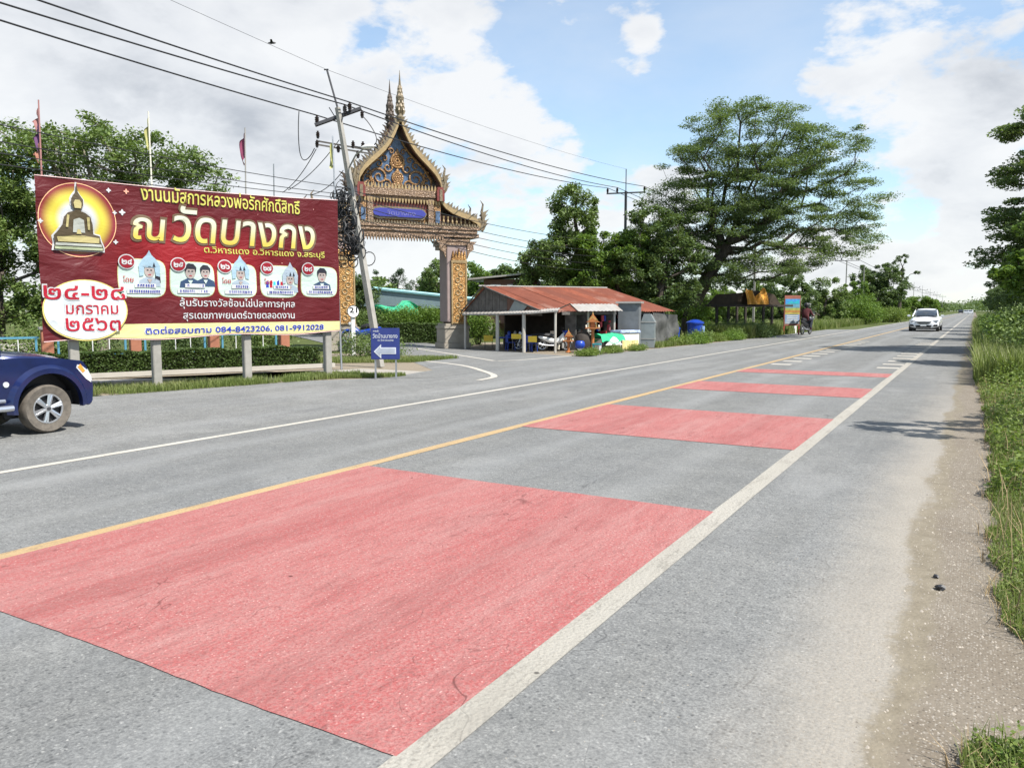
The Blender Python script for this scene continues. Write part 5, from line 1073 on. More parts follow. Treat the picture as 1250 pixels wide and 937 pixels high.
# white sedan coming towards us: local +x is forward
def sedan(label, loc, rz, scale, paint, cat='car', name='sedan_car', detail=True):
    o = thing(name, label, cat, loc, rz, None, scale)
    body_from_profile('body', [(2.22, [(.30, .24), (.50, .30), (.54, .46), (.48, .58), (.05, .60)]), (2.12, [(.74, .20), (.80, .32), (.78, .55), (.66, .66), (.05, .70)]), (1.75, [(.82, .20), (.87, .35), (.87, .62), (.74, .78), (.05, .82)]), (.95, [(.82, .20), (.88, .35), (.89, .72), (.78, .90), (.05, .98)]), (0, [(.82, .20), (.88, .35), (.90, .78), (.82, .94), (.05, .98)]), (-1.2, [(.82, .20), (.88, .35), (.90, .80), (.80, .96), (.05, 1.0)]), (-1.9, [(.80, .22), (.86, .38), (.88, .80), (.76, .98), (.05, 1.02)]), (-2.2, [(.70, .28), (.78, .42), (.78, .78), (.68, .92), (.05, .96)])], M[paint], o)
    body_from_profile('windows', [(1.02, [(.70, .90), (.66, .93), (.55, .95), (.05, .96)]), (.35, [(.74, .92), (.70, 1.14), (.60, 1.30), (.05, 1.36)]), (-.1, [(.76, .92), (.70, 1.22), (.58, 1.40), (.05, 1.46)]), (-1.0, [(.76, .92), (.70, 1.22), (.58, 1.38), (.05, 1.44)]), (-1.75, [(.72, .95), (.66, .99), (.55, 1.02), (.05, 1.04)])], M['glass'], o)
    body_from_profile('roof', [(.18, [(.60, 1.32), (.57, 1.37), (.45, 1.41), (.05, 1.42)]), (-.3, [(.64, 1.36), (.60, 1.43), (.45, 1.47), (.05, 1.49)]), (-1.0, [(.62, 1.34), (.58, 1.40), (.45, 1.45), (.05, 1.47)]), (-1.3, [(.58, 1.26), (.54, 1.30), (.42, 1.34), (.05, 1.36)])], M[paint], o)
    for sgn in (-1, 1):
        b = MB(); b.tube([(1.0, sgn * .74, .94), (.2, sgn * .63, 1.35)], .035, 6); b.build('windscreen_pillar', M[paint], o)
        b = MB(); b.box((.72, sgn * .98, 1.0), (.12, .20, .13)); b.build('door_mirror', M[paint], o, bevel=.03)
        b = MB(); b.prism([(sgn * .42, .60), (sgn * .84, .66), (sgn * .80, .76), (sgn * .62, .73), (sgn * .42, .665)], 1.86, 2.13, 'x'); b.build('headlight', M['lens'], o, bevel=.012)
        b = MB(); b.prism([(sgn * .50, .32), (sgn * .80, .34), (sgn * .78, .46), (sgn * .60, .44)], 2.02, 2.18, 'x'); b.build('fog_lamp_recess', M['black'], o)
        for x in (1.38, -1.35): wheel(o, (x, sgn * .78, .31), .31, .20, .2, 5, sgn)
    b = MB(); b.prism([(-.44, .66), (.44, .66), (.34, .54), (.20, .49), (-.20, .49), (-.34, .54)], 2.05, 2.255, 'x'); b.build('grille', M['black'], o)
    b = MB(); b.prism([(-.48, .675), (-.36, .60), (0, .57), (.36, .60), (.48, .675), (.36, .635), (0, .605), (-.36, .635)], 2.10, 2.27, 'x'); b.build('grille_bar', M['alloy'], o)
    b = MB(); b.prism([(-.42, .26), (.42, .26), (.46, .40), (-.46, .40)], 2.05, 2.215, 'x'); b.build('lower_intake', M['black'], o)
    b = MB(); b.box((2.25, 0, .40), (.02, .34, .12)); b.build('number_plate', M['white'], o)
    b = MB(); b.box((0, 0, .18), (3.9, 1.5, .08)); b.build('underbody', M['black'], o)
    return o
sedan('white sedan driving towards the camera in the near lane', (-3.40, 72.4, 0), R(-90 - 1), 1.235, 'car_white')
M['van_dark'] = plain('dark_vehicle_paint', (.03, .032, .036), .4)
# distant traffic
def box_vehicle(name, label, cat, loc, paint, w, h, l):
    o = thing(name, label, cat, loc, R(-90)); b = MB(); b.prism([(l / 2, .35), (l / 2, h * .52), (l * .36, h * .58), (l * .24, h), (-l / 2, h), (-l / 2, .35)], -w / 2, w / 2); b.build('body', M[paint], o, bevel=.08)
    b = MB(); b.prism([(l * .375, h * .60), (l * .26, h * .93), (l * .20, h * .93), (l * .3, h * .60)], -w * .42, w * .42); b.build('windscreen', M['glass'], o)
    for sx in (.3, -.3):
        for sy in (-1, 1): b = MB(); b.disc((l * sx, sy * w * .42, .36), .36, (0, 1, 0), .2, 14); b.build('wheel', M['rubber'], o)
    return o
box_vehicle('pickup_truck', 'tiny dark vehicle far down the road in the left lane', 'car', (-7.0, 520, 0), 'van_dark', 2.3, 2.3, 5)
box_vehicle('distant_car', 'tiny white car far down the road, left one of two', 'car', (-4.0, 480, 0), 'car_white', 2.2, 1.9, 4.6)
box_vehicle('distant_car', 'tiny white car far down the road nearest the right verge', 'car', (-1.9, 470, 0), 'car_white', 2.3, 2.0, 4.6)

# motorcycles: local +x forward
def motorcycle(label, loc, rz, scale, paint, accent='white', group=None):
    o = thing('motorcycle', label, 'motorcycle', loc, rz, group, scale)
    for x, nm in ((.62, 'front_wheel'), (-.60, 'rear_wheel')):
        b = MB(); b.torus((0, 0, 0), (0, 1, 0), .255, .045, 26, 8); w_ = b.build(nm, M['rubber'], o, smooth=True); w_.location = (x, 0, .30)
        b = MB(); b.torus((0, 0, 0), (0, 1, 0), .205, .012, 22, 5)
        for k in range(6): a = k * math.pi / 3; b.tube([(0, 0, 0), (.2 * math.cos(a), 0, .2 * math.sin(a))], .010, 4)
        b.disc((0, 0, 0), .05, (0, 1, 0), .08, 10); b.build('rim', M['alloy'], w_)
    for s_ in (-.07, .07): b = MB(); b.tube([(.62, s_, .30), (.44, s_, .86)], .022, 6); b.build('fork_leg', M['alloy'], o)
    b = MB(); b.tube([(.60 + .31 * math.cos(R(t)), 0, .30 + .31 * math.sin(R(t))) for t in range(20, 161, 20)], [.02, .05, .06, .065, .06, .05, .03, .02], 6); b.build('front_mudguard', M[paint], o, smooth=True)
    body_from_profile('bodywork', [(.50, [(.04, .62), (.09, .70), (.10, .82), (.05, .90)]), (.36, [(.06, .42), (.14, .55), (.15, .75), (.07, .90)]), (.18, [(.05, .36), (.10, .42), (.11, .52), (.05, .58)]), (-.1, [(.05, .34), (.10, .42), (.12, .56), (.06, .64)]), (-.45, [(.05, .48), (.10, .56), (.13, .68), (.07, .74)]), (-.85, [(.02, .66), (.06, .70), (.07, .76), (.03, .78)])], M[paint], o)
    b = MB(); b.tube([(.05, 0, .72), (-.15, 0, .77), (-.45, 0, .79), (-.72, 0, .82)], [.07, .11, .12, .07], 8); b.build('seat', M['black'], o, smooth=True)
    b = MB(); b.tube([(.36, -.33, 1.0), (.42, -.1, .95), (.42, .1, .95), (.36, .33, 1.0)], .016, 6); b.build('handlebar', M['black'], o)
    b = MB(); b.lathe((.52, 0, .88), [(.02, -.07), (.08, -.05), (.09, 0), (.07, .06), (.02, .08)], 10); b.build('headlight', M['lens'], o, smooth=True)
    for s_ in (-.28, .28): b = MB(); b.tube([(.38, s_, 1.0), (.40, s_ * 1.15, 1.12)], .008, 4); b.box((.40, s_ * 1.2, 1.15), (.02, .10, .06)); b.build('mirror', M['black'], o)
    b = MB(); b.tube([(.05, -.13, .28), (-.5, -.15, .30), (-.85, -.15, .40)], [.025, .045, .045], 7); b.build('exhaust', M['steel'], o)
    b = MB(); b.box((-.02, 0, .34), (.36, .2, .22)); b.build('engine', M['dark_steel'], o, bevel=.03)
    b = MB(); b.prism([(.30, .48), (.44, .62), (.42, .80), (.30, .72)], -.155, .155); b.build('leg_shield', M[accent], o)
    return o
motorcycle('blue motorcycle parked behind the number 21 marker post', (-21.4, 24.2, .28), R(210), .95, 'plastic_blue')
motorcycle('motorcycle parked under the shop awning, left one of two', (-15.75, 28.1, 0), R(200), .82, 'black', 'white', 'motorcycles parked at the shop')
motorcycle('motorcycle parked at the shop beside the small spirit house', (-14.75, 28.3, 0), R(35), .82, 'white', 'white', 'motorcycles parked at the shop')
mr = motorcycle('dark motorcycle with a rider beside the tall advertising board', (-9.95, 56.6, 0), R(82), 1.28, 'black', 'chair_red')
# rider
def figure(name, label, loc, rz, joints, bones, parent_scale=1.0):
    o = thing(name, label, 'person', loc, rz, None, parent_scale); return o
def skin_mesh(name, verts, edges, radii, mat, parent, root=0, sub=2):
    me = bpy.data.meshes.new(name); me.from_pydata(verts, edges, []); me.materials.append(mat); ob = link(name, me, parent)
    md = ob.modifiers.new('skin', 'SKIN'); md.use_smooth_shade = True
    for i, v in enumerate(me.skin_vertices[0].data): v.radius = (radii[i], radii[i]) if not isinstance(radii[i], tuple) else radii[i]; v.use_root = (i == root)
    s_ = ob.modifiers.new('sub', 'SUBSURF'); s_.levels = sub; s_.render_levels = sub; return ob
rd = thing('person', 'rider in a maroon jacket and dark helmet sitting on the motorcycle by the board', 'person', (-9.95, 56.6, 0), R(82), scale=1.28)
V_ = [(-.18, 0, .86), (-.14, 0, 1.08), (-.08, 0, 1.30), (-.06, 0, 1.40), (-.03, 0, 1.52), (-.02, 0, 1.62),
      (-.08, -.19, 1.31), (.08, -.25, 1.10), (.30, -.27, 1.02), (-.08, .19, 1.31), (.08, .25, 1.10), (.30, .27, 1.02),
      (-.14, -.12, .84), (.22, -.20, .80), (.10, -.19, .36), (.22, -.19, .28), (-.14, .12, .84), (.22, .20, .80), (.10, .19, .36), (.22, .19, .28)]
E_ = [(0, 1), (1, 2), (2, 3), (3, 4), (4, 5), (2, 6), (6, 7), (7, 8), (2, 9), (9, 10), (10, 11), (0, 12), (12, 13), (13, 14), (14, 15), (0, 16), (16, 17), (17, 18), (18, 19)]
skin_mesh('body', V_, E_, [.15, .15, .16, .065, .085, .08, .085, .06, .045, .085, .06, .045, .105, .085, .055, .045, .105, .085, .055, .045], M['maroon_cloth'], rd)
b = MB(); b.lathe((-.02, 0, 1.56), [(.02, -.10), (.12, -.08), (.145, 0), (.13, .08), (.08, .14), (.01, .16)], 14); b.build('helmet', M['black'], rd, smooth=True)
b = MB(); b.lathe((.03, 0, 1.53), [(.02, -.05), (.10, -.04), (.115, 0), (.09, .05), (.02, .06)], 12); b.build('face', M['skin'], rd, smooth=True)
b = MB()
for s_ in (-1, 1): b.tube([(-.12, s_ * .12, .84), (.22, s_ * .20, .81), (.10, s_ * .19, .38)], [.118, .098, .07], 8)
for k, s_ in enumerate((-1, 1)):
    b = MB(); b.tube([(-.12, s_ * .12, .84), (.22, s_ * .20, .81), (.10, s_ * .19, .38)], [.118, .098, .07], 8); b.build('trouser_leg', M['jeans'], rd, smooth=True)
    b = MB()
    for q in range(5): b.tube([(.30, s_ * (.25 + .012 * q), 1.02), (.36, s_ * (.25 + .014 * q), 1.03), (.375, s_ * (.25 + .014 * q), 1.0)], [.011, .010, .008], 5)
    b.build('hand', M['skin'], rd)

# ================================================================ SHOP
GA = Vector((-14.80, 27.30, 1.62)); GB = Vector((-19.45, 28.45, 1.52)); RP = Vector((-17.98, 27.98, 2.66)); RQ = Vector((-15.25, 34.7, 2.71)); EA = GA; EB = Vector((-12.28, 35.9, 1.63)); EC = Vector((-19.0, 37.0, 1.6))
shp = thing('roadside_shop', 'open-fronted wooden shop with a rusty red corrugated roof and white awning', 'shop', (-15.6, 30.5, 0))
SO = Vector((-15.6, 30.5, 0))
def corr_sheet(p00, p01, p10, p11, mat, waves, amp=.022, name='roof_sheet', ny=5, par=shp):
    """p0*: bottom edge ends, p1*: top edge ends"""
    p00, p01, p10, p11 = [Vector(p) - SO for p in (p00, p01, p10, p11)]; b = MB(); nx = waves * 4; vs = []; fs = []; nrm = (p01 - p00).cross(p10 - p00).normalized()
    for j in range(ny + 1):
        for i in range(nx + 1):
            u = i / nx; v = j / ny; q = (p00.lerp(p01, u)).lerp(p10.lerp(p11, u), v); vs.append(q + nrm * amp * math.sin(2 * math.pi * waves * u))
    for j in range(ny):
        for i in range(nx): k = j * (nx + 1) + i; fs.append((k, k + 1, k + nx + 2, k + nx + 1))
    b.add(vs, fs); return b.build(name, mat, par, smooth=True)
NS = 11; rg = np.random.default_rng(8)
for k in range(NS):
    a, c = k / NS, (k + 1) / NS + .006; lift = Vector((0, 0, .012 * (k % 2) + rg.normal() * .006)); dn = Vector((.10, -.03, -.04)) * rg.uniform(0, 1)
    corr_sheet(EA.lerp(EB, a) + lift + dn, EA.lerp(EB, min(c, 1)) + lift + dn, RP.lerp(RQ, a) + lift, RP.lerp(RQ, min(c, 1)) + lift, M['rust'], 5)
    corr_sheet(EC.lerp(GB, 1 - a) + lift, EC.lerp(GB, 1 - min(c, 1)) + lift, RP.lerp(RQ, a) + lift, RP.lerp(RQ, min(c, 1)) + lift, M['rust'], 5)
for k in range(7):
    a, c = k / 7, (k + 1) / 7; corr_sheet(EB.lerp(EC, a), EB.lerp(EC, c), RQ, RQ + Vector((0, 0, .001)), M['rust'], 5)
b = MB(); b.tube([RP - SO + Vector((-.1, -.2, .03)), RQ - SO + Vector((0, 0, .03))], .035, 6); b.build('ridge_cap', M['tin'], shp)
b = MB(); b.tube([RP - SO + Vector((-.02, -.06, .02)), GA - SO + Vector((0, -.06, .02))], .035, 4); b.tube([RP - SO + Vector((-.02, -.06, .02)), GB - SO + Vector((0, -.06, .02))], .035, 4); b.build('verge_board', M['wood_grey'], shp)
# gable boards, one by one
gd = (GA - GB); gd.z = 0; gl = gd.length; gd.normalize(); gn = Vector((gd.y, -gd.x, 0)); ga = math.atan2(gd.y, gd.x); pk_t = (RP - GB).dot(gd)
nb = 22
for k in range(nb):
    t0, t1 = gl * k / nb + .008, gl * (k + 1) / nb - .008
    def top(t): return (GB.z + (RP.z - GB.z) * t / pk_t if t < pk_t else RP.z + (GA.z - RP.z) * (t - pk_t) / (gl - pk_t)) - .05
    if top((t0 + t1) / 2) - 1.45 < .06: continue
    b = MB(); q = GB - SO - gn * .02; y0, y1 = 0.0, .03
    pts = [(t0, 1.45), (t1, 1.45), (t1, top(t1)), (t0, top(t0))]; vs = [(q.x + gd.x * t - gn.x * y, q.y + gd.y * t - gn.y * y, z) for y in (y0 + .006 * (k % 2), y1) for t, z in pts]
    b.add(vs, [(0, 1, 2, 3), (7, 6, 5, 4), (0, 4, 5, 1), (1, 5, 6, 2), (2, 6, 7, 3), (3, 7, 4, 0)]); b.build('gable_board', M['wood_grey'] if k < 13 or k > 18 else M['wood_brown'], shp)
b = MB(); q = GB - SO + gn * .05; vs = [(q.x + gd.x * t, q.y + gd.y * t, z) for t, z in ((3.0, 1.62), (3.75, 1.60), (4.05, 1.84), (3.35, 2.08))]; vs += [(x - gn.x * .02, y - gn.y * .02, z) for x, y, z in vs]
b.add(vs, [(0, 1, 2, 3), (7, 6, 5, 4), (0, 4, 5, 1), (1, 5, 6, 2), (2, 6, 7, 3), (3, 7, 4, 0)]); b.build('loose_tin_patch', M['booth_metal'], shp)
# awning along the gable and corner
AW = [(-18.9, 27.75, 1.51), (-16.7, 27.05, 1.53), (-15.1, 26.72, 1.57), (-13.9, 26.95, 1.66)]; AI = [(-19.3, 28.5, 1.62), (-17.0, 27.95, 1.64), (-15.3, 27.5, 1.68), (-14.4, 28.2, 1.76)]
for k in range(3):
    for h_ in range(2):
        a0, a1 = h_ / 2, (h_ + 1) / 2; p = [Vector(AW[k]).lerp(Vector(AW[k + 1]), a0), Vector(AW[k]).lerp(Vector(AW[k + 1]), a1), Vector(AI[k]).lerp(Vector(AI[k + 1]), a0), Vector(AI[k]).lerp(Vector(AI[k + 1]), a1)]
        corr_sheet(*p, M['tin'], 5, .014, 'awning_sheet', 2)
    b = MB(); b.tube([Vector(AW[k]) - SO - Vector((0, 0, .03)), Vector(AW[k + 1]) - SO - Vector((0, 0, .03))], .038, 4); b.build('awning_fascia', M['tin'], shp)
for x, y, h, r_ in ((-18.8, 27.8, 1.5, .05), (-16.75, 27.12, 1.52, .075), (-15.35, 26.85, 1.55, .075), (-14.05, 27.05, 1.64, .05), (-13.75, 29.4, 1.6, .05), (-13.35, 31.2, 1.6, .05), (-13.1, 32.2, 1.6, .05), (-12.95, 34.3, 1.6, .045), (-12.7, 35.6, 1.6, .045)):
    b = MB(); b.tube([(x - SO.x, y - SO.y, 0), (x - SO.x, y - SO.y, h)], r_, 8); b.build('post', M['offwhite'] if r_ > .04 else M['wood_grey'], shp)
def wall(name, a, c, z0, z1, mat, t=.05):
    a = Vector((*a, 0)); c = Vector((*c, 0)); d = c - a; b = MB(); m_ = (a + c) / 2 - SO; b.box((m_.x, m_.y, (z0 + z1) / 2), (d.length, t, z1 - z0), math.atan2(d.y, d.x)); return b.build(name, mat, shp)
wall('back_wall', (-18.6, 31.0), (-17.2, 36.6), 0, 1.6, M['wood_dark']); wall('back_wall', (-18.2, 30.6), (-17.3, 30.2), 0, 1.6, M['wood_dark']); wall('end_wall', (-17.2, 36.6), (-12.8, 35.9), 0, 1.6, M['wood_dark'])
wall('partition', (-17.6, 30.2), (-14.2, 30.9), 0, 1.6, M['wood_dark']); wall('partition', (-17.3, 28.6), (-17.5, 30.3), 0, 1.5, M['wood_dark'])
wall('counter_wall', (-13.75, 29.6), (-13.05, 32.6), .0, .62, M['wood_grey']); wall('counter_wall', (-13.05, 32.6), (-12.9, 34.4), 0, .75, M['wood_grey']); wall('header', (-14.2, 27.9), (-12.95, 34.4), 1.48, 1.60, M['wood_grey'], .04)
b = MB(); b.box((0, 0, 0), (.1, .1, .1))
# small white canopy over the counter
p = [(-13.65, 28.2, 1.62), (-12.95, 31.2, 1.64), (-14.2, 28.6, 1.92), (-13.5, 31.6, 1.94)]; corr_sheet(*p, M['tin'], 12, .012, 'canopy_sheet', 2); b = MB(); b.tube([Vector(p[0]) - SO, Vector(p[2]) - SO, Vector((-14.5, 28.2, 1.72)) - SO], .03, 4); b.build('canopy_frame', M['wood_dark'], shp)
# grey tarpaulin hung on the right end
b = MB(); vs = []; fs = []; A_ = Vector((-12.62, 34.2, 0)); B_ = Vector((-12.55, 37.2, 0))
for i in range(21):
    for j in range(11): u = i / 20; v = j / 10; q = A_.lerp(B_, u) - SO; vs.append((q.x + .06 * math.sin(u * 11 + v * 5) + .05 * math.sin(u * 5 - v * 8), q.y, .05 + 1.5 * v - .12 * u * v))
for i in range(20):
    for j in range(10): k = i * 11 + j; fs.append((k, k + 11, k + 12, k + 1))
b.add(vs, fs); b.build('tarpaulin_wall', M['tarp_grey'], shp, smooth=True)
# goods hung in the openings
rg = np.random.default_rng(21)
for k in range(26):
    t = rg.uniform(.12, .95); q = Vector((-13.85, 29.2, 0)).lerp(Vector((-13.1, 33.6, 0)), t) - SO; z = rg.uniform(.75, 1.4); b = MB(); b.box((q.x - .15, q.y, z), (.06, rg.uniform(.08, .2), rg.uniform(.1, .3))); b.build('hanging_goods', M[('chair_red', 'pink_goods', 'cream', 'plastic_blue', 'tin', 'chair_red')[k % 6]], shp)
for k in range(34):
    t = rg.uniform(0, 1); q = Vector((-14.35, 28.3, 0)).lerp(Vector((-13.2, 33.4, 0)), t) - SO; z = rg.uniform(.05, .75); w_, h_ = rg.uniform(.08, .28), rg.uniform(.08, .26); b = MB(); b.box((q.x - rg.uniform(-.05, .8), q.y, z + h_ / 2), (w_, w_ * rg.uniform(.6, 1.2), h_), rg.uniform(0, 3)); b.build('goods_box', M[('wood_brown', 'cream', 'plastic_blue', 'tin', 'chair_red', 'wood_grey', 'black', 'teal_plastic')[k % 8]], shp, bevel=.008)
for y0 in (28.9, 29.7, 31.6): q = Vector((-14.0 + (y0 - 28.9) * .2, y0, 0)) - SO; b = MB(); b.box((q.x - .3, q.y, .8), (.5, .06, 1.5)); b.build('shelf_side', M['wood_grey'], shp)
def put(o, label, cat, loc, rz=0, group=None, scale=None):
    o.location = loc; o.rotation_euler = (0, 0, rz)
    if scale: o.scale = (scale,) * 3
    return tag(o, label, cat, group)
# grey metal booth and block behind it
bt = thing('metal_booth', 'tall narrow grey sheet-metal cabinet with a slanted top at the shop front', 'cabinet', (-12.52, 33.1, 0), R(15))
b = MB(); b.prism([(-.30, 0), (.30, 0), (.30, 1.16), (.12, 1.5), (-.18, 1.5), (-.30, 1.16)], -.32, .32); b.build('cabinet_body', M['booth_metal'], bt, bevel=.012)
for z in (.40, 1.14): b = MB(); b.box((0, 0, z), (.64, .68, .03)); b.build('seam', M['tin'], bt)
bk = thing('gas_housing', 'square dark grey block with a pale cap beside the metal cabinet', 'enclosure', (-13.05, 32.2, 0), R(15))
b = MB(); b.box((0, 0, .98), (.9, .9, 1.96)); b.build('housing', M['booth_grey'], bk, bevel=.01); b = MB(); b.box((0, 0, 2.0), (1.1, 1.1, .08)); b.build('cap', M['tin'], bk); b = MB(); b.box((.47, -.1, .45), (.02, .5, .5)); b.build('notice_panel', M['booth_metal'], bk)
# spirit houses
def spirit(label, loc, s, h):
    o = thing('spirit_house', label, 'spirit house', loc, R(20), 'orange spirit houses', s); b = MB(); b.lathe((0, 0, 0), [(.22, 0), (.22, .06), (.10, .12), (.085, h - .1), (.14, h - .05), (.16, h)], 8); b.build('pedestal', M['orange_spirit'], o)
    b = MB(); b.box((0, 0, h + .03), (.78, .6, .06)); b.build('platform', M['orange_spirit'], o)
    for x in (-.2, .2):
        for y in (-.14, .14): b = MB(); b.box((x, y, h + .2), (.05, .05, .32)); b.build('column', M['gold_spirit'], o)
    b = MB(); b.box((0, .05, h + .2), (.26, .2, .3)); b.build('shrine_box', M['orange_spirit'], o)
    for k, (w, z) in enumerate(((.36, .36), (.27, .48), (.19, .58))): b = MB(); b.prism([(-w, h + z), (w, h + z), (w * .5, h + z + .09), (0, h + z + .24), (-w * .5, h + z + .09)], -.22 + k * .05, .22 - k * .05); b.build('roof_tier', M['orange_spirit'] if k != 1 else M['gold_spirit'], o)
    b = MB(); b.lathe((0, 0, h + .78), [(.05, 0), (.03, .06), (.012, .12), (.002, .24)], 6); b.build('spire', M['gold_spirit'], o)
    for x in (-.34, .34): b = MB(); b.tube([(x, -.2, h + .06), (x * 1.05, -.2, h + .14), (x, -.2, h + .22)], [.04, .05, .02], 6); b.build('figurine', M['cream'], o)
    return o
spirit('tall orange spirit house on a pedestal in front of the shop counter', (-13.05, 28.35, 0), .72, 1.30); spirit('short orange spirit house left of the tall one', (-13.75, 27.6, 0), .52, .85)
b = MB(); b.lathe((0, 0, 0), [(.22, 0), (.30, .1), (.34, .4), (.30, .66), (.22, .76), (.24, .80)], 16); put(b.build('water_jar', M['wood_dark'], None, smooth=True), 'big dark round jar standing between the two orange spirit houses', 'jar', (-13.45, 28.3, 0))
def drum(label, loc, s, m_='plastic_blue'):
    o = thing('plastic_jar', label, 'jar', loc, 0, None, s); b = MB(); b.lathe((0, 0, .16), [(.10, 0), (.17, .05), (.20, .16), (.17, .28), (.12, .32)], 14); b.build('bowl', M[m_], o, smooth=True)
    b = MB(); b.lathe((0, 0, 0), [(.12, 0), (.07, .05), (.07, .12), (.12, .17)], 10); b.build('foot', M['white'], o); return o
drum('small round blue and white jar at the foot of the spirit houses', (-13.2, 27.5, 0), 1.0)
o = thing('small_stool', 'little teal stool with white legs on the grass before the shop', 'stool', (-12.5, 27.55, 0), R(20)); b = MB(); b.box((0, 0, .36), (.36, .34, .05)); b.build('seat', M['teal_plastic'], o, bevel=.01)
for x in (-.13, .13):
    for y in (-.12, .12): b = MB(); b.box((x, y, .17), (.06, .06, .34)); b.build('leg', M['white'] if x > 0 else M['teal_plastic'], o)
# tables, chairs and boards
def table(label, loc, rz, w, d, h, m_, lm='wood_grey', group=None):
    o = thing('table', label, 'table', loc, rz, group); b = MB(); b.box((0, 0, h), (w, d, .04)); b.build('tabletop', M[m_], o, bevel=.008)
    for x in (-1, 1):
        for y in (-1, 1): b = MB(); b.box((x * (w / 2 - .04), y * (d / 2 - .04), h / 2 - .01), (.04, .04, h - .02)); b.build('leg', M[lm], o)
    return o
def board(label, loc, rz, w, h, z, m_):
    o = thing('hanging_board', label, 'board', loc, rz, 'yellow boards on the shop tables'); b = MB(); b.box((0, 0, z), (w, .03, h)); b.build('panel', M[m_], o); 
    for x in (-w * .4, w * .4): b = MB(); b.box((x, .02, z / 2), (.025, .025, z)); b.build('leg', M['wood_grey'], o)
    return o
board('yellow board beside the second awning post from the left', (-16.05, 27.45, 0), R(10), .42, .20, .60, 'yellow_plastic'); board('yellow board in front of the third awning post', (-15.1, 27.1, 0), R(12), .36, .24, .52, 'yellow_plastic'); board('dull yellow crate board in the left opening of the shop', (-18.0, 28.4, 0), R(10), .42, .26, .46, 'yellow_plastic')
def chair(label, loc, rz, m_='plastic_blue'):
    o = thing('plastic_chair', label, 'chair', loc, rz, 'blue chairs under the shop awning', .78); b = MB(); b.box((0, 0, .44), (.42, .42, .04)); b.build('seat', M[m_], o, bevel=.012); b = MB(); b.prism([(-.20, .46), (.20, .46), (.18, .84), (-.18, .84)], .18, .22); b.build('backrest', M[m_], o, bevel=.01)
    for x in (-.18, .18):
        for y in (-.18, .18): b = MB(); b.tube([(x * 1.15, y * 1.15, 0), (x, y, .44)], .02, 5); b.build('leg', M[m_], o)
    return o
for lab, loc, rz in (('blue plastic chair right behind the second awning post', (-16.45, 27.65, 0), 2.4), ('blue plastic chair between the two yellow boards', (-15.7, 27.75, 0), 3.4), ('blue plastic chair deeper under the awning at the shop wall', (-16.3, 28.4, 0), .3), ('blue plastic chair just behind the third awning post', (-15.35, 27.5, 0), 2.9)): chair(lab, loc, rz)
table('low table in shade under the shop awning with blue goods', (-16.6, 28.3, 0), .2, 1.3, .6, .52, 'plastic_blue')
for k, (x, m_) in enumerate(((-16.9, 'plastic_blue'), (-16.6, 'tin'), (-16.35, 'plastic_blue'))): b = MB(); b.lathe((0, 0, 0), [(.06, 0), (.08, .05), (.07, .2), (.03, .26)], 8); put(b.build('bottle', M[m_], None, smooth=True), ('blue jar on the left of the shaded low table', 'pale jar in the middle of the shaded low table', 'blue jar on the right of the shaded low table')[k], 'jar', (x, 28.3, .54))
table('shop display table covered with green and white cloth', (-12.85, 29.35, 0), R(72), 1.25, .6, .50, 'cream'); 
b = MB(); vs = []; fs = []
for i in range(15):
    for j in range(9): u = i / 14; v = j / 8; vs.append(((u - .5) * 1.35, (v - .5) * .75, .56 + .13 * math.sin(u * 9 + v * 3) * (1 - abs(v - .5)) - (.22 * max(0, abs(v - .5) - .38) / .12)))
for i in range(14):
    for j in range(8): k = i * 9 + j; fs.append((k, k + 9, k + 10, k + 1))
b.add(vs, fs); put(b.build('table_cloth', M['green_cloth'], None), 'crumpled green cloth spread over the display table', 'cloth', (-12.8, 29.2, .03), R(72), scale=1.05)
b = MB(); b.prism([(-.5, 0), (.5, 0), (.1, .30), (-.05, .34)], -.02, .02); put(b.build('folded_cloth', M['white'], None), 'white folded cloth hanging in front of the green cloth', 'cloth', (-12.45, 29.1, .27), R(72))
ct = thing('covered_counter', 'counter with a pale blue cover and a yellow and white front panel', 'counter', (-12.75, 31.0, 0), R(74)); b = MB(); b.box((0, 0, .35), (1.25, .5, .70)); b.build('body', M['cream'], ct); b = MB(); b.box((0, 0, .76), (1.35, .62, .12)); b.build('cover', plain('blue_white_cover', (.42, .50, .68), .7, 0, .5, 6), ct, bevel=.03); b = MB(); b.box((0, -.26, .22), (1.1, .03, .36)); b.build('front_panel', plain('yellow_print_panel', (.72, .56, .24), .6, 0, .5, 5), ct)
# pavilion under the rain tree
pv = thing('market_pavilion', 'dark timber pavilion with brown and orange tarpaulin over its roof under the rain tree', 'pavilion', (-13.9, 53.2, 0), R(58)); 
for k, x in enumerate((-2.5, -1.5, 1.6, 2.4)):
    for y in (-.9, 1.6): b = MB(); b.box((x, y, .98), (.14, .14, 1.96)); b.build('post', M['wood_dark'], pv)
b = MB(); b.box((.1, -.95, 1.98), (8.3, .12, .14)); b.box((.1, 1.6, 1.98), (7.0, .12, .14)); b.build('beam', M['wood_dark'], pv)
for z in (.62, .78): b = MB(); b.box((0, -.85, z), (5.0, .08, .06)); b.build('rail', M['wood_dark'], pv)
b = MB(); b.prism([(-3.2, 1.98), (3.4, 1.98), (2.7, 2.75), (1.2, 3.0), (-.6, 2.8), (-2.4, 2.7)], -.75, -.70); b.build('tarpaulin', M['bronze_tarp'], pv)
b = MB(); vs = []; fs = []
for i in range(17):
    for j in range(9): u = i / 16; v = j / 8; vs.append((-.1 + 1.9 * u, -.86 - .10 * math.sin(u * 19 + v * 2) - .3 * (1 - v), 2.06 + (.80 + .24 * math.sin(u * 9) + .1 * math.sin(u * 23)) * v))
for i in range(16):
    for j in range(8): k = i * 9 + j; fs.append((k, k + 9, k + 10, k + 1))
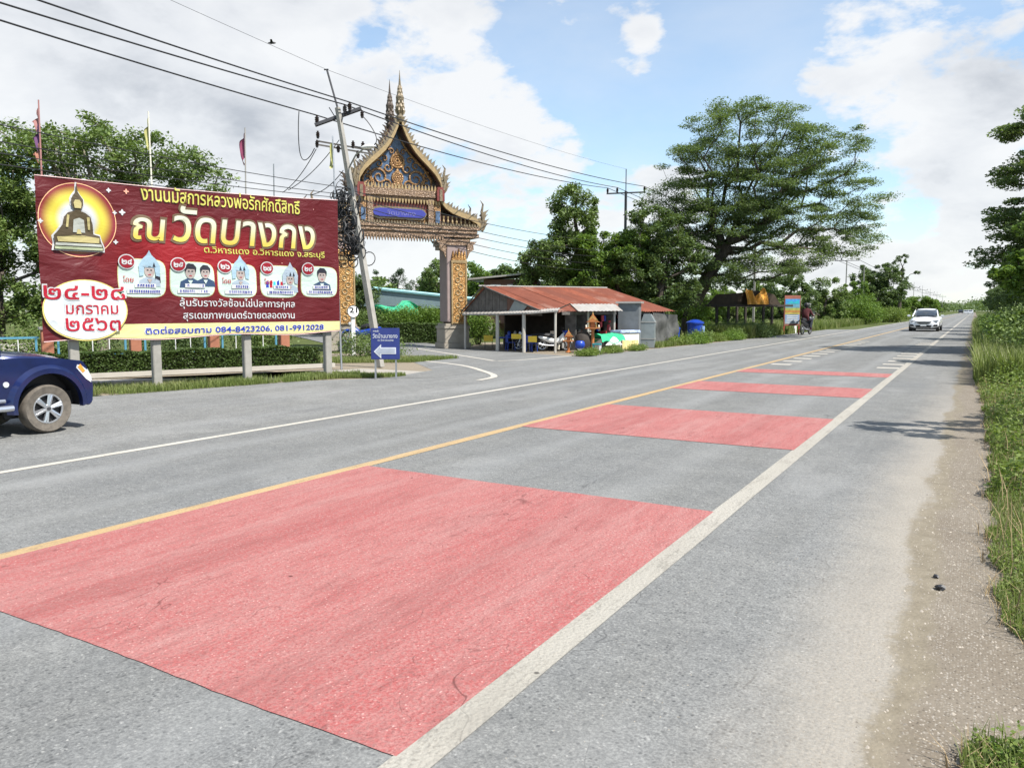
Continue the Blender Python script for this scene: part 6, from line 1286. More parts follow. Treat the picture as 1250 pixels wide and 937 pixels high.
b.add(vs, fs); b.build('orange_tarpaulin', M['orange_tarp'], pv)
b = MB(); b.box((0, .4, .45), (4.6, 1.6, .08)); b.build('bench', M['wood_grey'], pv)
# blue tanks
def tank(label, loc, r_, h):
    o = thing('water_tank', label, 'tank', loc); b = MB(); b.lathe((0, 0, 0), [(r_ * .85, 0), (r_, h * .75), (r_, h * .8)], 18); b.build('tank_body', M['plastic_blue'], o, smooth=True); b = MB(); b.lathe((0, 0, h * .8), [(r_ * 1.12, 0), (r_ * 1.12, h * .07), (r_ * .5, h * .18), (r_ * .2, h * .2)], 18); b.build('lid', M['plastic_blue'], o, smooth=True); return o
tank('large blue plastic bin with a lid on the grass right of the shop', (-13.5, 43.0, 0), .44, 1.15); tank('smaller purple-blue bin between the shop end and the large bin', (-13.55, 39.8, 0), .24, .85)
b = MB(); b.tube([(0, 0, 0), (.03, 0, .8)], .10, 8); put(b.build('bollard', plain('pale_blue_post', (.25, .38, .62), .6), None), 'short pale blue post in front of the large blue bin', 'post', (-12.95, 42.6, 0))
# tall advertising board
ad = thing('advertising_board', 'tall blue and yellow advertising board in a red frame on the grass verge', 'signboard', (-10.95, 56.8, 0), R(38)); 
for x in (-.55, .55): b = MB(); b.box((x, .03, 1.2), (.07, .07, 2.4)); b.build('post', M['chair_red'], ad)
b = MB(); b.box((0, 0, 1.65), (1.16, .05, 2.1)); b.build('frame', plain('salmon_frame', (.30, .11, .08), .6), ad)
ac = [('ad_blue', (.05, .28, .62), 2.28, .34), ('ad_sky', (.13, .30, .40), 1.98, .30), ('ad_lime', (.32, .36, .09), 1.76, .16), ('ad_orange', (.42, .22, .06), 1.60, .16), ('ad_yellow', (.44, .38, .10), 1.45, .12), ('ad_grey_blue', (.24, .34, .50), 1.12, .50), ('ad_white', (.36, .39, .41), .80, .14)]
for nm, c_, z, h in ac: b = MB(); b.box((0, -.034, z), (1.06, .012, h)); b.build('printed_panel', plain(nm, c_, .5, 0, .25, 5), ad)
b = MB(); b.prism([(-.45, 2.12), (-.1, 2.32), (.1, 2.22), (.45, 2.38), (.45, 2.12)], -.046, -.042); b.build('printed_panel', plain('ad_teal', (.03, .42, .50), .5), ad)
for z in (1.28, 1.12, .97): b = MB(); b.box((0, -.045, z), (.8, .01, .05)); b.build('print_line', M['cream'], ad)
# roadside odds and ends
o = thing('mailbox_post', 'white box on a white post in the bushes beyond the motorcycle', 'post', (-15.5, 92, 0), R(50)); b = MB(); b.box((0, 0, 1.1), (.3, .3, 2.2)); b.build('post', M['offwhite'], o); b = MB(); b.box((-.1, 0, 2.1), (1.2, .4, .7)); b.build('box', M['white'], o, bevel=.03)
b = MB(); b.box((0, 0, .4), (1.0, .7, .8)); put(b.build('rubbish_bin', M['dark_steel'], None, bevel=.04), 'left one of two dark square bins at the far left verge', 'bin', (-12.9, 128, 0)); b = MB(); b.box((0, 0, .5), (.8, .7, 1.0)); put(b.build('rubbish_bin', M['black'], None, bevel=.04), 'right one of two dark square bins at the far left verge', 'bin', (-11.9, 129.5, 0))
b = MB(); b.tube([(0, 0, 0), (0, 0, 2.0)], .14, 8); b.lathe((0, 0, 2.0), [(.2, 0), (.26, .1), (.2, .22), (.05, .3)], 10); put(b.build('marker_pole', M['white'], None), 'pale post with a round white top behind the advertising board', 'post', (-11.4, 60.2, 0))
# bird
bd_ = thing('bird', 'small dark bird flying high in the upper left sky', 'bird', (-23.806,22.045,11.899), R(40)); b = MB(); b.tube([(-.16, 0, 0), (-.05, 0, .01), (.08, 0, .02), (.15, 0, .02)], [.01, .045, .04, .012], 8); b.build('body', M['black'], bd_, smooth=True)
for s_ in (-1, 1): b = MB(); b.add([(.05, s_ * .02, .02), (-.06, s_ * .02, .02), (-.05, s_ * .16, .09), (.02, s_ * .17, .10), (-.07, s_ * .30, .04)], [(0, 1, 2, 3), (3, 2, 4)]); b.build('wing', M['black'], bd_)
# clods of earth on the shoulder
for k, (x, y, s_, lab) in enumerate(((-.10, 5.16, .028, 'nearer of two dark earth clods on the gravel shoulder'), (-.13, 5.38, .018, 'farther of two dark earth clods on the gravel shoulder'))):
    bm = bmesh.new(); bmesh.ops.create_icosphere(bm, subdivisions=2, radius=s_); rr = random.Random(k)
    for v in bm.verts: v.co *= rr.uniform(.7, 1.2); v.co.z *= .7
    me = bpy.data.meshes.new('earth_clod'); bm.to_mesh(me); bm.free(); me.materials.append(M['black']); o = link('earth_clod', me); o.location = (x, y, s_ * .5); tag(o, lab, 'clod')

# ================================================================ TREES
FC = (.8605, .5095)      # crowns are laid out as seen from the road junction
def T1(name, label, base, trunk, lobes, ntips, nleaf, leaf, lmat, **k): return tree(name, label, base, trunk, lobes, ntips, nleaf, leaf, lmat, face=FC, **k)
T1('rain_tree', 'huge spreading rain tree with dark umbrella crown right of the shop', (-15.205,46.802,0.000), [(0, 0, 0), (.1, 0, 1.2), (.6, .1, 2.4), (1.3, .2, 3.8), (2.2, .3, 5.2)],
   [(3.5, 0, 12.2, 4.3, 4.0, 1.9), (7.6, 0, 11.0, 2.9, 3.5, 1.9), (9.6, 0, 8.6, 2.3, 3.0, 1.6), (10.6, .3, 7.0, 1.7, 2.2, 1.2), (8.8, -.3, 5.7, 2.4, 3.0, .9), (6.4, -.5, 4.8, 2.0, 3, .8), (0.2, 0, 10.4, 1.9, 3.0, 1.6), (-.6, 0, 7.9, 2.1, 3.0, 1.6), (3.2, 0, 8.9, 3.6, 4.0, 2.2), (2.6, 0, 5.6, 3.4, 3.8, 1.4), (-1.8, 0, 5.0, 2.4, 2.6, 1.7), (3.4, -.5, 4.0, 3.2, 3.0, .6), (3.4, -2.6, 4.1, 2.8, 1.4, .7), (1.0, -2.2, 3.6, 1.4, 1.0, .6), (-1.2, 0, 6.2, 2.4, 2.6, 1.0), (2.5, 0, 7.2, 3.8, 3.6, 1.5), (5.6, 0, 7.4, 3.2, 3.4, 1.4), (1.0, 0, 3.2, 3.0, 2.6, .7), (5.2, 0, 9.6, 3.4, 3.6, 1.4)],
   950, 225000, .122, 'leaf_rain', r_base=.42, cl=(.80, .80, .27), seed=3, shell=.35, r_tip=.012, seglen=.7, flat=.6, aspect=.5)
T1('vine_tree', 'tall column-shaped tree smothered in vines behind the shop roof', (-19.988,41.644,0.000), [(0, 0, 0), (-.1, 0, 2.0), (-.2, 0, 4.0), (-.2, 0, 6)], [(-.2, 0, 7.7, 1.45, 1.4, 1.4), (-.3, 0, 6.3, 1.25, 1.3, 1.2), (-1.0, 0, 4.8, 1.8, 1.6, 1.3), (-2.5, 0, 4.7, 1.0, 1.0, 1.1), (.6, 0, 3.4, 2.2, 1.8, 1.4), (-2.1, .2, 3.2, 1.5, 1.4, 1.0)], 230, 56000, .16, 'leaf_mid', r_base=.28, cl=(.48, .48, .46), seed=4, shell=.6, flat=.35)
T1('broadleaf_tree', 'bright green bushy tree between the vine tree and the rain tree', (-17.760,41.801,0.000), [(0, 0, 0), (.1, 0, 1.5), (.1, 0, 2.8)], [(-.9, 0, 5.2, 1.5, 1.5, 1.1), (.4, 0, 5.0, 1.4, 1.5, 1.2), (.9, .2, 3.4, 1.9, 1.6, 1.3), (-1.2, 0, 3.6, 1.6, 1.5, 1.1)], 160, 38000, .16, 'leaf_bright', r_base=.2, cl=(.42, .42, .32), seed=5, shell=.55, flat=.4)
T1('broadleaf_tree', 'dark shady tree hugging the left side of the rain tree', (-15.452,42.005,0.000), [(0, 0, 0), (.1, 0, 1.5), (.3, 0, 3.0)], [(-.2, .5, 6.2, 1.7, 1.6, 1.5), (.9, .5, 4.6, 2.0, 1.6, 1.5), (-1.0, .2, 4.0, 1.7, 1.4, 1.5), (.6, .2, 2.7, 1.9, 1.4, 1.0)], 190, 38000, .16, 'leaf_dark', r_base=.2, cl=(.45, .45, .3), seed=6, shell=.5)
T1('broadleaf_tree', 'open leafy tree rising above the banner in the temple yard', (-25.989,16.001,0.000), [(0, 0, 0), (.1, 0, 1.6), (.2, 0, 3.2)], [(.1, 0, 6.9, 2.6, 2.2, 1.15), (2.2, 0, 6.5, 1.9, 1.8, .9), (-1.9, 0, 7.0, 1.8, 1.8, 1.1), (3.7, 0, 5.9, .9, 1.2, .5), (.4, 0, 5.2, 3.2, 2.2, .9), (-3.4, 0, 5.9, 1.2, 1.4, 1.2)], 300, 30000, .14, 'leaf_mid', r_base=.22, cl=(.46, .46, .30), seed=7, shell=.5, flat=.45, bark='bark_pale', aspect=.5)
T1('broadleaf_tree', 'dense rounded tree at the left edge behind the banner', (-27.971,13.666,0.000), [(0, 0, 0), (0, 0, 1.4), (0, 0, 2.6)], [(-.2, 0, 5.2, 1.6, 1.5, 1.2), (0, 0, 3.6, 1.9, 1.6, 1.3), (-.2, 0, 2.1, 1.8, 1.5, 1.0), (-2.2, 0, 4, 1.8, 1.6, 1.8)], 240, 56000, .12, 'leaf_mid', r_base=.2, cl=(.38, .38, .34), seed=8, shell=.5, flat=.4)
for i, (px_, dep, h, sd) in enumerate((((-48.642,57.230,0.000), 0, 5.6, 1), ((-48.305,59.755,0.000), 0, 5.9, 2), ((-48.022,62.248,0.000), 0, 5.0, 3), ((-54.181,60.926,0.000), 0, 5.4, 4))):
    T1('casuarina_tree', ('feathery dark tree left of centre in the gateway opening', 'feathery dark tree in the middle of the gateway opening', 'feathery dark tree right of centre in the gateway opening', 'feathery dark tree behind the left gate column')[i], px_, [(0, 0, 0), (0, 0, 2), (.05, 0, 4.2)], [(0, 0, h - 1.2, .8, .8, 1.1), (0, 0, h - 2.6, 1.3, 1.2, 1.2), (.1, 0, 2.2, 1.6, 1.3, 1.3)], 70, 9000, .20, 'leaf_conifer', r_base=.14, cl=(.4, .4, .3), seed=30 + sd, shell=.3, flat=.1, aspect=.28)
T1('broadleaf_tree', 'light green tree seen through the gateway beside the right column', (-35.201,48.913,0.000), [(0, 0, 0), (0, 0, 1.5), (0, 0, 3)], [(0, 0, 4.0, 1.6, 1.5, 1.5), (.8, 0, 2.6, 2.0, 1.6, 1.4), (-.9, 0, 2.6, 1.4, 1.4, 1.3)], 110, 19000, .18, 'leaf_mid', r_base=.18, cl=(.45, .45, .35), seed=11, flat=.4)
T1('broadleaf_tree', 'light green tree just right of the gate column above the shop gable', (-31.401,48.838,0.000), [(0, 0, 0), (0, 0, 1.5), (0, 0, 3)], [(-.9, 0, 4.0, 1.3, 1.4, 1.2), (.9, 0, 3.4, 1.6, 1.4, 1.0), (2.3, 0, 3.0, 1.2, 1.4, 1.0), (0, 0, 2.4, 2.6, 1.6, 1.3)], 120, 20000, .17, 'leaf_bright', r_base=.18, cl=(.42, .42, .35), seed=12, flat=.4)
T1('broadleaf_tree', 'green tree behind the left gate column and the leaning pole', (-35.448,37.140,0.000), [(0, 0, 0), (0, 0, 1.4), (0, 0, 2.6)], [(0, 0, 3.0, 2.2, 1.6, 1.2), (1.6, 0, 2.5, 1.6, 1.4, 1.1)], 80, 12000, .18, 'leaf_dark', r_base=.16, cl=(.45, .45, .35), seed=13, flat=.4)
# background planting behind the shop, the pavilion and beyond
BGT = [((-27.951,55.531,0.000), 5.2, 3.2, 'leaf_dark', 'dark tree in the row far behind the shop'), ((-24.972,61.945,0.000), 4.8, 3.2, 'leaf_mid', 'mid green tree behind the rain tree trunk'), ((-22.025,70.666,0.000), 4.4, 3.0, 'leaf_bright', 'pale green tree behind the pavilion posts'), ((-19.462,76.833,0.000), 5.0, 3.4, 'leaf_mid', 'mid green tree behind the pavilion roof'), ((-16.501,83.237,0.000), 5.6, 3.2, 'leaf_dark', 'dark tree behind the advertising board'), ((-14.564,93.685,0.000), 5.6, 3.0, 'leaf_mid', 'leafy tree behind the rider and motorcycle'), ((-12.935,106.275,0.000), 5.6, 2.8, 'leaf_bright', 'light green tree under the crossarm pole')]
for i, (bs, h, w, lm, lab) in enumerate(BGT):
    T1('broadleaf_tree', lab, bs, [(0, 0, 0), (0, 0, 1.0), (.1, 0, h * .5)], [(0, 0, h * .72, w * .6, 1.8, h * .26), (w * .5, 0, h * .45, w * .6, 1.6, h * .30), (-w * .5, 0, h * .45, w * .6, 1.6, h * .30), (0, 0, h * .25, w * .9, 1.6, h * .22)], 90, 15000, .22, lm, r_base=.18, cl=(.5, .5, .4), seed=50 + i, flat=.4, shell=.3, minr=.02)
T1('broadleaf_tree', 'big rounded dark tree right of the rain tree beyond the bushes', (-13.230,134.003,0.000), [(0, 0, 0), (0, 0, 2), (.1, 0, 4.5)], [(0, 0, 7.2, 3.2, 3, 1.9), (2.6, 0, 5.8, 2.4, 2.5, 1.8), (-2.4, 0, 5.6, 2.4, 2.5, 1.8), (0, 0, 3.6, 4.4, 3, 2.0)], 130, 22000, .30, 'leaf_dark', r_base=.3, cl=(.7, .7, .5), seed=60, flat=.4, minr=.03)
T1('vine_tree', 'tall thin half-bare tree draped with vines beyond the white car', (-10.634,142.516,0.000), [(0, 0, 0), (0, 0, 3), (.1, 0, 6), (.2, 0, 8.8)], [(.2, 0, 10.0, .9, .8, .7), (.5, 0, 7.4, .55, .6, 1.9), (-1.3, 0, 9.6, .6, .6, .4), (2.6, 0, 7.8, .8, .5, .25), (.3, 0, 4.5, .9, .9, 2.0)], 44, 3600, .26, 'leaf_dark', r_base=.26, cl=(.32, .32, .32), seed=61, flat=.3)
T1('broadleaf_tree', 'leafy yellow-green roadside tree right of the tall thin tree', (-9.473,168.780,0.000), [(0, 0, 0), (0, 0, 1.5), (0, 0, 3)], [(0, 0, 3.4, 2.5, 2, 1.2), (2.5, 0, 2.6, 2.5, 2, 1.2), (-2.4, 0, 2.6, 2.8, 2, 1.4)], 80, 11000, .3, 'leaf_bright', r_base=.2, cl=(.7, .7, .45), seed=62, flat=.4, minr=.03)
protoL = T1('roadside_tree', 'rounded tree in the long treeline receding on the left of the highway', (-17, 172, 0), [(0, 0, 0), (0, 0, 2), (0, 0, 3.6)], [(0, 0, 5.2, 3.2, 3.0, 1.7), (2.4, 0, 3.6, 2.6, 2.6, 1.6), (-2.4, 0, 3.6, 2.6, 2.6, 1.6), (0, 0, 2.0, 4.0, 3, 1.6)], 70, 7000, .42, 'leaf_dark', r_base=.25, cl=(.9, .9, .6), seed=70, flat=.4, minr=.05, group='treeline left of the highway')
protoM = T1('roadside_tree', 'pale bushy tree in the long treeline receding on the left of the highway', (-15.5, 190, 0), [(0, 0, 0), (0, 0, 1), (0, 0, 2.6)], [(0, 0, 3.4, 2.8, 3.0, 1.5), (2.2, 0, 2.2, 2.6, 2.6, 1.6), (-2.4, 0, 2.2, 2.6, 2.6, 1.4)], 60, 6000, .42, 'leaf_mid', r_base=.2, cl=(.9, .9, .6), seed=71, flat=.4, minr=.05, group='treeline left of the highway')
rg = np.random.default_rng(77)
for k in range(34):
    y = 205 + k * 13 + rg.uniform(-3, 3); pr = protoL if k % 2 else protoM; dup(pr, (-17.5 - rg.uniform(0, 5) - k * .10, y, 0), rg.uniform(0, 6), scale=rg.uniform(.55, .85) * (1 + k * .012))
for k in range(30):
    a = Vector(((-46, 70, 0), (-60, 48, 0), (-62, 95, 0), (-45, 110, 0), (-38, 130, 0), (-34, 150, 0), (-70, 30, 0), (-78, 12, 0), (-52, 62, 0), (-85, -5, 0))[k % 10]) + Vector((rg.uniform(-7, 7), rg.uniform(-7, 7), 0)) * (1 + k // 10); c_ = dup(protoM if k % 3 else protoL, a, rg.uniform(0, 6), 'rounded tree in the far belt of trees behind the temple and shop', scale=rg.uniform(.65, 1.0), group='belt of trees behind the temple')
# right verge trees
T1('roadside_tree', 'tall dark layered tree leaning in from the right edge of the view', (5.0, 37.5, 0), [(0, 0, 0), (-.1, 0, 2), (-.3, .1, 4.4)], [(-2.6, 0, 8.6, 2.0, 2.6, .8), (-3.0, 0, 6.9, 1.9, 2.6, .9), (-3.4, 0, 5.1, 1.7, 2.6, .9), (-3.7, 0, 3.5, 1.6, 2.6, .8), (.2, 0, 8.4, 3.2, 3.5, 1.6), (1.6, 0, 6, 3.0, 3.5, 1.8), (-.4, 0, 4.4, 3.2, 3.4, 1.2)], 380, 98000, .15, 'leaf_rain', r_base=.28, cl=(.62, .62, .22), seed=80, shell=.6, flat=.6, aspect=.5)
T1('roadside_tree', 'yellow-green leafy young tree low at the right edge', (3.55, 28.5, 0), [(0, 0, 0), (-.1, 0, 1), (-.2, 0, 2)], [(-1.7, 0, 3.9, 1.0, 1.4, .8), (-2.2, 0, 2.6, 1.1, 1.4, .9), (-.4, 0, 3.4, 1.6, 1.6, 1.4), (.8, 0, 2.4, 1.6, 1.6, 1.4), (-1.8, 0, 1.3, 1.2, 1.4, .9)], 150, 20000, .17, 'leaf_bright', r_base=.10, cl=(.35, .35, .25), seed=81, flat=.45, droop=.15)
T1('roadside_tree', 'roadside tree just outside the right edge whose shadow falls on the shoulder', (4.4, 13.2, 0), [(0, 0, 0), (0, 0, 1.5), (-.3, 0, 2.9)], [(-2.1, -.2, 4.1, 1.3, .9, .40), (.6, 0, 4.4, 1.8, 1.2, .8)], 60, 7500, .12, 'leaf_dark', r_base=.10, cl=(.34, .22, .12), seed=82, flat=.5)
protoR = T1('roadside_tree', 'dark tree in the row along the right verge of the highway', (5.2, 52, 0), [(0, 0, 0), (0, 0, 2), (0, 0, 3.6)], [(-1.9, 0, 6.0, 2.3, 2.6, 1.3), (-2.6, 0, 3.8, 1.8, 2.6, 1.5), (.8, 0, 5.6, 3, 3, 1.7), (-.6, 0, 2.4, 3.4, 2.6, 1.6)], 110, 14000, .26, 'leaf_dark', r_base=.22, cl=(.6, .6, .35), seed=83, flat=.45, minr=.03, group='trees along the right verge')
for k in range(22): dup(protoR, (5.6 + rg.uniform(-.3, 1.2) + k * .05, 62 + k * 13 + rg.uniform(-3, 3), 0), R(rg.uniform(-14, 14)), scale=rg.uniform(.8, 1.08))
for k in range(8): dup(protoR, (16 + rg.uniform(-2, 6), 24 + k * 18, 0), rg.uniform(0, 6), 'dark tree standing behind the first row on the right verge', scale=rg.uniform(.8, 1.1))
for i, (x, y, lm) in enumerate(((1.7, 33, 'leaf_mid'), (1.9, 41, 'leaf_dark'), (1.7, 50, 'leaf_mid'), (2.0, 24, 'leaf_mid'))):
    bush('bush', ('dense green bush under the low branches on the right verge', 'darker bush beyond the first one on the right verge', 'farthest of the bushes under the trees on the right verge', 'nearest leafy bush on the right verge by the frame edge')[i], (x, y, 0), [(0, 0, .9, 1.25, 1.8, .9), (.9, .8, 1.2, 1.2, 1.6, .9)], 9000, .11, lm, 300 + i)
# far-off woods closing the horizon
def wood(name, pts, h, n, mat, seed, leaf=1.6):
    rg = np.random.default_rng(seed); pts = [np.array(p, float) for p in pts]; L = [np.linalg.norm(pts[i + 1] - pts[i]) for i in range(len(pts) - 1)]; C_ = []
    for i, l in enumerate(L):
        m = int(n * l / sum(L)); t = rg.uniform(0, 1, m)[:, None]; q = pts[i] + (pts[i + 1] - pts[i]) * t; q = q + rg.normal(size=(m, 2)) * 9; s_ = q[:, 0] * .05 + q[:, 1] * .043
        hh = h * (.62 + .22 * np.sin(s_ * 2.1) + .16 * np.sin(s_ * 5.3 + 1)); C_.append(np.column_stack([q, rg.uniform(0.3, 1, m) ** .7 * hh]))
    return tag(quads(name, leaf_quads(rg, np.concatenate(C_), leaf, .3, .7), M[mat]), kind='stuff')
wood('far_wood', [(-240, -60), (-230, 90), (-170, 260), (-90, 500), (-45, 760), (-22, 1100)], 11, 42000, 'leaf_dark', 90)
wood('far_wood', [(3, 1050), (14, 700), (40, 380), (90, 150), (150, 0)], 13, 22000, 'leaf_dark', 91)
wood('far_wood', [(-22, 1100), (3, 1050)], 9, 1500, 'leaf_dark', 92)

# ================================================================ BUSHES, WEEDS, GRASS
bush('bush', 'green bushes over the hedge seen through the gateway', (-28.029,36.883,0.000), [(0, 0, 1.3, 1.2, .5, .55), (.8, .5, 1.2, 1.0, .5, .5), (-1.2, -.6, 1.2, 1.1, .6, .5)], 9000, .11, 'leaf_bright', 101, rz=R(30))
bush('bush', 'dark bushes between the leaning pole and the green net', (-30.529,35.403,0.000), [(0, 0, 1.1, 1.2, .5, .7), (.8, .5, .8, 1.0, .5, .5)], 6000, .11, 'leaf_mid', 102, rz=R(30))
bush('bush', 'bright bush glimpsed through the left opening of the shop', (-20.779,31.875,0.000), [(0, 0, .9, .7, .5, .6)], 3500, .10, 'leaf_bright', 103)
bush('bush', 'bright bush between the blue bin and the pavilion', (-14.182,45.663,0.000), [(0, 0, 1.5, .55, .5, .5), (.1, 0, .8, .45, .4, .5)], 3500, .10, 'leaf_bright', 104)
bush('bush', 'grey-green shrubs growing up through the pavilion', (-13.347,50.227,0.000), [(0, 0, .5, 1.3, .6, .45), (1.2, .4, .5, 1.0, .6, .5)], 5000, .10, 'leaf_mid', 105, rz=R(30))
bush('bush', 'dark low shrub on the verge below the pavilion end', (-11.475,48.429,0.000), [(0, 0, .35, 1.2, .5, .38)], 4500, .09, 'leaf_dark', 106, rz=R(45))
bush('bush', 'round olive bush beside the number 21 marker post', (-18.2, 20.4, 0), [(0, 0, .4, .7, .5, .42), (.7, .9, .3, .5, .5, .3)], 5000, .07, 'leaf_mid', 107)
bush('bush', 'tall yellow-green bush right of the motorcycle on the far verge', (-12.152,102.089,0.000), [(0, 0, 1.9, 2.1, 1.2, 1.4), (1.8, 0, 1.2, 1.6, 1.2, 1.0), (-1.9, 0, 1.0, 1.3, 1, .9)], 8000, .2, 'leaf_bright', 108, rz=R(31), clump=.35)
bush('bush', 'pale scrub along the far left verge beyond the tall bush', (-10.421,124.040,0.000), [(0, 0, 1.0, 2.6, 1.2, .9), (2.6, 1.6, 1.0, 2.2, 1.2, .9)], 7000, .2, 'leaf_weed', 109, rz=R(50), clump=.35)
for i, (x, y, sx, h) in enumerate(((-12.3, 26.6, .7, .22), (-12.2, 28.4, 1.0, .26), (-12.0, 30.4, .9, .24), (-12.2, 25.9, .5, .16))):
    bush('weed_clump', ('low weeds at the foot of the short spirit house', 'low weeds in front of the tall spirit house and green cloth', 'low weeds before the covered counter', 'low weeds at the front corner of the shop awning')[i], (x, y, 0), [(0, 0, h * .3, .32, sx * .9, h * .6)], 2600, .055, 'leaf_weed', 120 + i, clump=.08, stems=0)
for i in range(9):
    y = 36.5 + i * 1.9; bush('weed_clump', ('nearest the shop', 'second from the shop', 'third from the shop', 'fourth from the shop', 'in the middle', 'fourth from the pavilion', 'third from the pavilion', 'second from the pavilion', 'nearest the pavilion')[i] + ' of the creeping green plants on the far verge', (-12.1 + .08 * i + .25 * math.sin(i * 2), y, 0), [(-.2, 0, .12, .55, 1.1, .22 + .12 * (i % 3))], 3600, .09, ('leaf_weed', 'leaf_bright', 'leaf_mid')[i % 3], 130 + i, 'creeping plants left of the highway', clump=.12, stems=0)
rg = np.random.default_rng(200)
def scatter(n, fx): return np.array(fx(rg.uniform(0, 1, n), rg.uniform(0, 1, n))).T
def patchy(xy, s, thr):
    v = np.sin(xy[:, 0] * 3.1 * s + 1.3 * np.sin(xy[:, 1] * 1.9 * s)) + np.sin(xy[:, 1] * 2.7 * s + 2 * np.sin(xy[:, 0] * 1.3 * s)) + rg.normal(0, .5, len(xy)); return xy[v > thr]
# left: strip under the banner, junction island, far verge
xy = patchy(scatter(16000, lambda a, c: (-15.35 + 1.75 * c + (a - .5) * .9, 7.2 + 7.6 * c)), 1.0, -.7); tag(blades('verge_grass', xy, .04, .17, .012, M['grass_blade'], 1), kind='stuff')
xy = patchy(scatter(9000, lambda a, c: (-16.9 + 3.0 * c + (a - .5) * .7, 7.5 + 8.0 * c)), 1.3, .2); tag(blades('verge_grass', xy, .04, .14, .012, M['grass_blade'], 2), kind='stuff')
xy = patchy(scatter(9000, lambda a, c: (-13.9 + 1.5 * c, 14.2 + .5 * c + (a - .5) * .7 + .6 * c)), 1.5, -.3); tag(blades('verge_grass', xy, .03, .12, .012, M['grass_blade'], 3), kind='stuff')
xy = scatter(22000, lambda a, c: (-20.4 + 5.0 * a, 16.8 + 4.3 * a + (c - .5) * 2.6)); xy = patchy(xy, .9, -.8); tag(blades('verge_grass', xy, .04, .16, .014, M['grass_blade'], 4), kind='stuff')
xy = scatter(52000, lambda a, c: (-11.35 + .1 * c - 6.0 * a ** 1.3, 47 + 150 * c ** 1.6)); tag(blades('tall_grass', xy, .25, .85, .06, M['grass_blade'], 5), kind='stuff')
xy = scatter(26000, lambda a, c: (-11.5 - 1.5 * a - .5 * (1 - c), 33 + 22 * c)); tag(blades('tall_grass', patchy(xy, .8, -.6), .06, .30, .03, M['grass_blade'], 6), kind='stuff')
xy = scatter(26000, lambda a, c: (-40 + 26 * a, 40 + 60 * c)); xy = xy[xy[:, 0] < -14.0]; tag(blades('tall_grass', xy, .15, .6, .06, M['grass_blade'], 7), kind='stuff')
for i, (x, y, lm) in enumerate(((-25.2, 6.6, 'leaf_mid'), (-24.0, 9.4, 'leaf_dark'), (-22.6, 12.2, 'leaf_mid'), (-21.6, 15.4, 'leaf_dark'), (-22.6, 19.6, 'leaf_mid'), (-27.5, 10.5, 'leaf_dark'), (-26.4, 15.2, 'leaf_dark'))):
    bush('bush', ('leafy shrub behind the fence near the pickup bonnet', 'dark shrub behind the fence under the left end of the banner', 'leafy shrub behind the fence under the banner dates', 'dark shrub behind the fence under the middle of the banner', 'leafy shrub between the fence end and the gate column', 'dark shrub deeper in the temple yard at the left', 'dark shrub deeper in the temple yard behind the banner')[i], (x, y, 0), [(0, 0, .7 + (i > 4) * .5, 1.1, .8, .6 + (i > 4) * .6), (.8, .8, .6, .9, .8, .5)], 5500, .10, lm, 330 + i, rz=FR)
# right verge: thin roadside grass, leafy weeds, stalks
def right_edge(y): return np.interp(y, [2.4, 3.3, 3.5, 4.5, 4.8, 6, 10, 16, 22, 40, 75, 130], [.03, .10, .42, .36, .20, .18, .24, .22, .08, .10, -.05, .1]) + .025 * np.sin(y * 3.7) + .03 * np.sin(y * 9.1 + 1)
def rsc(n, y0, y1, wmax, p=1.6): c = rg.uniform(0, 1, n); y = y0 + (y1 - y0) * c ** p; x = right_edge(y) + wmax * rg.uniform(0, 1, n) ** 1.15; return np.column_stack([x, y])
xy = rsc(70000, 2.6, 22, 2.6); keep = np.ones(len(xy), bool); xy = patchy(xy[keep], 1.6, -.9); tag(blades('verge_grass', xy, .03, .15, .005, M['grass_blade'], 8), kind='stuff')
xy = rsc(50000, 20, 120, 5.0); tag(blades('verge_grass', xy, .2, .9, .03, M['grass_blade'], 9), kind='stuff')
def weed_leaves(name, xy, hmax, leaf, mat, seed, edge_low=True):
    r2 = np.random.default_rng(seed); n = len(xy); hmx = hmax * np.clip(.25 + (xy[:, 0] - right_edge(xy[:, 1])) / .55, .2, 1) * (.6 + .4 * np.sin(xy[:, 1] * 2.3 + xy[:, 0] * 3)); c = np.column_stack([xy, r2.uniform(0.02, 1, n) * np.abs(hmx) + .01]); return tag(quads(name, leaf_quads(r2, c, leaf, .5, .62), M[mat]), kind='stuff')
xy = rsc(42000, 2.6, 14, 2.2, 1.4); keep = np.ones(len(xy), bool); weed_leaves('leafy_weeds', patchy(xy[keep], 2.1, -.5), .30, .022, 'leaf_weed', 10)
weed_leaves('leafy_weeds', patchy(rsc(60000, 8, 45, 3.2, 1.2), 1.0, -1.1), .62, .055, 'leaf_weed', 11)
weed_leaves('leafy_weeds', patchy(rsc(30000, 28, 130, 4.5, 1.2), .5, -1.4), 1.2, .14, 'leaf_mid', 12)
weed_leaves('leafy_weeds', patchy(rsc(26000, 32, 60, 4.0, 1.0), .5, -1.4), 1.5, .12, 'leaf_bright', 14)
xy = rsc(9000, 2.6, 20, 2.0); tag(blades('dry_grass', xy - np.array([.05, 0]), .03, .14, .005, M['dry_stalk'], 23, lean=1.4), kind='stuff')
xy = rsc(900, 3, 20, 2.0); xy = xy[xy[:, 1] > 4.9]; tag(blades('dry_stalks', xy, .15, .38, .006, M['dry_stalk'], 13, lean=1.0), kind='stuff')
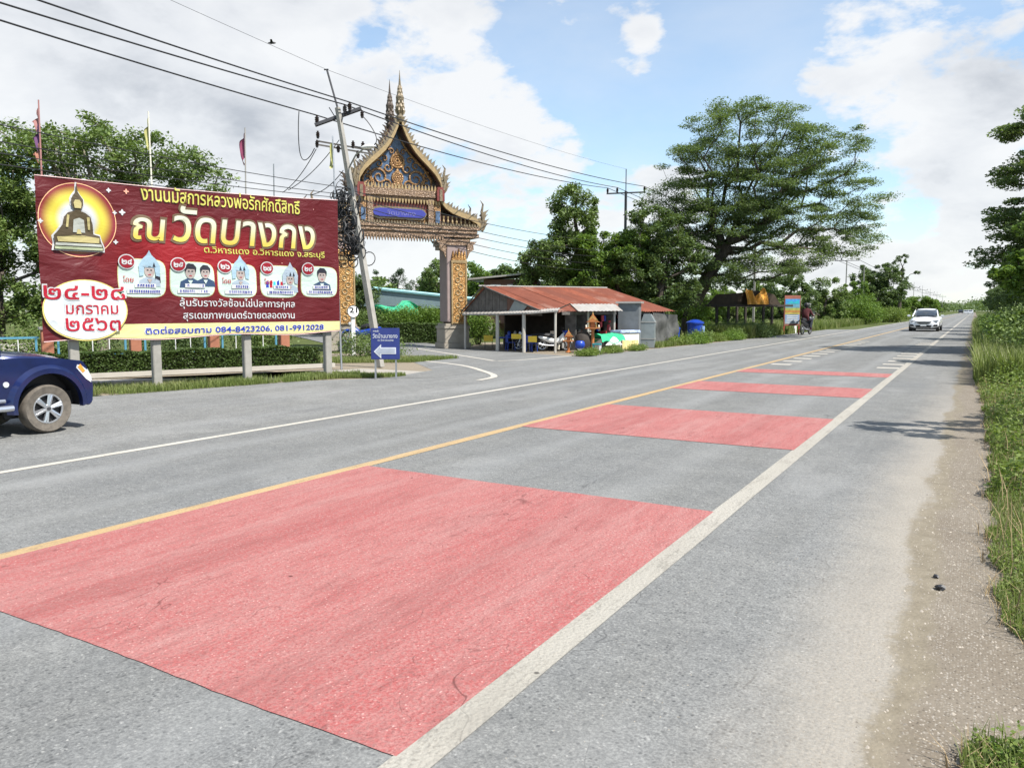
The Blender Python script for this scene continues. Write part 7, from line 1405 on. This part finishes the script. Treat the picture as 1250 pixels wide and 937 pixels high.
xy = rsc(9000, 2.6, 3.6, .5, 1.0); weed_leaves('leafy_weeds', xy, .14, .016, 'leaf_bright', 17); xy = rsc(60000, 2.6, 16, 2.0, 1.3); weed_leaves('leafy_weeds', patchy(xy, 1.4, -.4), .16, .026, 'leaf_weed', 16)
# loose stones on the shoulder and crumbs on the asphalt edge
def stones(name, xy, smin, smax, seed):
    r2 = np.random.default_rng(seed); n = len(xy); O_ = np.array([(1, 0, 0), (0, 1, 0), (-1, 0, 0), (0, -1, 0), (0, 0, 1)], float); s_ = (smin + (smax - smin) * r2.uniform(0, 1, n) ** 3)[:, None, None]
    V = O_[None] * s_ * r2.uniform(.6, 1.25, (n, 5, 3)); V[:, :, 2] *= .75; V[:, :4, 2] -= s_[:, :, 0] * .15; a = r2.uniform(0, 6.28, n); ca, sa = np.cos(a)[:, None], np.sin(a)[:, None]; x_, y_ = V[:, :, 0].copy(), V[:, :, 1].copy(); V[:, :, 0] = x_ * ca - y_ * sa + xy[:, 0:1]; V[:, :, 1] = x_ * sa + y_ * ca + xy[:, 1:2]
    F_ = np.array([(0, 1, 4), (1, 2, 4), (2, 3, 4), (3, 0, 4)]); idx = (F_[None] + (np.arange(n) * 5)[:, None, None]).reshape(-1); me = bpy.data.meshes.new(name); me.vertices.add(n * 5); me.vertices.foreach_set('co', V.reshape(-1).astype(np.float32)); me.loops.add(n * 12); me.loops.foreach_set('vertex_index', idx.astype(np.int32)); me.polygons.add(n * 4); me.polygons.foreach_set('loop_start', np.arange(0, n * 12, 3, dtype=np.int32)); me.update(calc_edges=True); me.materials.append(M['stone']); return tag(link(name, me), kind='stuff')
c = rg.uniform(0, 1, 15000) ** 1.5; stones('gravel', np.column_stack([-.36 + .95 * rg.uniform(0, 1, 15000) ** .8, 2.2 + 16 * c]), .0012, .0085, 1)
c = rg.uniform(0, 1, 900) ** 1.3; stones('gravel', np.column_stack([-.30 + .75 * rg.uniform(0, 1, 900), 2.2 + 9 * c]), .006, .017, 3)
c = rg.uniform(0, 1, 2600) ** 1.5; stones('gravel', np.column_stack([-.40 - 1.1 * rg.uniform(0, 1, 2600) ** 2.4, 2.2 + 12 * c]), .001, .006, 2)
